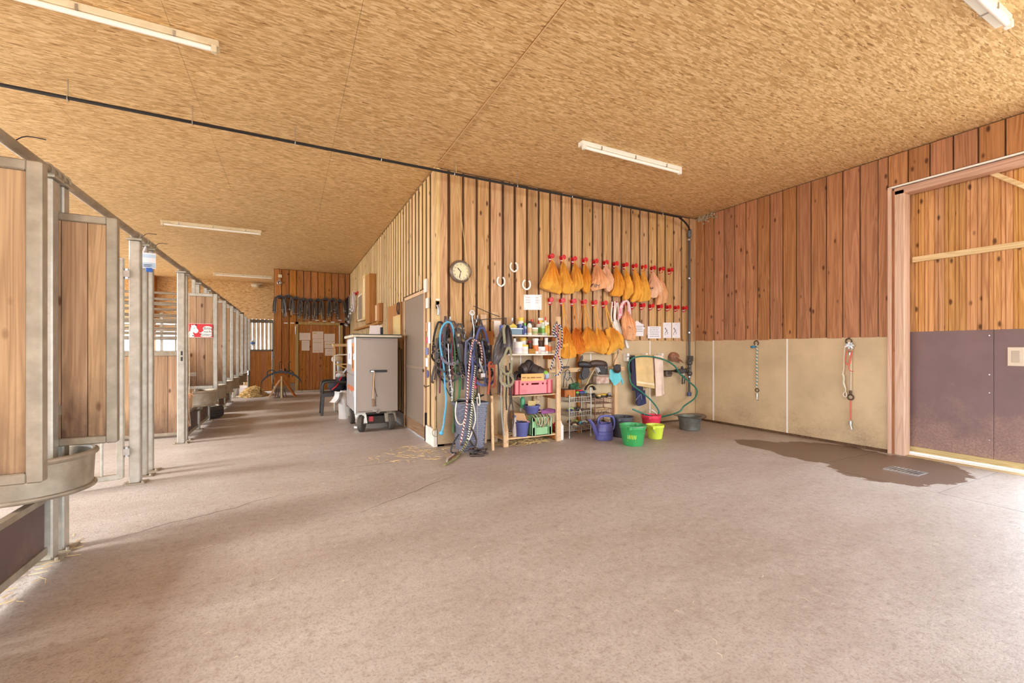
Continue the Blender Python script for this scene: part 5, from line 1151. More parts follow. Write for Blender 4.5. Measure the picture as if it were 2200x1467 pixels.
# second, lower sacks hanging on long straps
LO = [((1184.5, 655), z3_([(200,190),(195,400),(190,640),(320,692),(450,660),(465,630),(420,450),(385,250),(360,150)]), C_OR, 'orange sack with an open flap, lowest of all, beside the rope coil', HL[1], .10, (1214, 700)),
      ((0,0), z3_([(430,180),(395,330),(400,480),(470,590),(540,610),(620,570),(600,400),(560,250),(520,150)]), C_DO, 'deep orange sack, second in the lower row', HL[2], .10, (1236, 703)),
      ((0,0), z3_([(660,150),(600,260),(565,330),(590,480),(610,580),(680,560),(820,560),(950,605),(930,500),(860,300),(770,160)]), C_OR, 'broad orange sack, third in the lower row', HL[3], .12, (1262, 701)),
      ((0,0), z3_([(860,140),(850,300),(870,450),(930,590),(1010,595),(1070,450),(1030,300),(960,160)]), C_YE, 'plain yellow-orange sack, fourth in the lower row', HL[4], .10, (1284, 704)),
      ((0,0), z3_([(1040,160),(1060,350),(1060,480),(1030,620),(1150,580),(1270,500),(1350,530),(1340,300),(1230,160)]), C_YE, 'creased yellow-orange sack with scribble, fifth in the lower row', HL[5], .11, (1312, 702))]
for i, (_, ol, m, lab, hk, dep, ap) in enumerate(LO):
    Y = BF-.11-.02*(i % 2); A = onY(*ap, Y)
    g = sack_mesh(ap, ol, Y, dep*.9, 140+i); t = thing('feed_bag', lab, 'bag', (A.x, Y, min(p.z for p in g.v)), 'cloth feed sacks on the lower hooks')
    part('bag', g, m, t, smooth=70)
    hp = hk+Vector((0,-.045,.026))
    for k, (s_, du, dv) in enumerate(((-1, -4, 6), (1, 5, 5))):
        e = onY(ap[0]+du, ap[1]+dv, Y); part('long_strap', G().strap([hp, hp.lerp(e, .5)+Vector((0,-.005,0)), e+Vector((0,-.02,0))], .013, .004, FR, 3), m, t)
    e = onY(ap[0]+9, ap[1]+9, Y); part('thin_cord', G().tube([hp+Vector((.005,0,0)), hp.lerp(e, .5)+Vector((.01,-.01,0)), e+Vector((0,-.03,0))], .003, 5, 3), TANL, t)
    if i == 0:
        part('open_flap', G().surf(lambda s, q: onY(1180+(250+110*s)/8.63, 690+(415+60*q+8*math.sin(6*s))/8.63, Y-dep*.85-.012-.02*q), 8, 4), C_YE, t, smooth=60)
        part('hanging_cord', G().tube([onY(u, v, Y-.10) for u, v in ((1222, 735), (1223, 760), (1221, 775), (1216, 787))], .003, 5, 3), LEAB, t)
# orange pocket of the second row's back sacks
for u0, ol, lab, hk in (((1247, 703), z3_([(560,130),(545,230),(555,420),(600,400),(610,260),(590,150)]), 'narrow dark orange sack tucked behind the second lower sack', HL[3]),):
    Y = BF-.05; g = sack_mesh(u0, ol, Y, .04, 160); t = thing('feed_bag', lab, 'bag', (onY(*u0, Y).x, Y, min(p.z for p in g.v)), 'cloth feed sacks on the lower hooks')
    part('bag', g, C_DO, t, smooth=70); hp = hk+Vector((0,-.03,.026)); part('long_strap', G().strap([hp, hp.lerp(onY(*u0, Y), .5), onY(u0[0], u0[1]+4, Y)], .012, .004, FR, 3), C_DO, t)
# white cloth bag on hook seven
z6_ = lambda pts: [(1300+x/12.22, 640+y/12.22) for x, y in pts]
Y = BF-.06; ap = z6_([(290,560)])[0]; ol = z6_([(215,600),(180,740),(240,820),(330,960),(400,1010),(430,1040),(520,1225),(545,1300),(600,1310),(520,1080),(430,820),(370,650),(350,600)])
g = sack_mesh(ap, ol, Y, .05, 170); t = thing('white_bag', 'thin white cloth bag with wide handles on the seventh lower hook', 'bag', (onY(*ap, Y).x, Y, min(p.z for p in g.v)))
part('bag', g, C_WH, t, smooth=70)
for us in (((190,100),(175,300),(160,480),(190,640)), ((260,90),(245,300),(235,500),(250,620)), ((300,120),(275,350),(265,520),(280,620)), ((330,120),(350,350),(350,520),(350,620))):
    part('handle', G().strap([onY(u, v, Y-.04) for u, v in z6_(us)], .022, .004, FR, 3), C_WH, t)
# pink and white scarf plus salmon bag on hook eight
PINK, _t, _b = nodes('pink_white_cloth')
_t.links.new(ramp(_t, noise(_t, coords(_t, (60,60,7)), 1, 3, .5, .4), [(.40, s2l((222,130,150))), (.52, s2l((238,200,200))), (.60, s2l((242,232,228)))]), _b.inputs['Base Color']); _b.inputs['Roughness'].default_value = .9
Y = BF-.10; hk = HL[7]
t = thing('scarf', 'pink and white patterned scarf looped over the eighth lower hook', 'scarf', (hk.x, Y, onY(1345, 690, Y).z))
for k, pth in enumerate((((375,560),(378,400),(400,240),(450,120),(540,75),(620,120),(650,260),(660,420),(655,540)), ((440,520),(430,360),(450,220),(510,120),(570,90),(615,160),(625,300),(615,440)), ((400,470),(405,320),(430,190),(500,100),(580,80),(640,170),(645,320),(640,470)))):
    part('fold', G().tube([onY(u, v, Y-.015*k) for u, v in z6_(pth)], .024, 10, 3, flat=.5, rfun=lambda q: 1.25-.65*math.sin(pi*q)), PINK, t, smooth=60)
ap = z6_([(540,300)])[0]; ol = z6_([(520,440),(440,540),(440,700),(480,900),(510,1070),(600,1100),(720,1125),(770,1000),(760,760),(735,660),(640,540),(580,420)])
Y = BF-.16; g = sack_mesh(ap, ol, Y, .09, 171); t = thing('feed_bag', 'big salmon cloth bag with scribbled lettering on the eighth lower hook', 'bag', (onY(*ap, Y).x, Y, min(p.z for p in g.v)))
part('bag', g, C_SA, t, smooth=70); part('drawstring', G().strap([hk+Vector((.0,-.07,.025)), onY(*ap, Y-.01), onY(ap[0]+1, ap[1]+8, Y-.012)], .014, .004, FR, 3), C_SA, t)
for k, (u0, v0, u1, v1) in enumerate(((1350, 700, 1359, 708), (1352, 703, 1358, 707), (1355, 711, 1357, 717), (1357, 712, 1361, 719))):
    part('scribble', G().bar(onY(u0, v0, Y-.078), onY(u1, v1, Y-.078), .006, .004, FR), INK, t)
# ================================================================== SHELF UNIT AND WHAT STANDS ON IT
SY0, SY1 = 5.13, 5.53; sxa, sxb = 2.50, 3.40
t = thing('shelf_unit', 'raw timber shelf unit with four boards standing against the wall', 'shelf', ((sxa+sxb)/2, 5.33, 0))
PERF = pm((120,96,74), .9)
def post(x, y, z1, w_=.072, d_=.036):
    o = part('upright', G().box(x-w_/2, x+w_/2, y-d_/2, y+d_/2, 0, z1), W_RAW, t, bevel=.003)
    g = G()
    for k in range(int(z1/.12)):
        for dx in (-.02, .02): g.cyl((x+dx, y-d_/2+.001, .06+.12*k+dx*.4), (x+dx, y-d_/2-.0012, .06+.12*k+dx*.4), .0045, n=8)
    part('nail_hole', g, PERF, o, smooth=0); return o
post(2.545, SY0+.02, 1.56); post(3.375, SY0+.02, 1.76); post(2.38, SY1-.02, 1.78, .09); post(2.545, SY1-.02, 1.82, .09); post(3.23, SY1-.02, 1.42, .1)
part('leaning_lath', G().bar(onZ(1059, 968, 0)+Vector((0,0,.002)), onY(1056, 850, 5.14), .030, .030), W_RAW, t, bevel=.003)
SHZ = (.085, .655, 1.215, 1.474)
for z in SHZ:
    part('shelf_board', G().box(sxa+.02, sxb-.03, SY0+.04, SY1-.04, z, z+.022), W_RAWX if z < 1 else pm((226,212,196), .7, 0, .1, 9, .1, name='whitened_board'), t, bevel=.002)
for z in SHZ: part('cleat', G().box(sxb-.07, sxb-.03, SY0+.04, SY1-.04, z-.06, z), W_SADDLE, t)
part('back_slat', G().box(2.6, 3.3, SY1-.03, SY1-.01, 1.33, 1.39), W_SADDLE, t)
part('brace', G().bar((2.75, SY1-.05, .63), (3.10, SY1-.05, .36), .008, .008), IRON, t)
part('side_shelf_box', G().box(2.34, 2.50, SY1-.10, SY1-.04, 1.36, 1.55), W_SADDLE, t)
TOP = [z+.022 for z in SHZ]
def sx(u, Y): return onY(u, 750, Y).x
def bottle(name, label, u, lvl, Y, r, h, body, cap, neck=.35, label_c=None, cat='bottle', square=False, hc=.03):
    x = sx(u, Y); z = TOP[lvl]; t = thing(name, label, cat, (x, Y, z), 'care products on the shelf')
    part('body', G().lathe([(r*.92, .001), (r, .006), (r, h*.78), (r*.85, h*.86), (r*neck, h*.92), (r*neck, h), (0, h)], (x, Y, z), (0,0,1), 18 if not square else 4), body, t)
    part('cap', G().cyl((x, Y, z+h*.97), (x, Y, z+h*.97+hc), r*max(neck, .4)*1.1, n=14), cap, t)
    if label_c: part('label', G().lathe([(r*1.012, h*.18), (r*1.012, h*.62)], (x, Y, z), (0,0,1), 18, close=True), label_c, t)
    return t
def jar(name, label, u, lvl, Y, r, h, body, lid, band=None):
    x = sx(u, Y); z = TOP[lvl]; t = thing(name, label, 'jar', (x, Y, z), 'care products on the shelf')
    part('body', G().lathe([(r*.95, .001), (r, .006), (r, h*.82), (0, h*.82)], (x, Y, z), (0,0,1), 20), body, t)
    part('lid', G().lathe([(r*1.04, h*.80), (r*1.04, h*.97), (r*.98, h), (0, h)], (x, Y, z), (0,0,1), 20), lid, t)
    if band: part('label', G().lathe([(r*1.012, h*.2), (r*1.012, h*.5)], (x, Y, z), (0,0,1), 20, close=True), band, t)
    return t
YEL = pm((236,196,40), .4, name='yellow_cap'); GRN = pm((120,170,70), .4, name='green_print'); BLU = pm((60,70,130), .4, name='navy_label'); ORA = pm((224,120,50), .45, name='orange_label'); SKY = pm((150,180,200), .4, name='clear_plastic'); BRO = pm((120,86,70), .4, name='brown_bottle'); OLI = pm((150,160,90), .4, name='olive_fluid')
# top shelf, left to right
p = Vector((sx(1098, 5.25), 5.25, TOP[3]))
t = thing('cleaning_caddy', 'blue tote with yellow sponge at the left of the top shelf', 'caddy', p)
part('tray', G().box(p.x-.11, p.x+.14, 5.18, 5.32, p.z+.001, p.z+.075), pm((110,134,150), .5, 0, .1, 40, name='blue_grey_tray'), t, bevel=.005)
part('rim', G().box(p.x-.115, p.x+.145, 5.175, 5.325, p.z+.075, p.z+.09), pm((210,216,226), .4), t)
part('handle_side', G().box(p.x-.16, p.x-.10, 5.2, 5.3, p.z+.001, p.z+.13), pm((96,112,176), .45, name='tote_blue'), t, bevel=.01); part('handle_side', G().box(p.x+.105, p.x+.145, 5.2, 5.3, p.z+.06, p.z+.15), pm((70,92,150), .45), t, bevel=.01)
part('sponge', G().blob((p.x+.0, 5.25, p.z+.11), (.09, .05, .045), 12, 6, .18, 5), pm((222,196,96), .9, 0, .2, 30, .3, name='sponge'), t, smooth=60)
bottle('cream_bottle', 'white bottle with wide yellow cap behind the blue tote', 1119, 3, 5.40, .045, .21, WHITE, YEL, .8, ORA, hc=.045)
bottle('spray_can', 'slim dark bottle beside the blue tote on the top shelf', 1124, 3, 5.26, .020, .14, BLU, BLACK, .5)
bottle('lotion_bottle', 'small bottle with bright green cap on the top shelf', 1128, 3, 5.26, .022, .14, SKY, pm((120,220,70), .4), .6, BLU)
bottle('oil_can', 'white cylindrical can with red band on the top shelf', 1137.5, 3, 5.25, .034, .17, WHITE, BLACK, .5, pm((206,176,130), .5))
bottle('pump_bottle', 'brownish bottle with red nozzle at the back of the top shelf', 1143, 3, 5.42, .045, .21, BRO, REDP, .4)
jar('salve_tub', 'short tan and white tub in the middle of the top shelf', 1149, 3, 5.24, .045, .105, pm((206,186,150), .5), WHITE, OLI)
t = bottle('spray_bottle', 'large white and green spray bottle on the top shelf', 1162, 3, 5.34, .068, .19, WHITE, YEL, .3, GRN, 'spray bottle')
x = sx(1164, 5.34); part('spray_head', G().box(x-.055, x+.02, 5.32, 5.36, TOP[3]+.215, TOP[3]+.255), WHITE, t, bevel=.008); part('trigger', G().bar((x-.04, 5.34, TOP[3]+.22), (x-.055, 5.34, TOP[3]+.17), .012, .01), REDP, t)
bottle('spray_bottle', 'smaller bottle with green fluid before the big spray bottle', 1166.5, 3, 5.22, .028, .16, pm((190,214,186), .3), WHITE, .4, GRN)
bottle('tube_bottle', 'tall white bottle with pointed red tip at the right of the top shelf', 1172, 3, 5.26, .026, .22, WHITE, REDP, .35, YEL, hc=.05)
bottle('oil_bottle', 'yellow oil bottle at the right end of the top shelf', 1177, 3, 5.25, .030, .16, pm((206,176,60), .3), WHITE, .5, pm((226,206,110), .4))
# second shelf
jar('ointment_tub', 'big white tub with red mark on the second shelf', 1113.5, 2, 5.24, .062, .165, WHITE, WHITE, pm((214,206,210), .5))
jar('ointment_tub', 'white tub with yellow lid on the second shelf', 1127, 2, 5.24, .050, .125, WHITE, YEL, pm((220,216,200), .5))
jar('ointment_tub', 'yellow-lidded jar stacked behind the tubs of the second shelf', 1123.5, 2, 5.38, .048, .225, WHITE, pm((226,190,90), .4, name='ochre_lid'))
bottle('squeeze_bottle', 'small squeezed white bottle at the left end of the second shelf', 1106, 2, 5.34, .032, .19, WHITE, WHITE, .5)
solo('soap_box', G().box(sx(1133, 5.24), sx(1147, 5.24), 5.19, 5.30, TOP[2]+.001, TOP[2]+.068), wood('soap_box', (196,140,80), (160,106,56), axis=0, knots=0), 'flat brown box between the tubs of the second shelf', 'box', bevel=.003)
bottle('red_cap_bottle', 'dark bottle with red cap at the back of the second shelf', 1138, 2, 5.42, .033, .16, BRO, REDP, .8)
bottle('pill_bottle', 'white bottle with orange band in the middle of the second shelf', 1150.5, 2, 5.25, .040, .19, WHITE, WHITE, .95, ORA)
jar('salve_jar', 'small white jar left of the pair on the second shelf', 1157.5, 2, 5.25, .030, .098, pm((206,190,180), .5), WHITE)
jar('salve_jar', 'small white jar right of the pair on the second shelf', 1165, 2, 5.25, .044, .098, WHITE, WHITE, PINKINK)
bottle('tube_bottle', 'slim white tube with orange print on the second shelf', 1173.5, 2, 5.25, .028, .20, WHITE, WHITE, .9, ORA)
bottle('flask', 'clear bottle with orange label at the right end of the second shelf', 1180.5, 2, 5.27, .034, .17, pm((196,180,150), .3), BLACK, .5, ORA)
jar('brown_jar', 'brown jar behind the small white jars', 1162, 2, 5.40, .05, .19, BRO, BRO)
# red crate with boots
p0, p1 = 2.645, 3.25; cy0, cy1, cz = 5.10, 5.48, TOP[1]+.004; hgt = .20
CR = pm((222,120,124), .45, 0, .06, 6, name='crate_red'); CRD = pm((180,30,36), .45, 0, .06, 6, name='crate_deep_red')
t = thing('plastic_crate', 'red plastic crate on the third shelf of the shelf unit', 'crate', ((p0+p1)/2, 5.29, cz))
g = G().box(p0, p1, cy0, cy1, cz, cz+.012).box(p0, p0+.012, cy0, cy1, cz, cz+hgt).box(p1-.012, p1, cy0, cy1, cz, cz+hgt).box(p0, p1, cy1-.012, cy1, cz, cz+hgt)
# front wall with a grip slot and four square holes
fw = p1-p0; hz0, hz1 = .135, .165
holes = [(.19, .245), (.31, .365), (.44, .64), (.72, .765), (.83, .875)]
g.box(p0, p1, cy0, cy0+.012, cz, cz+hz0).box(p0, p1, cy0, cy0+.012, cz+hz1, cz+hgt); e = 0
for a, b in holes+[(1, 1)]: g.box(p0+fw*e, p0+fw*a, cy0, cy0+.012, cz+hz0, cz+hz1); e = b
part('box', g, CR, t, smooth=0)
part('rim', G().box(p0-.006, p1+.006, cy0-.008, cy0+.004, cz+hgt-.04, cz+hgt-.034).box(p0-.006, p1+.006, cy0-.008, cy0+.012, cz+hgt-.006, cz+hgt+.002), CR, t)
for q in (.02, .13, .86, .97): part('rib', G().box(p0+fw*q-.008, p0+fw*q+.008, cy0-.008, cy0, cz+.01, cz+hgt-.004), CRD, t)
part('print_patch', G().box(p0+fw*.18, p0+fw*.33, cy0-.0008, cy0, cz+.03, cz+.075), pm((206,110,112), .5), t)
t2 = sheet('crate_label', [(p0+.10, cy0-.010, cz+hgt-.012), (p0+.46, cy0-.012, cz+hgt-.012), (p0+.475, cy0+.02, cz+hgt+.085), (p0+.12, cy0+.02, cz+hgt+.085)], pm((230,172,104), .8, 0, .05, 4, name='card_orange'), 'orange card with handwriting leaning on the red crate', [(.05, .2, .42, .13), (.25, .38, .40, .12), (.42, .62, .40, .13), (.65, .88, .38, .12), (.25, .62, .33, .03)], pm((120,80,50), .8), (0,-1,0), 'card')
BOOT = pm((66,54,52), .5, 0, .2, 9, .1, name='boot_leather')
def boot(name, label, c, yaw, seed, sc_=1):
    t = thing(name, label, 'boot', c, 'tendon boots in the red crate'); g = G()
    g.surf(lambda s, q: Vector(((.075+.02*q)*cos(2*pi*s)*sc_, (.06+.015*sin(pi*q))*sin(2*pi*s)*sc_, (-.10+.20*q)*sc_)), 20, 6).slab([Vector((.075*cos(a)*sc_, .06*sin(a)*sc_, -.10*sc_)) for a in [2*pi*i/16 for i in range(16)]], (0,0,.004))
    M = Matrix.Translation(c) @ Matrix.Rotation(yaw, 4, 'Z') @ Matrix.Rotation(radians(70), 4, 'Y'); g.xf(M); part('shell', g, BOOT, t, smooth=60)
    g2 = G().torus((0,0,.10*sc_), (0,0,1), .088*sc_, .012, 20, 6); g2.xf(M); part('padded_edge', g2, LEAD, t, smooth=60)
    g3 = G().torus((0,0,-.02*sc_), (0,0,1), .078*sc_, .012, 20, 6); g3.xf(M); part('strap', g3, LEAB, t)
boot('tendon_boot', 'left brown padded leg boot lying in the red crate', Vector((2.95, 5.33, 1.03)), .3, 1, .95); boot('tendon_boot', 'right brown padded leg boot lying in the red crate', Vector((3.10, 5.26, .985)), 2.4, 2, .95); 
t = thing('girth_bundle', 'grey-brown bundle of straps at the left of the red crate', 'straps', (2.78, 5.28, .88))
for k in range(6): part('strap', G().strap([(2.70+.02*k, 5.2+.03*k, .87), (2.72+.025*k, 5.22+.03*k, .97-.008*k), (2.80+.02*k, 5.24+.03*k, .985-.01*k), (2.88, 5.24+.03*k, .90)], .035, .008, (0,-.5,1), 3), (LEAD, LEAB, GREYL)[k % 3], t)
t = thing('plastic_pouch', 'clear bag with green lid at the right of the red crate', 'bag', (3.22, 5.2, .87))
part('bag', G().blob((3.20, 5.20, .925), (.06, .05, .055), 12, 8, .15, 4), pm((206,206,206), .25, 0, .1, 9, name='clear_bag'), t, smooth=60); part('green_lid', G().cyl((3.18, 5.18, .965), (3.18, 5.17, .985), .035), pm((160,220,90), .4), t); part('blue_label', G().cbox((3.19, 5.146, .92), (.04, .004, .05)), pm((150,170,210), .5), t)
# bottom shelf
def pail(c, r0, r1, h, m, t, n=32, th=.006, lip=.01):
    return part('pail', G().lathe([(r0, .001), (r1, h-.02), (r1+lip, h-.018), (r1+lip, h), (r1-th, h), (r0-th, .012), (0, .012)], c, (0,0,1), n), m, t)
BLUEP = pm((86,88,142), .5, 0, .1, 8, name='violet_blue_plastic')
c = Vector((sx(1121, 5.22), 5.22, TOP[0])); t = thing('small_bucket', 'small blue bucket on the bottom shelf', 'bucket', c)
pail(c, .075, .098, .20, BLUEP, t); part('bail', G().tube([c+Vector((-.1,0,.19)), c+Vector((-.06,-.08,.23)), c+Vector((.06,-.09,.215)), c+Vector((.1,0,.19))], .004, 6, 5), STEEL, t); part('grip', G().cyl(c+Vector((.03,-.092,.216)), c+Vector((.075,-.075,.20)), .010), pm((206,120,110), .5), t)
GC = pm((134,176,122), .5, 0, .1, 8, name='crate_green')
a0, a1, b0, b1, zz, hh = sx(1142, 5.14), sx(1186, 5.14), 5.14, 5.40, TOP[0]+.001, .25
t = thing('plastic_crate', 'green plastic crate with coiled cord on the bottom shelf', 'crate', ((a0+a1)/2, 5.27, zz))
part('box', G().box(a0, a1, b0, b0+.01, zz, zz+hh*.45).box(a0, a0+.07, b0, b0+.01, zz, zz+hh).box(a1-.07, a1, b0, b0+.01, zz, zz+hh).box(a0, a1, b0, b0+.01, zz+hh-.05, zz+hh).box(a0, a0+.01, b0, b1, zz, zz+hh).box(a1-.01, a1, b0, b1, zz, zz+hh).box(a0, a1, b1-.01, b1, zz, zz+hh).box(a0, a1, b0, b1, zz, zz+.01), GC, t, smooth=0)
g = G(); 
for k in range(6):
    x = a0+.07+(a1-a0-.14)*k/5; g.bar((x, b0+.006, zz+hh*.45), (x, b0+.006, zz+hh-.05), .008, .006, FR)
for k in range(5): g.bar((a0+.07, b0+.006, zz+hh*(.5+.07*k)), (a1-.07, b0+.006, zz+hh*(.5+.07*k)), .008, .006, FR)
part('lattice', g, GC, t); 
for x in (a0+.012, a0+.055, a1-.055, a1-.012): part('rib', G().box(x-.006, x+.006, b0-.007, b0, zz+.005, zz+hh), GC, t)
t = thing('cord_coil', 'pale coiled cord lying over the green crate', 'cord', ((a0+a1)/2, 5.2, zz+hh))
for k in range(7): part('loop', G().tube([(a0+.05+.05*k, 5.30, zz+hh+.02), (a0+.03+.055*k, 5.18, zz+hh+.035), (a0+.05+.05*k, 5.125, zz+hh-.02), (a0+.09+.04*k, 5.12, zz+hh-.10-.02*(k % 3)), (a0+.13+.035*k, 5.125, zz+hh-.03), (a0+.14+.03*k, 5.2, zz+hh+.03)], .006, 6, 4), (TANL, pm((196,180,160), .8))[k % 2], t)
c = Vector((sx(1141, 5.32), 5.30, zz+hh+.04)); t = thing('small_bucket', 'small blue pail with card inside on top of the green crate', 'bucket', c)
pail(c, .085, .11, .115, BLUEP, t); part('card', G().slab([c+Vector((-.06,0,.09)), c+Vector((.06,.02,.09)), c+Vector((.10,.03,.16)), c+Vector((-.05,.02,.175))], (0,.004,0)), pm((206,176,110), .7), t, smooth=0); part('bail', G().tube([c+Vector((.09,0,.11)), c+Vector((.13,-.02,.17)), c+Vector((.04,.03,.215))], .004, 6, 3), STEEL, t)
c = Vector((sx(1120, 5.28), 5.32, TOP[0]+.21)); t = thing('paper_bag', 'brown paper bag lying above the small blue bucket', 'paper bag', c)
part('bag', G().add([c+Vector(v) for v in ((-.14,-.1,.02),(.02,-.13,-.01),(.13,-.08,.03),(-.1,.1,.02),(.10,.1,.02),(-.13,-.08,.11),(.0,-.10,.10),(-.08,.1,.12),(.06,.1,.10))], [(0,1,6,5),(1,2,8,6),(2,4,8),(3,7,8,4),(0,5,7,3),(5,6,8,7),(0,3,4,2,1)]), pm((196,150,104), .8, 0, .1, 5, .3, name='kraft_paper'), t, smooth=20)
part('fold', G().slab([c+Vector((.02,-.132,0)), c+Vector((.03,-.133,.0)), c+Vector((.008,-.104,.10)), c+Vector((-.002,-.103,.10))], (0,-.002,0)), pm((226,190,146), .8), t, smooth=0)
c = Vector((sx(1170, 5.30), 5.27, zz+hh+.035)); t = thing('folded_cloth', 'purple cloth folded on the green crate', 'cloth', c)
part('fold', G().surf(lambda s, q: c+Vector((-.12+.26*s, -.08+.16*q, .03+.012*sin(9*s+3*q)+.02*sin(pi*q))), 14, 8).surf(lambda s, q: c+Vector((-.12+.26*s, -.08+.16*q, .002)), 4, 4).surf(lambda s, q: c+Vector((-.12+.26*s, -.08-.006*sin(pi*q), .002+(.028+.012*sin(9*s))*q)), 14, 4), cloth('purple_cloth', (150,84,140)), t, smooth=60)
bottle('glue_bottle', 'bottle with blue cap standing behind the straps on the bottom shelf', 1105, 0, 5.24, .032, .27, pm((196,180,170), .4), BLU, .6)
t = bottle('green_bottle', 'green bottle hanging upside down under the third shelf', 1122.5, 0, 5.40, .035, .16, pm((80,160,110), .4), pm((60,130,90), .4), .5); t.location = (t.location[0], t.location[1], .655-.19)
t = thing('wire_scraps', 'tangle of thin wire at the left of the bottom shelf', 'wire', (2.62, 5.3, TOP[0]))
for k in range(5): part('loop', G().torus((2.60+.03*(k % 3), 5.28, TOP[0]+.012+.012*k), (.1*k-.2, .1, 1), .07, .003, 18, 5), STEEL if k % 2 else TANL, t)
# football between shelf and wire rack, bottle
c = onZ(1207, 942, 0); c = Vector((3.48, 5.38, .11)); t = thing('ball', 'red ball with yellow patches beside the shelf unit', 'ball', (c.x, c.y, 0))
part('sphere', G().blob(c, (.11,.11,.11), 24, 16), pm((196,56,64), .45, 0, .05, 8, name='ball_red'), t, smooth=80)
for a, b in ((-.9, .15), (-1.9, .7), (-1.3, -.75), (-.2, .5)):
    d = Vector((cos(a)*cos(b), sin(a)*cos(b), sin(b))); o = c+d*.1085; u_ = d.orthogonal().normalized(); w2 = d.cross(u_)
    part('patch', G().slab([o+(u_*cos(2*pi*i/5)+w2*sin(2*pi*i/5))*.034 for i in range(5)], d*.0035), pm((230,206,60), .5), t, smooth=0)
solo('white_canister', G().lathe([(.05, 0), (.055, .01), (.055, .2), (.03, .235), (.02, .27), (0, .27)], (3.45, 5.22, 0), (0,0,1), 18), WHITE, 'white bottle on the floor right behind the shelf post', 'bottle')
# ================================================================== WIRE RACKS, RAIL, HANGING THINGS
WIRE = pm((176,168,158), .4, .7, .15, 20, name='wire_steel'); WIRER = pm((140,100,84), .5, .5, .2, 20, name='wire_rusty')
def wire_rack(x0, x1, y0, y1, zs, label, m, ztop):
    t = thing('wire_rack', label, 'rack', ((x0+x1)/2, (y0+y1)/2, 0))
    for xx in (x0, x1): part('side_frame', G().tube([(xx, y0, 0), (xx, y0, ztop*.5), (xx, y0, ztop-.03), (xx, y0+.03, ztop), (xx, y1-.03, ztop), (xx, y1, ztop-.03), (xx, y1, 0)], .009, 8, 3), m, t)
    for z in zs:
        g = G()
        for zz in (z, z+.07):
            g.tube([(x0, y0, zz), (x1, y0, zz), (x1, y1, zz), (x0, y1, zz)], .004, 6, 1, True)
        n = 9
        for k in range(n+1):
            x = x0+(x1-x0)*k/n; g.cyl((x, y0, z), (x, y0, z+.07), .003, n=5); g.cyl((x, y0, z), (x, y1, z), .003, n=5); g.cyl((x, y1, z), (x, y1, z+.07), .003, n=5)
        part('basket', g, m, t)
    part('caster', G().cyl((x0, y0, 0), (x0, y0, .03), .016).cyl((x1, y0, 0), (x1, y0, .03), .016), STEEL, t)
wire_rack(3.63, 4.02, 5.24, 5.48, (.10, .31, .52), 'left three-tier wire rack with grooming things', WIRE, .62)
wire_rack(4.13, 4.47, 5.28, 5.50, (.12, .30, .46), 'right rusty three-tier wire rack behind the watering can', WIRER, .56)
def brush(label, c, L, yaw, top, bris, tilt=0):
    t = thing('grooming_brush', label, 'brush', c, 'grooming brushes on the wire racks'); M = Matrix.Translation(c) @ Matrix.Rotation(yaw, 4, 'Z') @ Matrix.Rotation(tilt, 4, 'Y')
    g = G().blob((0,0,.05), (L/2, .035, .022), 16, 8); g.xf(M); part('back', g, top, t, smooth=60)
    g = G().box(-L*.42, L*.42, -.027, .027, .005, .045); g.xf(M); part('bristles', g, bris, t, bevel=.004)
DGR = pm((44,96,64), .5, name='dark_green_plastic'); TEA = pm((90,150,160), .5, name='teal_plastic'); BRI = pm((70,60,50), .9, name='bristle'); MAG = pm((150,60,110), .5, name='magenta_plastic')
t = thing('brush_box', 'shallow brown wooden box on the left wire rack', 'box', (3.66, 5.36, .60)); part('box', G().box(3.57, 3.76, 5.27, 5.45, .595, .70), W_SADDLE, t, bevel=.004); part('contents', G().box(3.58, 3.75, 5.28, 5.44, .70, .705), BLACK, t)
for i, (x, y, z, a, top, lab) in enumerate(((3.72, 5.30, .71, .3, DGR, 'dark green halter brush on the brown box'), (3.83, 5.33, .60, 1.0, pm((140,200,70), .5), 'lime green brush on the left wire rack'), (3.90, 5.30, .60, .2, BLU, 'navy brush in front on the left wire rack'), (3.97, 5.34, .60, 1.3, TEA, 'teal brush at the right of the left wire rack'), (3.90, 5.40, .62, -.5, REDP, 'red brush at the back of the left wire rack'), (3.82, 5.42, .65, .1, MAG, 'mauve brush on top of the left wire rack'))):
    brush(lab, Vector((x, y, z)), .15, a, top, BRI)
t = thing('green_net', 'tangle of dark green net on the left wire rack', 'net', (3.74, 5.27, .70))
rd = random.Random(31)
for k in range(9): part('strand', G().tube([(3.66+rd.uniform(0,.2), 5.25+rd.uniform(0,.1), .70+rd.uniform(0,.1)) for _ in range(6)], .006, 5, 4), DGR, t)
for i, (x, y, z, a, top, lab) in enumerate(((4.16, 5.36, .55, .8, LEAD, 'black brush with yellow stripe on the right wire rack'), (4.36, 5.36, .54, .2, pm((196,160,60), .5), 'mustard yellow brush on the right wire rack'), (4.44, 5.32, .55, .9, pm((150,146,150), .4), 'grey round brush at the right end of the right wire rack'), (4.24, 5.34, .53, 1.5, pm((226,196,120), .5), 'pale yellow brush between others on the right wire rack'))):
    brush(lab, Vector((x, y, z)), .17 if i < 2 else .10, a, top, BRI)
t = thing('bell_boots', 'pair of dark overreach boots with yellow trim on the right wire rack', 'boots', (4.10, 5.38, .58)); part('cuff', G().torus((4.12, 5.38, .66), (0,1,0), .085, .03, 20, 8, (.1, pi-.1)), LEAD, t, smooth=60); part('trim', G().torus((4.12, 5.35, .66), (0,1,0), .09, .010, 20, 6, (.1, pi-.1)), TANL, t)
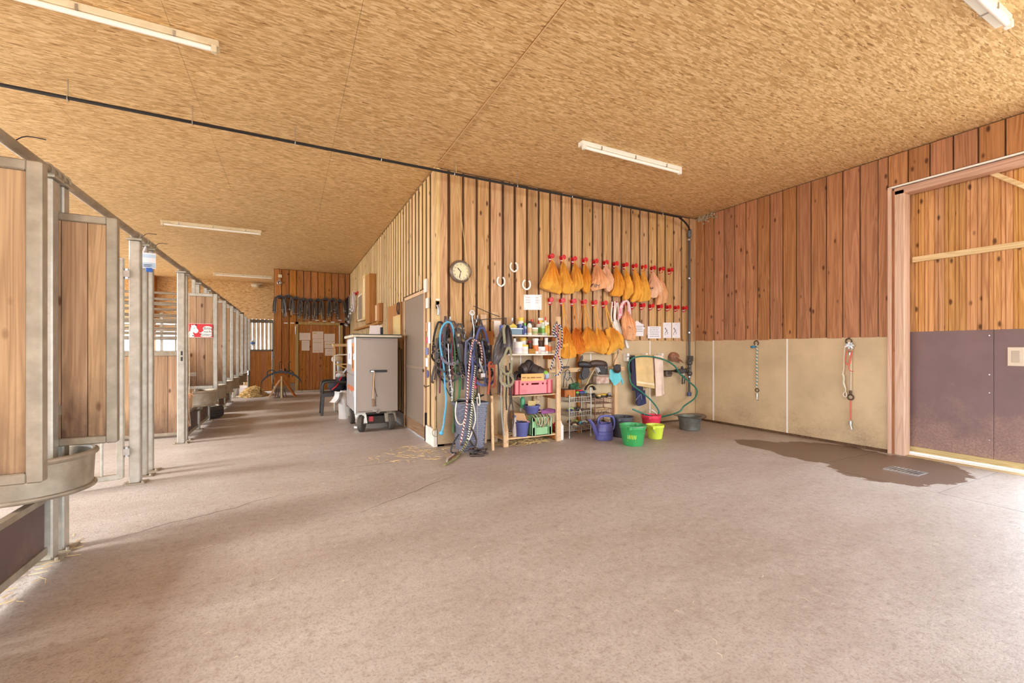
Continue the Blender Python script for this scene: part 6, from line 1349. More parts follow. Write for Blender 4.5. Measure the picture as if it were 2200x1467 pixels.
for lv, (z, lab) in enumerate(((.33, 'mixed small tools in the middle basket of the left wire rack'), (.125, 'mixed small tools in the lowest basket of the left wire rack'))):
    rd = random.Random(60+lv); t = thing('tool_heap', lab, 'tools', (3.83, 5.36, z))
    for k in range(10):
        x, y = rd.uniform(3.68, 3.97), rd.uniform(5.28, 5.44); a = rd.uniform(0, 3); m = (GREYL, OLI, LEAB, CREAM, BLU, IRON, TEA)[k % 7]
        part('tool', G().tube([(x-.05*cos(a), y-.03*sin(a), z+.01+.008*k), (x, y, z+.03+.008*k), (x+.05*cos(a), y+.03*sin(a), z+.015+.008*k)], .016, 7, 3), m, t, smooth=60)
t = thing('tool_heap', 'pale sponges in the middle basket of the right wire rack', 'tools', (4.3, 5.4, .31))
for k in range(4): part('sponge', G().blob((4.20+.07*k, 5.38, .35), (.05, .05, .035), 10, 6, .2, k), pm((206,176,130), .9, 0, .2, 30, .3), t, smooth=60)
t = thing('tool_heap', 'mixed things in the lowest basket of the right wire rack', 'tools', (4.3, 5.4, .13))
for k in range(5): part('item', G().blob((4.18+.06*k, 5.38, .165), (.035, .05, .03), 10, 6, .2, k+9), (LEAB, GREYL, TEA, IRON, CREAM)[k], t, smooth=60)
# timber rail frame behind the racks
t = thing('rail_frame', 'timber frame with two rails standing against the tan panels', 'frame', (4.2, 5.5, 0))
part('rail', G().box(3.42, 4.88, 5.46, 5.50, .95, 1.015), W_RAWX, t, bevel=.003); part('rail', G().box(3.42, 4.80, 5.46, 5.50, 1.235, 1.285), W_RAWX, t, bevel=.003)
part('upright', G().box(4.70, 4.77, 5.50, 5.555, 0, 1.28), W_RAW, t, bevel=.003); part('upright', G().box(3.98, 4.03, 5.50, 5.555, 0, 1.23), W_SADDLE, t, bevel=.003); part('upright', G().box(3.42, 3.48, 5.50, 5.555, 0, 1.28), W_RAW, t, bevel=.003)
for u, v in ((1244, 796), (1328, 755)): part('knob', G().blob(onY(u, v, 5.45), (.018,.018,.018), 10, 8), STEEL, t)
YR = 5.42
def H(u, v, o=0): return onY(u, v, YR-o)
# leather saddle pad and flaps on the rail
t = thing('pony_saddle', 'worn dark leather pad saddle hanging over the timber rail', 'saddle', H(1270, 820))
def roll(a, b, r, m, nm='pad', fl=.75): part(nm, G().tube([a, a.lerp(b, .3)+Vector((0,0,.012)), a.lerp(b, .7)+Vector((0,-.01,.01)), b], r, 12, 4, flat=fl, rfun=lambda q: .6+.4*math.sin(pi*min(1, max(0, q)))**.5), m, t, smooth=60)
roll(H(1242, 783), H(1270, 786), .05, LEAD); roll(H(1268, 782), H(1302, 783), .055, LEAB)
part('cantle_strap', G().strap([H(1245, 786), H(1247, 777), H(1250, 768), H(1249, 765)], .045, .012, FR, 3), LEAB, t)
def flap(pts, m, o=.03): part('flap', G().slab([H(u, v, o) for u, v in pts], (0, .018, 0)), m, t, bevel=.004)
flap(((1253, 789), (1266, 790), (1268, 800), (1264, 810), (1254, 817), (1249, 806)), LEAD); flap(((1246, 800), (1250, 806), (1252, 817), (1244, 812)), LEAB, .015)
flap(((1281, 786), (1300, 785), (1304, 796), (1299, 808), (1292, 804), (1284, 796)), LEAD, .04); flap(((1279, 788), (1287, 790), (1291, 798), (1284, 801)), GREYL, .055)
part('girth_strap', G().strap([H(1279, 791, .05), H(1272, 802, .05), H(1264, 818, .04), H(1258, 833, .03)], .022, .006, FR, 3), TANL, t)
part('stirrup_strap', G().strap([H(1300, 778, .03), H(1304, 784, .03), H(1303, 798, .03), H(1299, 806, .03)], .022, .006, FR, 3), LEA, t)
part('thin_strap', G().strap([H(1249, 800, .02), H(1249, 820, .02), H(1249, 834, .02)], .010, .005, FR, 2), LEA, t)
# rusty wire basket
t = thing('rusty_basket', 'rusty metal basket hanging under the saddle on the rail', 'basket', H(1288, 825))
c = H(1289, 815, .02); part('pan', G().box(c.x-.125, c.x+.125, c.y-.09, c.y+.03, c.z-.075, c.z+.06), pm((196,172,154), .7, .2, .25, 14, .2, name='rust_white', dirt=(142,84,58)), t, bevel=.02)
part('wire_rim', G().tube([(c.x-.13, c.y-.09, c.z+.075), (c.x+.13, c.y-.09, c.z+.07), (c.x+.13, c.y+.03, c.z+.08), (c.x-.13, c.y+.03, c.z+.08)], .006, 6, 1, True).tube([(c.x-.12, c.y-.09, c.z+.07), (c.x-.135, c.y-.05, c.z+.17)], .005, 6, 2).tube([(c.x+.12, c.y-.09, c.z+.07), (c.x+.125, c.y-.05, c.z+.17)], .005, 6, 2), WIRE, t)
# knotted black halter left on the rail
t = thing('rope_halter', 'small knotted black and white cord halter on the left of the rail', 'halter', H(1218, 830))
for k, pth in enumerate((((1210, 832), (1212, 812), (1214, 800), (1219, 794), (1224, 799), (1223, 812), (1219, 818), (1215, 810), (1216, 800), (1222, 800), (1226, 810), (1230, 818), (1233, 828)), ((1217, 832), (1218, 815), (1221, 804), (1217, 798), (1213, 804), (1217, 814), (1224, 808), (1228, 812), (1224, 803)))):
    part('cord', G().tube([H(u, v, .03+.012*k) for u, v in pth], .007, 6, 3), (LEA, GREYL)[k], t, smooth=60)
for k, (u, v, lab) in enumerate(((1204, 789, 'small dark wooden clip left on the timber rail'), (1216, 789, 'small brown wooden block on the timber rail'))): solo('clip_block', G().cbox(H(u, v, .02), (.10, .05, .035)), LEAB, lab, 'clip', bevel=.006)
# teal rag and brown cap
TR = cloth('teal_rag', (110,196,202))
p = H(1323, 790, .03)
t = thing('teal_rag', 'torn teal cloth hanging at the right end of the timber rail', 'cloth', H(1325, 828))
def rag(s, q): 
    a, b = H(1309+(1329-1309)*s, 793, .04), H(1308+(1341-1308)*s, 812+16*math.sin(pi*min(1, s*1.3)) if s < .77 else 820+8*(1-abs(s-.9)*8), .05)
    p = a.lerp(b, q); return p+Vector((0, -.02*math.sin(11*s)*q-.01, 0))
part('cloth', G().surf(rag, 24, 10).surf(lambda s, q: rag(s, q)+Vector((0,.006,0)), 24, 10), TR, t, smooth=70)
t = thing('belt_pouch', 'brown leather pouch hanging over the teal cloth', 'pouch', H(1327, 803, .08)); part('pouch', G().blob(H(1326, 792, .09), (.075, .035, .07), 14, 8, .1, 3), LEAB, t, smooth=60); part('flap', G().slab([H(u, v, .125) for u, v in ((1318, 785), (1334, 783), (1333, 790), (1327, 796), (1320, 792))], (0,.01,0)), LEAD, t, bevel=.003); part('cord', G().tube([H(1318, 788, .07), H(1319, 778, .05), H(1325, 766, .04), H(1328, 757, .03)], .004, 5, 3), BLACK, t)
# ---- towel rail and towels
YT = 5.46
def T(u, v, o=0): return onY(u, v, YT-o)
zr = T(1375, 766).z
t = thing('towel_rail', 'short steel towel rail with white brackets on the tan panel', 'rail', T(1375, 768))
part('bar', G().cyl((T(1347, 766).x, YT, zr), (T(1425, 766).x, YT, zr), .009, n=10), STEEL, t)
for u in (1350, 1390, 1424): part('bracket', G().box(T(u, 766).x-.022, T(u, 766).x+.022, YT, FY-.021, zr-.075, zr+.055), WHITE, t, bevel=.004)
part('backing', G().box(T(1386, 770).x, T(1404, 770).x, FY-.05, FY-.021, zr-.33, zr), W_SADDLE, t)
def towel(name, label, u0, u1, vb0, vb1, m, o, bulge, back=.5, skew=0, hem=True):
    t = thing(name, label, 'towel', T((u0+u1)/2, max(vb0, vb1)))
    rd = random.Random(hash(label) % 999)
    def f(s, q, e=0):
        if q < .12: 
            th = pi*(1-q/.12)*.5+pi*.0; ut = u0+(u1-u0)*s; p = T(ut, 766); return Vector((p.x, YT-(.014+o+e)*math.sin(pi/2-th+0) if False else YT-(.014+o+e)*math.cos(th), zr+(.016+o*.6+e)*math.sin(th)))
        r = (q-.12)/.88; ut = u0+(u1-u0)*s; ub = u0+skew+(u1-u0)*s*1.02; v = 767+((vb0+(vb1-vb0)*s)-767)*r
        p = T(ut+(ub-ut)*r, v); return Vector((p.x, YT-.014-o-e-bulge*(.5+.5*math.sin(7*s+1.5*r+u0))*r, p.z))
    def b(s, q): p = T(u0+(u1-u0)*s, 767+(vb0*back+767*(1-back)-767)*q); return Vector((p.x, YT+.014, p.z))
    part('front', G().surf(lambda s, q: f(s, q), 20, 22).surf(lambda s, q: f(s, q, -.006), 20, 22), m, t, smooth=70); part('back', G().surf(b, 6, 6), m, t, smooth=70)
    if hem: part('woven_band', G().surf(lambda s, q: f(s, .86+.05*q, .003), 20, 2), pm((236,214,178), .9), t)
    return t
towel('towel', 'dark navy towel hanging behind the tan towel', 1354, 1377, 838, 846, cloth('navy_towel', (60,58,78), .5), .004, .03, .5, 3, False)
towel('towel', 'tan-yellow towel in the middle of the towel rail', 1361, 1398, 828, 834, cloth('tan_towel', (222,188,132), .5), .028, .03, .6, 3)
towel('towel', 'pale pink towel at the right of the towel rail', 1404, 1422, 852, 846, cloth('pink_towel', (236,208,188), .5), .006, .035, .5, 3, False)
t = thing('navy_trousers', 'navy garment with pale seams hanging below the navy towel', 'garment', T(1378, 868))
def nv(s, q): p = T(1364+(1386-1364)*s-2*q, 838+(28+6*math.sin(pi*s))*q); return Vector((p.x, YT-.03-.03*math.sin(5*s+2*q), p.z))
part('cloth', G().surf(nv, 14, 8).surf(lambda s, q: nv(s, q)+Vector((0,.02,0)), 14, 8), cloth('navy_cloth', (56,58,88), .5), t, smooth=70); part('seam', G().tube([T(1366, 860, .07), T(1372, 852, .07), T(1377, 847, .07), T(1379, 858, .07)], .004, 5, 3), pm((140,146,180), .8), t); part('waist_hanger', G().tube([T(1374, 838, .03), T(1370, 800, .02), T(1366, 768, .02)], .006, 5, 3), pm((50,50,70), .8), t)
# ---- green garden hose: upper arc to the floor, and lower coil
HO = pm((44,116,96), .35, 0, .1, 20, name='green_hose')
t = thing('garden_hose', 'green garden hose looping from the towel rail to the floor basin', 'hose', onZ(1440, 905, 0))
pts = [T(1352, 800, .05), T(1350, 785, .06), T(1356, 772, .05), T(1372, 766, .06), T(1398, 766, .06), T(1425, 772, .05), T(1448, 785, .05), T(1462, 804, .06), T(1478, 818, .08), T(1493, 831, .10), T(1497.5, 841, .12), T(1492, 856, .16), T(1470, 872, .22), T(1456, 886, .20)]
e1 = onZ(1443, 904, 0); e2 = onZ(1425, 907, 0); pts += [Vector((5.34, 5.28, .14)), Vector((5.22, 5.26, .03)), Vector((5.05, 5.24, .016)), Vector((4.85, 5.3, .016))]
part('upper_run', G().tube(pts, .013, 10, 5), HO, t, smooth=60)
part('lower_coil', G().tube([T(1353, 800, .05), T(1353, 815, .09), T(1360, 828, .10), T(1378, 842, .10), T(1395, 856, .10), T(1409, 872, .12), T(1415.5, 884, .14), T(1412, 891, .16), T(1400, 893.5, .20), T(1384, 889, .20), T(1359, 879, .12)], .013, 10, 5), HO, t, smooth=60)
# ---- rust-brown cap on the wall, small pouches, pliers
t = thing('baseball_cap', 'worn brown baseball cap hung on the tan panel near the pipe', 'cap', onY(1447, 775, 5.52))
cc = onY(1446, 767, 5.545); CAP = pm((142,92,66), .9, 0, .2, 10, .1, name='cap_cloth', dirt=(206,180,156))
part('crown', G().surf(lambda s, q: cc+Vector((.115*cos(pi*(1-s))*sin(pi/2*q)*1.0, -.10*math.cos(pi/2*q)**.8-.002, .10*math.sin(pi*s)*sin(pi/2*q)-.012)), 18, 8), CAP, t, smooth=70)
part('brim', G().surf(lambda s, q: cc+Vector((-.13+.30*s, -.05-.07*q, -.02-.06*q-.045*s*s+.025*math.sin(pi*s))), 14, 4).surf(lambda s, q: cc+Vector((-.13+.30*s, -.05-.07*q, -.026-.06*q-.045*s*s+.025*math.sin(pi*s))), 14, 4), CAP, t, smooth=70)
t = thing('belt_pouch', 'small dark belt pouch hanging on a bar near the pipe', 'pouch', onY(1435, 811, 5.5)); p = onY(1436, 803, 5.50)
part('pouch', G().cbox(p, (.14, .07, .10)), pm((112,96,88), .8, 0, .15, 9, .1, name='pouch_grey'), t, bevel=.02); part('flap', G().cbox(p+Vector((0,-.037,.02)), (.11, .01, .06)), LEAB, t, bevel=.004)
t = thing('tool_bar', 'dark bar with a rubber grip fixed at the valve', 'bar', onY(1455, 797, 5.5)); a, b = onY(1427, 797, 5.53), onY(1470, 796, 5.50)
part('rod', G().cyl(a, b, .012, n=10), BLACK, t); part('grip', G().cyl(a.lerp(b, .55), a.lerp(b, .8), .026, n=12), BLACK, t)
t = thing('glove_bundle', 'dark work gloves hanging next to the drop pipe', 'gloves', onY(1466, 805, 5.47)); p = onY(1466, 797, 5.465)
part('palm', G().blob(p, (.10, .03, .045), 14, 8, .12, 3), pm((84,76,72), .9, 0, .2, 9, .2, name='glove_cloth'), t, smooth=60); part('finger', G().blob(p+Vector((-.02,-.01,.055)), (.025,.02,.035), 8, 6).blob(p+Vector((.08,-.01,-.01)), (.04,.02,.03), 8, 6), LEAD, t, smooth=60)
t = thing('pliers', 'black handled pliers hanging below the work gloves', 'pliers', onY(1468, 825, 5.47))
part('handle', G().tube([onY(1467, 806, 5.46), onY(1466, 815, 5.455), onY(1466, 825, 5.46)], .012, 8, 3), BLACK, t); part('handle', G().tube([onY(1470, 806, 5.46), onY(1471, 815, 5.455), onY(1470, 824, 5.46)], .009, 8, 3), BLACK, t); part('jaw', G().cyl(onY(1468, 800, 5.46), onY(1468.5, 807, 5.46), .012), STEEL, t)
# ================================================================== BUCKETS, CAN, BASIN
def bucket(c, r0, r1, h, m, label, n=36, grips=True, bail=None, logo=None):
    t = thing('bucket', label, 'bucket', c)
    part('pail', G().lathe([(r0*.96, .001), (r0, .008), (r1*.985, h*.82), (r1, h*.83), (r1*1.01, h-.012), (r1*1.06, h-.010), (r1*1.06, h), (r1-.008, h), (r0-.008, .014), (0, .014)], c, (0,0,1), n), m, t)
    part('rib', G().torus(Vector(c)+Vector((0,0,h*.86)), (0,0,1), r1*1.012, .005, n, 6), m, t)
    if grips:
        for a in (.6, .6+pi): part('ear', G().cbox(Vector(c)+Vector((cos(a)*r1*1.06, sin(a)*r1*1.06, h-.03)), (.05, .05, .04)), m, t, bevel=.006)
    if bail: part('bail', G().tube([Vector(c)+Vector(v) for v in bail], .004, 6, 4), STEEL, t)
    return t
GR = pm((60,158,84), .4, 0, .06, 5, name='green_bucket', dirt=(52,140,76)); YG = pm((206,222,70), .45, 0, .06, 6, name='lime_bucket'); BK = pm((66,64,70), .55, 0, .1, 6, name='black_bucket', dirt=(96,88,84)); RDB = pm((226,60,84), .4, 0, .06, 6, name='pink_red_bucket')
c = Vector((4.15, 4.484, 0)); t = bucket(c, .132, .170, .275, GR, 'large green bucket standing foremost on the floor', bail=((-.15,-.09,.25), (-.05,-.175,.262), (.10,-.15,.265), (.17,.05,.255)))
g = G().bar((-.06,-.045,0), (.06,-.045,0), .012, .001, (0,0,1)).bar((-.05,.06,0), (-.01,.09,0), .01, .001, (0,0,1))
for k in range(6): g.bar((-.05+.02*k, -.02, 0), (-.045+.02*k, .035, 0), .009, .001, (0,0,1))
for i, p in enumerate(g.v):
    th = -2.42+p.x/.150; z = .12+p.y; rr = .132+(.170-.132)*z/.275+.003; g.v[i] = c+Vector((cos(th)*rr, sin(th)*rr, z))
part('yellow_print', g, pm((190,210,70), .5), t, smooth=0)
bucket(Vector((4.742, 4.666, 0)), .098, .125, .20, YG, 'small lime yellow bucket right of the green bucket', bail=((-.11,-.05,.18), (-.12,-.10,.12), (-.10,-.11,.10)))
bucket(Vector((4.40, 4.99, 0)), .135, .165, .30, BK, 'black bucket behind the green bucket and watering can')
bucket(Vector((5.16, 5.16, 0)), .12, .15, .245, RDB, 'pinkish red bucket under the hose coil', bail=((-.15,0,.23), (-.06,.05,.31), (.07,.05,.31), (.15,0,.23)))
c = Vector((5.776, 4.93, 0)); ZN = pm((112,112,102), .5, .35, .2, 12, .1, name='zinc', dirt=(84,76,66))
t = thing('feed_basin', 'dented grey zinc basin with a wide brim in the corner', 'basin', c)
part('tub', G().lathe([(.150, .001), (.158, .008), (.165, .14), (.172, .15), (.185, .205), (.188, .215), (.178, .215), (.155, .14), (.148, .012), (0, .012)], c, (0,0,1), 36), ZN, t)
part('brim', G().surf(lambda s, q: c+Vector(((.18+.10*q*(1-.35*abs(math.sin(2*pi*s))))*cos(2*pi*s), (.18+.07*q)*sin(2*pi*s), .214+.010*q+.012*q*math.cos(4*pi*s))), 40, 4).surf(lambda s, q: c+Vector(((.18+.10*q*(1-.35*abs(math.sin(2*pi*s))))*cos(2*pi*s), (.18+.07*q)*sin(2*pi*s), .209+.010*q+.012*q*math.cos(4*pi*s))), 40, 4), pm((140,126,112), .55, .3, .15, 12, name='zinc_brim', dirt=(120,92,74)), t, smooth=60)
# watering can
c = Vector((4.02, 4.93, 0)); WC = pm((88,86,142), .42, 0, .06, 5, name='violet_can')
t = thing('watering_can', 'violet-blue plastic watering can with spout to the left', 'watering can', c)
part('body', G().lathe([(.128, .001), (.136, .01), (.138, .07), (.132, .075), (.138, .08), (.138, .12), (.132, .125), (.138, .13), (.136, .17), (.126, .195), (.118, .215), (.122, .235), (.115, .24), (.105, .235), (.11, .2), (0, .2)], c, (0,0,1), 32, 1.0, .78), WC, t)
part('spout', G().tube([c+Vector((-.115,0,.07)), c+Vector((-.17,-.02,.13)), c+Vector((-.24,-.05,.24)), c+Vector((-.30,-.07,.30)), c+Vector((-.335,-.085,.318))], .026, 12, 4, rfun=lambda q: 1.35-.75*q), WC, t, smooth=60)
part('handle', G().tube([c+Vector((-.10,0,.225)), c+Vector((-.105,0,.30)), c+Vector((-.06,0,.335)), c+Vector((.06,0,.335)), c+Vector((.155,0,.31)), c+Vector((.185,0,.23)), c+Vector((.165,0,.15)), c+Vector((.128,0,.115))], .017, 10, 4), WC, t, smooth=60)
part('filler_hood', G().surf(lambda s, q: c+Vector((-.115+.12*q, .085*(2*s-1)*(1-.3*q), .235+.04*(1-q)*math.sin(pi*s)+.01)), 12, 5), WC, t, smooth=60)
# wicker hamper
hx, hy = 2.08, 5.26
def wick():
    m, t_, b = nodes('grey_wicker'); v = coords(t_, (1,1,1), False)
    br = t_.nodes.new('ShaderNodeTexBrick'); br.inputs['Scale'].default_value = 22; br.offset = .5; br.inputs['Mortar Size'].default_value = .02; br.inputs['Brick Width'].default_value = .7; br.inputs['Row Height'].default_value = .36
    mp = t_.nodes.new('ShaderNodeMapping'); mp.inputs['Rotation'].default_value = (pi/2, 0, 0); t_.links.new(v, mp.inputs[0]); t_.links.new(mp.outputs[0], br.inputs['Vector'])
    br.inputs['Color1'].default_value = s2l((120,120,134)); br.inputs['Color2'].default_value = s2l((100,100,114)); br.inputs['Mortar'].default_value = s2l((70,70,82))
    t_.links.new(br.outputs['Color'], b.inputs['Base Color']); b.inputs['Roughness'].default_value = .5; return m
WK = wick(); t = thing('laundry_hamper', 'tall grey woven plastic hamper full of ropes against the wall', 'hamper', (hx, hy, 0))
def rrect(w_, d_, z, r=.06, n=5):
    out = []
    for qx, qy, a0_ in ((1,1,0), (-1,1,pi/2), (-1,-1,pi), (1,-1,3*pi/2)):
        for i in range(n+1): a_ = a0_+pi/2*i/n; out.append(Vector((hx+qx*(w_/2-r)+r*cos(a_), hy+qy*(d_/2-r)+r*sin(a_), z)))
    return out
def loft(rings, cap0=True):
    g = G(); m = len(rings[0]); g.add([p for r in rings for p in r], [(i*m+j, i*m+(j+1) % m, (i+1)*m+(j+1) % m, (i+1)*m+j) for i in range(len(rings)-1) for j in range(m)]); 
    if cap0: g.add(rings[0], [tuple(range(m))])
    return g
part('shell', loft([rrect(.33, .26, .001), rrect(.41, .31, .60), rrect(.385, .285, .60), rrect(.31, .24, .02)]), WK, t, smooth=40)
part('rim', loft([rrect(.415, .315, .585), rrect(.44, .34, .59), rrect(.44, .34, .615), rrect(.40, .30, .617), rrect(.39, .29, .60)], False), pm((112,112,124), .45, 0, .06, 6, name='hamper_rim'), t, smooth=40)
# weave: raised strands on the front and left faces
st = mesh(G().blob((0,0,0), (.021, .006, .0105), 6, 4), 'strand'); st.materials.append(pm((124,124,138), .5, 0, .08, 9, name='wicker_strand'))
for r in range(22):
    z = .03+.0255*r; k = z/.60; fw_ = (.33+.08*k)/2-.045; yy = hy-(.26+.05*k)/2; n = 8
    for j in range(n): inst('strand', st, t, (hx-fw_+2*fw_*(j+(.5 if r % 2 else 0))/(n-.5), yy-.001, z))
# hose pipes / odd sticks standing in the hamper
t = thing('dark_cable_heap', 'dark coiled cables bulging from the top of the hamper', 'cable', (hx, hy, .55))
for k in range(6): part('loop', G().torus((hx+.04*(k-2.5), hy+.02*(k % 3), .60+.012*k), (.3*sin(k), .2, 1), .09+.01*(k % 3), .010, 20, 6), BLACK if k % 2 else GREYL, t)
# ================================================================== HALTERS AND ROPES
def rope(name, label, pts, Y, r, m, parts=None, cat='rope', uv=False, k=5, floor_pts=None):
    P = [onY(u, v, Y if not isinstance(Y, (list, tuple)) else Y[i]) for i, (u, v) in enumerate(pts)]+[Vector(p) for p in (floor_pts or [])]
    t = thing(name, label, cat, P[-1]); part('line', G().tube(P, r, 8, k, uv=uv), m, t, smooth=70)
    return t, P
def bz(pts): return [(880+x/3.861, 640+y/3.861) for x, y in pts]
BLK_W = stripe_rope('rope_black_white', (34,34,40), (226,220,200), 34); BUR_W = stripe_rope('rope_burgundy_white', (120,36,56), (222,206,190), 26); NAV_W = stripe_rope('rope_navy_white', (50,46,84), (232,226,214), 26); GB_W = stripe_rope('rope_green_white', (90,120,110), (226,226,206), 14); OLV = stripe_rope('rope_olive_black', (170,160,96), (50,46,40), 30)
LBLUE = pm((96,178,214), .8, 0, .1, 30, name='sky_blue_rope'); DRED = pm((112,44,56), .8, 0, .1, 20, name='burgundy_strap'); GREEN = pm((76,104,66), .8, 0, .1, 20, name='green_rope'); LGREEN = pm((70,140,86), .8, 0, .1, 20, name='green_strap'); GRB = pm((122,124,150), .8, 0, .1, 20, name='grey_blue_cord'); BLUEW = pm((86,92,140), .8, 0, .1, 20, name='blue_webbing'); PURG = pm((112,104,116), .8, 0, .1, 20, name='mauve_webbing'); OLW = pm((142,134,104), .8, 0, .12, 20, name='olive_webbing'); ORR = pm((178,84,56), .8, 0, .12, 30, name='rust_rope'); WROPE = pm((226,216,196), .8, 0, .1, 30, name='white_rope')
def knot_end(t, p, r, m): part('knot', G().blob(p, (r, r*.8, r), 8, 6, .2, 3), m, t, smooth=60)
# hook irons
def iron_hook(u, v, lab, Y=BF):
    p = onY(u, v, Y); t = thing('iron_hook', lab, 'hook', p); part('plate', G().cbox(p+Vector((0,-.004,0)), (.035, .008, .10)), IRON, t); part('prong', G().tube([p+Vector((0,-.005,-.03)), p+Vector((0,-.07,-.05)), p+Vector((0,-.16,-.045)), p+Vector((0,-.20,-.01)), p+Vector((0,-.205,.03))], .009, 8, 4), STEEL, t); return p
h1 = iron_hook(957, 687, 'iron hook holding the left tangle of halters'); h2 = iron_hook(1014, 684, 'iron hook holding the middle tangle of halters'); h3 = iron_hook(1086, 690, 'iron hook holding the right tangle of leather straps', 5.115)
def halter(label, hook, ox, oz, sc_, m, yoff, tw=0, rings=True, wd=.026, lean=0):
    """head collar: crown loop over the hook, cheek straps, noseband, throat latch, rings"""
    c = hook+Vector((ox, -.05-yoff, oz)); t = thing('halter', label, 'halter', c+Vector((0,0,-.7*sc_)), 'halters hanging on the iron hooks')
    def q(x, z, y=0): 
        x2 = x*cos(tw)-y*sin(tw); y2 = x*sin(tw)+y*cos(tw); return c+Vector(((x2+lean*z)*sc_, (y2-.0)*sc_, z*sc_))
    part('crown_strap', G().strap([q(-.11,-.42), q(-.09,-.2), q(-.035,-.02), q(0,0), q(.035,-.02), q(.09,-.2), q(.11,-.42)], wd, .006, FR, 4), m, t)
    part('noseband', G().strap([q(-.11,-.42,0), q(-.13,-.50,-.05), q(-.06,-.56,-.09), q(.05,-.55,-.09), q(.12,-.49,-.05), q(.11,-.42,0), q(.05,-.40,.04), q(-.05,-.40,.04)], wd, .006, FR, 4, True), m, t)
    part('throat_strap', G().strap([q(-.10,-.30), q(-.05,-.38,-.04), q(.04,-.37,-.04), q(.10,-.30)], wd*.8, .005, FR, 4), m, t)
    part('chin_strap', G().strap([q(-.0,-.38,-.05), q(-.01,-.46,-.07), q(0,-.55,-.09)], wd*.8, .005, FR, 3), m, t)
    if rings:
        for x, z, y in ((-.11,-.42,-.01), (.11,-.42,-.01), (0,-.56,-.10), (-.10,-.30,-.005)): part('ring', G().torus(q(x, z, y-.01), (0,1,0), .02*sc_**.5, .004, 14, 6), GALVD, t)
        part('buckle', G().cbox(q(.075,-.16,-.012), (.03, .005, .034)), GALVD, t)
    return t
halter('mauve-grey webbing halter with wide noseband, foremost on the left tangle', h1, -.02, -.02, 1.0, PURG, .12, .25, wd=.034, lean=-.02)
halter('dark brown leather halter behind on the left tangle', h1, .06, -.03, 1.1, LEAB, .05, -.3)
halter('black leather halter low on the left tangle', h1, -.07, -.10, 1.05, LEA, .08, .5)
halter('dark leather halter hanging at the right of the left tangle', h1, .13, -.12, 1.0, LEAD, .06, -.2, lean=-.05)
halter('brown halter with brass look hanging lowest on the left tangle', h1, .10, -.24, .9, LEAB, .14, .4)
t, P = rope('lead_rope', 'sky blue lead rope draped over the left hook down to hamper height', bz([(345,560),(345,480),(352,380),(362,280),(345,215),(310,200),(270,240),(250,330),(258,430),(280,540),(288,640),(294,740),(302,830),(300,900),(290,980),(282,1050),(264,1120)]), 5.33, .012, LBLUE); knot_end(t, P[-1], .028, LBLUE)
t, P = rope('lead_strap', 'burgundy lead hanging straight on the left tangle', bz([(330,230),(350,300),(352,420),(348,560),(345,650),(350,730)]), 5.30, .009, DRED); part('snap_hook', G().tube([P[-1], P[-1]+Vector((0,-.01,-.03)), P[-1]+Vector((.015,-.01,-.06)), P[-1]+Vector((0,-.01,-.07))], .006, 6, 3), STEEL, t)
t, P = rope('lead_strap', 'dark red short strap at the left edge of the left tangle', bz([(270,300),(262,420),(258,560),(252,700),(250,790)]), 5.36, .010, DRED)
t, P = rope('lead_rope', 'olive green lead rope with thick knot hanging beside the hamper', bz([(345,260),(370,400),(378,560),(374,700),(368,850),(366,960),(364,1060)]), 5.31, .011, GREEN); part('whipping', G().cyl(P[-1]+Vector((0,0,-.085)), P[-1], .020), GREEN, t); knot_end(t, P[-1], .024, GREEN)
t, P = rope('lead_strap', 'bright green webbing strap between the left and middle tangles', bz([(400,420),(410,560),(416,680),(412,790),(408,840)]), 5.35, .014, LGREEN); part('chew_mark', G().blob(P[-1], (.016,.012,.02), 8, 6), LGREEN, t)
t, P = rope('chain_lead', 'steel chain shank hanging in the left tangle', bz([(320,380),(325,520),(330,600),(342,690),(350,760),(352,850)]), 5.29, .006, STEEL)
for k in range(12): part('link', G().torus(P[2].lerp(P[-1], k/11), (1 if k % 2 else 0, 0 if k % 2 else 1, .1), .013, .004, 10, 5), STEEL, t)
t, P = rope('riding_whip', 'thin dark whip slanting below the left tangle', bz([(225,580),(290,720),(350,840)]), 5.36, .006, BLACK, k=2)
t, P = rope('yellow_strap', 'short yellow strap hanging between the two left tangles', bz([(440,300),(438,350),(440,400)]), 5.50, .008, YEL); part('snap_hook', G().torus(P[0]+Vector((.03,0,.02)), FR, .014, .004, 12, 6).cyl(P[0]+Vector((.03,0,0)), P[0]+Vector((.035,0,-.30)), .006), STEEL, t)
for k, (hh2, ox, oz, s2, mm, yo, tw2, lab) in enumerate(((h1, -.10, -.04, .95, LEAD, .03, .1, 'dark halter at the left rear of the left tangle'), (h1, .03, -.16, 1.15, LEA, .10, -.5, 'long black halter in the centre of the left tangle'), (h1, .17, -.06, 1.2, LEAB, .03, .3, 'wide brown halter at the right rear of the left tangle'), (h1, -.05, -.30, .8, LEAB, .11, -.2, 'small brown halter at the bottom left of the left tangle'), (h1, .16, -.30, .75, LEA, .10, .2, 'small black halter at the bottom right of the left tangle'), (h2, -.04, -.18, 1.0, LEA, .10, .4, 'black halter at the left of the middle tangle'), (h2, .10, -.30, .95, LEAD, .12, -.3, 'dark halter low at the right of the middle tangle'), (h2, .05, -.02, 1.25, LEAB, .05, .1, 'brown halter at the back of the middle tangle'))):
    halter(lab, hh2, ox, oz, s2, mm, yo, tw2)
t = thing('leather_flap', 'brown leather blinker pad hanging in the left tangle', 'pad', onY(992, 790, 5.36)); part('pad', G().slab([onY(u, v, 5.36) for u, v in bz([(395,370),(440,380),(462,450),(460,560),(430,545),(400,470)])], (0,.02,0)), LEAB, t, bevel=.005); part('stud', G().torus(onY(979, 758, 5.35), FR, .02, .005, 14, 6), TANL, t)
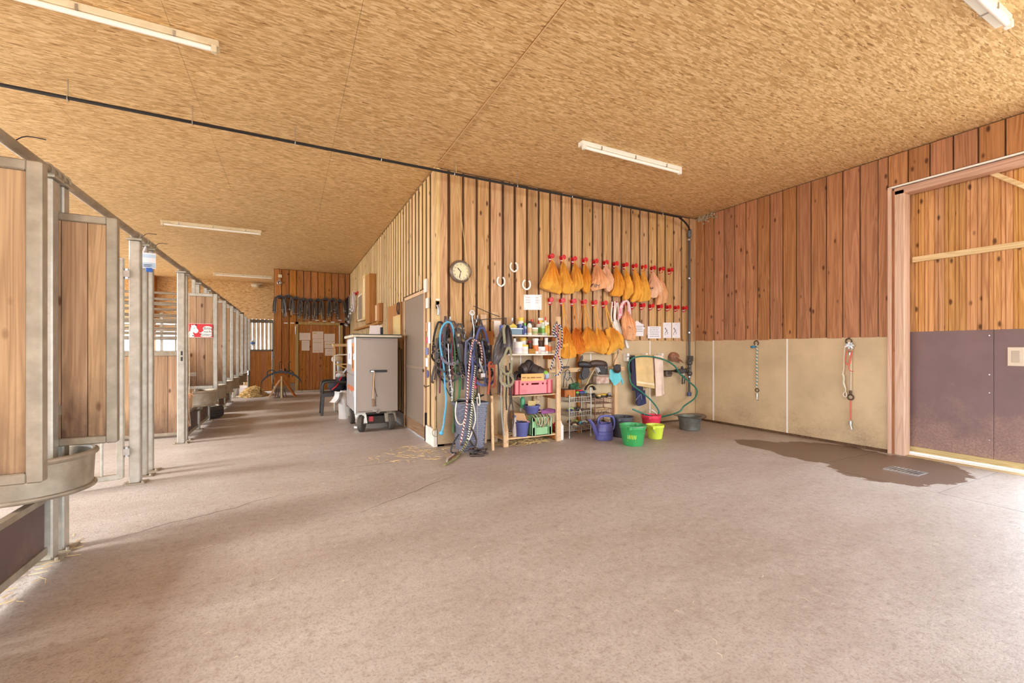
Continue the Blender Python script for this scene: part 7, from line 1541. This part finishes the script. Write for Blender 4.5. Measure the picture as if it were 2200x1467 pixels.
# middle tangle
halter('blue webbing halter, foremost on the middle tangle', h2, .06, -.14, 1.35, BLUEW, .15, .2, wd=.03)
halter('dark webbing halter in the middle tangle', h2, .02, -.12, 1.1, LEAD, .08, -.25)
halter('mauve webbing halter behind in the middle tangle', h2, .10, -.10, 1.0, PURG, .04, .3)
for i in range(3):
    pth = bz([(480-8*i,360),(470-6*i,480+20*i),(475-4*i,640),(468,760+30*i),(462+6*i,900),(466,960)]); t, P = rope('cord_hank', ('outer', 'middle', 'inner')[i]+' grey-blue cord of the hank on the middle tangle', pth, 5.34-.012*i, .007, GRB)
    part('hank_loop', G().tube([onY(u, v, 5.33-.012*i) for u, v in bz([(480-8*i,360),(500,330+5*i),(530,335),(525,390+20*i),(505,400),(490,370)])], .007, 7, 4), GRB, t)
t, P = rope('lead_rope', 'burgundy and white twisted lead rope reaching to the floor', bz([(560,360),(530,350),(512,420),(500,520),(488,640),(480,760),(474,880),(462,1000),(440,1110),(425,1190)]), [5.3,5.28,5.22,5.16,5.11,5.07,5.05,5.04,5.03,5.02], .0115, BUR_W, uv=True, floor_pts=[onZ(986, 962, .02), onZ(975, 975, .016), onZ(963, 984, .016), onZ(961, 990, .016)])
t, P = rope('lead_rope', 'shorter burgundy and white lead rope at the right of the middle tangle', bz([(575,360),(595,430),(600,500),(590,560),(588,600)]), 5.29, .013, BUR_W, uv=True); knot_end(t, P[-1], .022, WROPE)
t, P = rope('lead_rope', 'olive and black speckled lead rope ending on the floor', bz([(540,780),(528,860),(515,950),(508,1040),(490,1120),(470,1200)]), [5.2,5.12,5.06,5.04,5.02,5.0], .012, OLV, uv=True, floor_pts=[onZ(990, 972, .02), onZ(980, 983, .014), onZ(968, 991, .014), onZ(955, 998, .014)])
t, P = rope('lead_rope', 'black and white braided rope curled on the floor before the hamper', bz([(545,560),(530,700),(520,820),(510,950),(496,1080),(480,1180)]), [5.25,5.18,5.1,5.05,5.03,5.0], .012, BLK_W, uv=True, floor_pts=[onZ(996, 966, .03), onZ(984, 968, .014), onZ(973, 974, .014), onZ(963, 982, .014), onZ(960, 991, .014)])
t, P = rope('white_rope', 'white rope loop hanging before the hamper at left', bz([(390,860),(380,930),(385,1000),(410,1045),(440,1045),(455,1010)]), 5.09, .008, WROPE)
t, P = rope('white_rope', 'white rope tail hanging before the hamper in the middle', bz([(520,850),(540,940),(545,1010),(530,1070),(512,1130),(490,1180)]), 5.07, .009, WROPE)
t, P = rope('white_rope', 'short white rope loop by the hamper rim', bz([(560,820),(562,870),(572,890),(582,870),(578,820),(572,790)]), 5.07, .009, WROPE)
t, P = rope('thin_cane', 'thin grey cane standing upright before the hamper', bz([(562,830),(560,1000),(560,1260)]), 5.06, .006, GREYL, k=1)
t, P = rope('brown_rein', 'brown leather rein looping low in front of the hamper', bz([(500,1180),(540,1230),(555,1180),(530,1110),(508,1080)]), 5.06, .012, LEAB)
t, P = rope('black_rein', 'black strap curving to the floor left of the hamper', bz([(410,1130),(370,1190),(345,1250),(350,1280),(385,1285)]), [5.1, 5.08, 5.06, 5.04, 5.04], .010, BLACK)
t = thing('rein_heap', 'heap of brown leather straps on the floor before the hamper', 'straps', (2.0, 4.86, 0)); rd = random.Random(12)
for k in range(7): part('strap', G().tube([(1.93+rd.uniform(0,.25), 4.80+rd.uniform(0,.16), .015+.012*k) for _ in range(5)], .012, 6, 4, flat=.5), (LEAB, LEAD)[k % 2], t, smooth=60)
t = thing('red_ribbon', 'crumpled pink-red ribbon hanging in the middle tangle', 'ribbon', onY(1022, 830, 5.24)); part('ribbon', G().tube([onY(u, v, 5.24) for u, v in bz([(540,655),(556,690),(562,720),(545,745),(530,720),(545,690)])], .016, 8, 4, flat=.5), pm((226,90,110), .7), t, smooth=60)
t, P = rope('pulley_chain', 'steel carabiner chain holding the middle tangle', [(1014, 672), (1015, 690), (1018, 705), (1018, 725)], 5.40, .008, STEEL); part('carabiner', G().torus(P[0], FR, .03, .007, 18, 6), STEEL, t); part('carabiner', G().torus(P[1]+Vector((.03,-.02,0)), (1,.4,0), .028, .006, 18, 6), STEEL, t)
for k, (a, b, lab) in enumerate((((1017, 657), (1073, 680), 'upper black tension cord from the middle hook to the shelf post'), ((1016, 690), (1087, 684), 'lower black tension cord from the middle hook to the shelf post'))): solo('tension_cord', G().tube([onY(*a, 5.42), onY((a[0]+b[0])/2, (a[1]+b[1])/2+1-3*k, 5.40), onY(*b, 5.44)], .005, 6, 4), BLACK, lab, 'cord')
# buckle tags
t = thing('snap_cluster', 'cluster of steel snaps with a white tag in the middle tangle', 'snaps', onY(1036, 812, 5.26))
for k in range(5): part('snap', G().tube([onY(1030+3*k, 770+8*k, 5.27), onY(1031+3*k, 780+8*k, 5.26), onY(1033+2.5*k, 790+7*k, 5.27)], .008, 6, 3), STEEL, t)
part('tag', G().cbox(onY(1038, 806, 5.25), (.06, .004, .05)), PAPER, t)
for k, (pth, Y_, rr, mm, lab) in enumerate((([(235,330),(215,470),(222,600),(205,680)], 5.33, .013, LEAB, 'brown strap at the far left of the left tangle'), ([(300,240),(290,420),(310,560),(330,700),(345,830)], 5.30, .012, LEAD, 'dark strap running down the centre of the left tangle'),
    ([(380,300),(400,460),(430,560),(445,660),(440,760)], 5.33, .012, LEA, 'black strap at the right of the left tangle'), ([(500,400),(520,560),(510,700),(500,850)], 5.22, .013, BLUEW, 'blue webbing lead in the middle tangle'),
    ([(545,380),(560,520),(552,660),(560,780),(540,830)], 5.24, .012, LEAD, 'dark strap in the centre of the middle tangle'), ([(600,360),(625,500),(630,620),(620,720)], 5.28, .012, GRB, 'grey cord at the right of the middle tangle'),
    ([(210,560),(190,640),(185,690),(200,700)], 5.31, .016, LEAB, 'short brown tab at the lower left of the left tangle'), ([(590,360),(640,420),(655,520),(650,640)], 5.36, .010, LEA, 'black strap between middle tangle and shelf'),
    ([(720,420),(735,560),(742,700),(735,800)], 5.07, .011, LEAD, 'dark strap under the leather apron'), ([(830,540),(835,640),(830,760),(838,880)], 5.045, .010, LEAD, 'dark strap close to the right of the leather apron'))):
    rope('hanging_strap', lab, bz(pth), Y_, rr, mm, cat='strap')
# right tangle
t = thing('leather_saddlebag', 'shiny dark grey leather apron folded over the right iron hook', 'apron', onY(1076, 780, 5.08))
AP = pm((84,76,76), .32, 0, .15, 10, .25, name='shiny_dark_leather'); p5 = lambda pts: [(1050+x/13.34, 690+y/13.34) for x, y in pts]
g = sack_mesh(p5([(520,70)])[0], p5([(400,160),(260,420),(150,800),(115,1100),(130,1240),(240,1200),(330,1080),(420,980),(640,880),(650,500),(620,250),(580,120)]), 5.10, .08, 300, 7); part('apron', g, AP, t, smooth=60)
part('edge_strap', G().strap([onY(u, v, 5.012) for u, v in p5([(470,100),(430,220),(440,420),(460,640)])], .035, .006, FR, 3), OLW, t)
halter('olive webbing halter in front on the right tangle', onY(1087, 748, 5.08), 0, 0, .85, OLW, .03, .3, wd=.032, lean=.12)
t, P = rope('leather_rein', 'long dark rein hanging before the left shelf post', bz([(770,560),(762,700),(758,850),(765,980),(780,1140)]), 5.06, .010, GREYL)
t, P = rope('leather_rein', 'looped brown rein reaching low before the shelf', bz([(840,560),(850,700),(845,800),(855,900),(865,1000),(850,1090),(828,1100),(815,1020),(822,930),(835,850),(825,720),(815,600)]), 5.05, .009, LEAB)
t, P = rope('leather_rein', 'black rein hanging beside the looped brown rein', bz([(800,560),(806,700),(800,830),(806,930)]), 5.06, .011, LEA)
t, P = rope('leather_rein', 'tan strap with buckle in the right tangle', bz([(785,600),(790,720),(788,830)]), 5.045, .009, TANL); part('buckle', G().cbox(P[1], (.035, .01, .05)), STEEL, t)
t, P = rope('rust_rope', 'thick rust-red rope hanging left of the shelf post', bz([(650,560),(700,570),(690,540),(660,545),(664,650),(660,720),(650,800)]), 5.16, .017, ORR)
t, P = rope('rust_rope', 'thinner rust-red rope hanging beside the shelf post', bz([(705,560),(703,640),(705,720),(690,740)]), 5.15, .012, ORR)
t, P = rope('dark_strap', 'dark slanting strap behind the leaning lath', bz([(640,680),(665,770),(680,840),(688,900)]), 5.18, .012, BLACK)
for k, (pth, lab) in enumerate((([(600,330),(615,420),(640,480),(660,420),(640,330),(610,300)], 'dark hanging loop left of the shelf box'), ([(555,230),(560,300),(545,340),(530,300)], 'small dark strap loop above the middle tangle'))): rope('dark_loop', lab, bz(pth), 5.46, .008, LEAD, cat='strap')
# navy-white-pink rope coil on the right shelf post
p7 = lambda pts: [(1180+x/8.63, 690+y/8.63) for x, y in pts]
RP = stripe_rope('rope_navy_white_pink', (52,48,90), (232,226,214), 24, (52,48,90))
t = thing('rope_coil', 'navy and white speckled rope coiled on the right shelf post', 'rope', onY(1197, 805, 5.08))
for k, pth in enumerate(([(150,60),(100,80),(80,140),(110,240),(150,300),(170,200),(190,120),(160,60),(110,70)], [(150,60),(210,90),(240,200),(235,340),(215,520)], [(120,100),(140,240),(165,330),(160,420),(140,520),(110,640),(60,760),(25,900)], [(150,240),(180,420),(150,560),(170,640),(215,740),(240,840),(210,940),(150,1000),(90,1000)], [(60,160),(75,240),(110,300),(130,200)])):
    part('strand', G().tube([onY(u, v, 5.095-.010*k) for u, v in p7(pth)], .010, 8, 4, uv=True), RP, t, smooth=70)
part('red_tie', G().tube([onY(u, v, 5.05) for u, v in p7([(130,80),(135,180),(190,340),(205,400),(160,640),(165,800),(180,890)])], .005, 6, 4), REDP, t)
part('nail_hook', G().tube([onY(1195, 700, 5.13), onY(1195, 698, 5.10), onY(1196, 691, 5.09)], .005, 6, 3), BLACK, t)
t, P = rope('bale_string', 'thin black string loop on the shelf post top', p7([(110,20),(120,60),(140,50),(150,0)]), 5.11, .003, BLACK)
# keys at upper left, wood tag, small switch
t = thing('snap_hooks', 'bunch of steel snap hooks at the upper left of the board wall', 'hooks', onY(941, 672, BF-.03)); p = onY(940, 655, BF)
part('plate', G().cbox(p, (.05, .012, .10)), IRON, t); part('snap', G().tube([onY(939, 655, BF-.03), onY(942, 664, BF-.035), onY(942, 676, BF-.03)], .014, 8, 3).tube([onY(943, 654, BF-.02), onY(945, 665, BF-.025), onY(943, 678, BF-.02)], .008, 8, 3), STEEL, t); part('label', G().cbox(onY(940.5, 643.5, BF-.004), (.055, .006, .02)), WHITE, t)
for k, (u, v, lab) in enumerate(((990, 705, 'blank white name strip between left and middle tangles'), (1033, 714, 'small white name strip right of the middle tangle'))): solo('name_strip', G().cbox(onY(u, v, BF-.004), (.10 if k == 0 else .05, .006, .018)), WHITE, lab, 'name plate')
solo('medicine_sheet', G().cbox(onY(1068, 704, 5.45), (.10, .02, .20)), PAPERW, 'printed orange and white carton beside the shelf post', 'carton', bevel=.003)
# white rope tie ring by the corner panel
c = onY(936, 929, FY-.04); solo('twine_ring', G().torus(c+Vector((.01,0,0)), FR, .055, .005, 20, 6, (-pi*.6, pi*.6)), TANL, 'pale twine loop on the corner panel near the floor', 'twine')
# ================================================================== RIGHT WALL: tie ropes
def wall_ring(u, v, lab):
    p = onX(u, v, RX-.03); t = thing('tie_ring', lab, 'ring', p); part('ring', G().torus(p+Vector((-.01,0,0)), (1,0,.15), .035, .008, 20, 8), IRON, t); part('eye', G().cyl((RX-.02, p.y, p.z+.04), (RX-.05, p.y, p.z+.036), .011, n=8), IRON, t); return p
def X(u, v, o=.035): return onX(u, v, RX-o)
wall_ring(1625.5, 737, 'rusty tie ring on the tan panel holding the striped rope'); wall_ring(1824, 733, 'rusty tie ring on the tan panel near the sliding door')
t = thing('tie_rope', 'blue-green and white tie rope with a steel snap on the tan wall', 'rope', X(1627, 860)); P = [X(u, v) for u, v in ((1621, 744), (1625, 741), (1626.5, 747), (1626, 775), (1626.3, 805), (1626, 832))]
part('rope', G().tube(P, .012, 8, 5, uv=True), stripe_rope('rope_teal', (84,134,136), (216,206,176), 18), t, smooth=70); part('frayed_end', G().blob(X(1617.5, 745), (.02,.04,.02), 8, 6, .3, 3), pm((60,130,160), .8), t); part('snap_loop', G().torus(X(1626.5, 838), (1,0,0), .028, .007, 16, 6), IRON, t); part('snap', G().cyl(X(1626.3, 845), X(1626.4, 853), .016).tube([X(1626.4, 853), X(1627, 858), X(1629, 860)], .007, 6, 3), STEEL, t)
t = thing('tie_rope', 'pale cord with loop and red twine on the tan wall near the door', 'rope', X(1816, 852)); part('cord', G().tube([X(u, v, .05) for u, v in ((1822, 738), (1816, 745), (1814, 760), (1813, 790), (1811, 803), (1813, 820), (1817, 838), (1812, 845), (1813, 851), (1818, 852), (1819, 846), (1815, 838))], .008, 7, 4), pm((214,200,176), .8), t, smooth=70)
part('plait', G().tube([X(u, v, .055) for u, v in ((1810, 803), (1813, 812), (1812, 822), (1816, 834))], .014, 7, 4), pm((206,196,170), .8), t, smooth=70)
part('red_twine', G().tube([X(u, v, .06) for u, v in ((1822, 750), (1817, 765), (1816, 776), (1821, 784), (1826, 770), (1830, 752), (1828, 775), (1823, 790), (1828, 797), (1834, 797))], .004, 6, 4), pm((226,90,70), .7), t)
t = thing('elastic_tie', 'beige elastic tie with snaps and red cord hanging to knee height', 'tie', X(1828, 922)); part('upper_snap', G().torus(X(1825.5, 752, .045), (1,0,0), .024, .006, 16, 6).cyl(X(1826, 757, .045), X(1826, 763, .045), .014), STEEL, t)
part('elastic', G().tube([X(1827.5, 763, .045), X(1828, 800, .045), X(1827.5, 838, .045)], .014, 8, 3), pm((196,176,150), .8), t); part('lower_snap', G().torus(X(1827, 853, .045), (1,0,0), .034, .009, 16, 6).cyl(X(1827, 839, .045), X(1827, 846, .045), .016), IRON, t)
part('red_cord', G().tube([X(1827, 858, .045), X(1826.5, 880, .045), X(1827, 903, .045)], .006, 6, 3), pm((226,96,76), .7), t); part('end_snap', G().cyl(X(1827, 904, .045), X(1827, 912, .045), .018).tube([X(1827, 912, .045), X(1829, 918, .045), X(1830, 922, .045)], .008, 6, 3), STEEL, t)
t = thing('cloth_knot', 'frayed grey-white cloth knot on the ring near the door', 'knot', X(1825, 745)); rd = random.Random(5)
for k in range(7): a_ = 2*pi*k/7; part('fringe', G().tube([X(1825, 741, .06), X(1825+5*cos(a_), 741+4*sin(a_), .075), X(1825+9*cos(a_)+rd.uniform(-1,1), 742+6*sin(a_)+rd.uniform(-1,2), .07)], .011, 6, 3), (pm((196,206,212), .8), PAPER)[k % 2], t, smooth=60)
# swallow nest traces under the ceiling corner
p = onX(1515, 470, RX-.035); rd = random.Random(9); g = G()
for k in range(60): g.blob((RX-.026-rd.uniform(0,.012), p.y+rd.gauss(0,.12), p.z+.02+rd.gauss(0,.05)), (.012, .02, .014), 6, 4, .3, k)
o = solo('mud_nest', g, pm((176,160,134), .95, 0, .2, 30, name='mud'), 'patch of pale mud daubs high in the wall corner', 'mud', smooth=60); o['kind'] = 'stuff'
# cracks in the floor and slab joints
rd = random.Random(21); CK = pm((84,66,56), .95, name='crack')
for k, (a, b, n) in enumerate((((225, 1162), (610, 1058), 26), ((700, 1010), (905, 985), 16), ((780, 1100), (990, 1020), 14))):
    A, B = onZ(*a, .0008), onZ(*b, .0008); L = (B-A).length; d = (B-A).normalized(); n_ = Vector((-d.y, d.x, 0)); P = []; o_ = 0
    for i in range(n+1): o_ += rd.uniform(-.018, .018); P.append(A.lerp(B, i/n)+n_*o_)
    g = G()
    for i in range(n):
        w0 = .003*math.sin(pi*(i+.3)/(n+.6))+.0008; w1 = .003*math.sin(pi*(i+1.3)/(n+1.6))+.0008
        g.add([P[i]-n_*w0, P[i]+n_*w0, P[i+1]+n_*w1, P[i+1]-n_*w1], [(0,1,2,3)])
    part('crack', g, CK, floor, smooth=0)
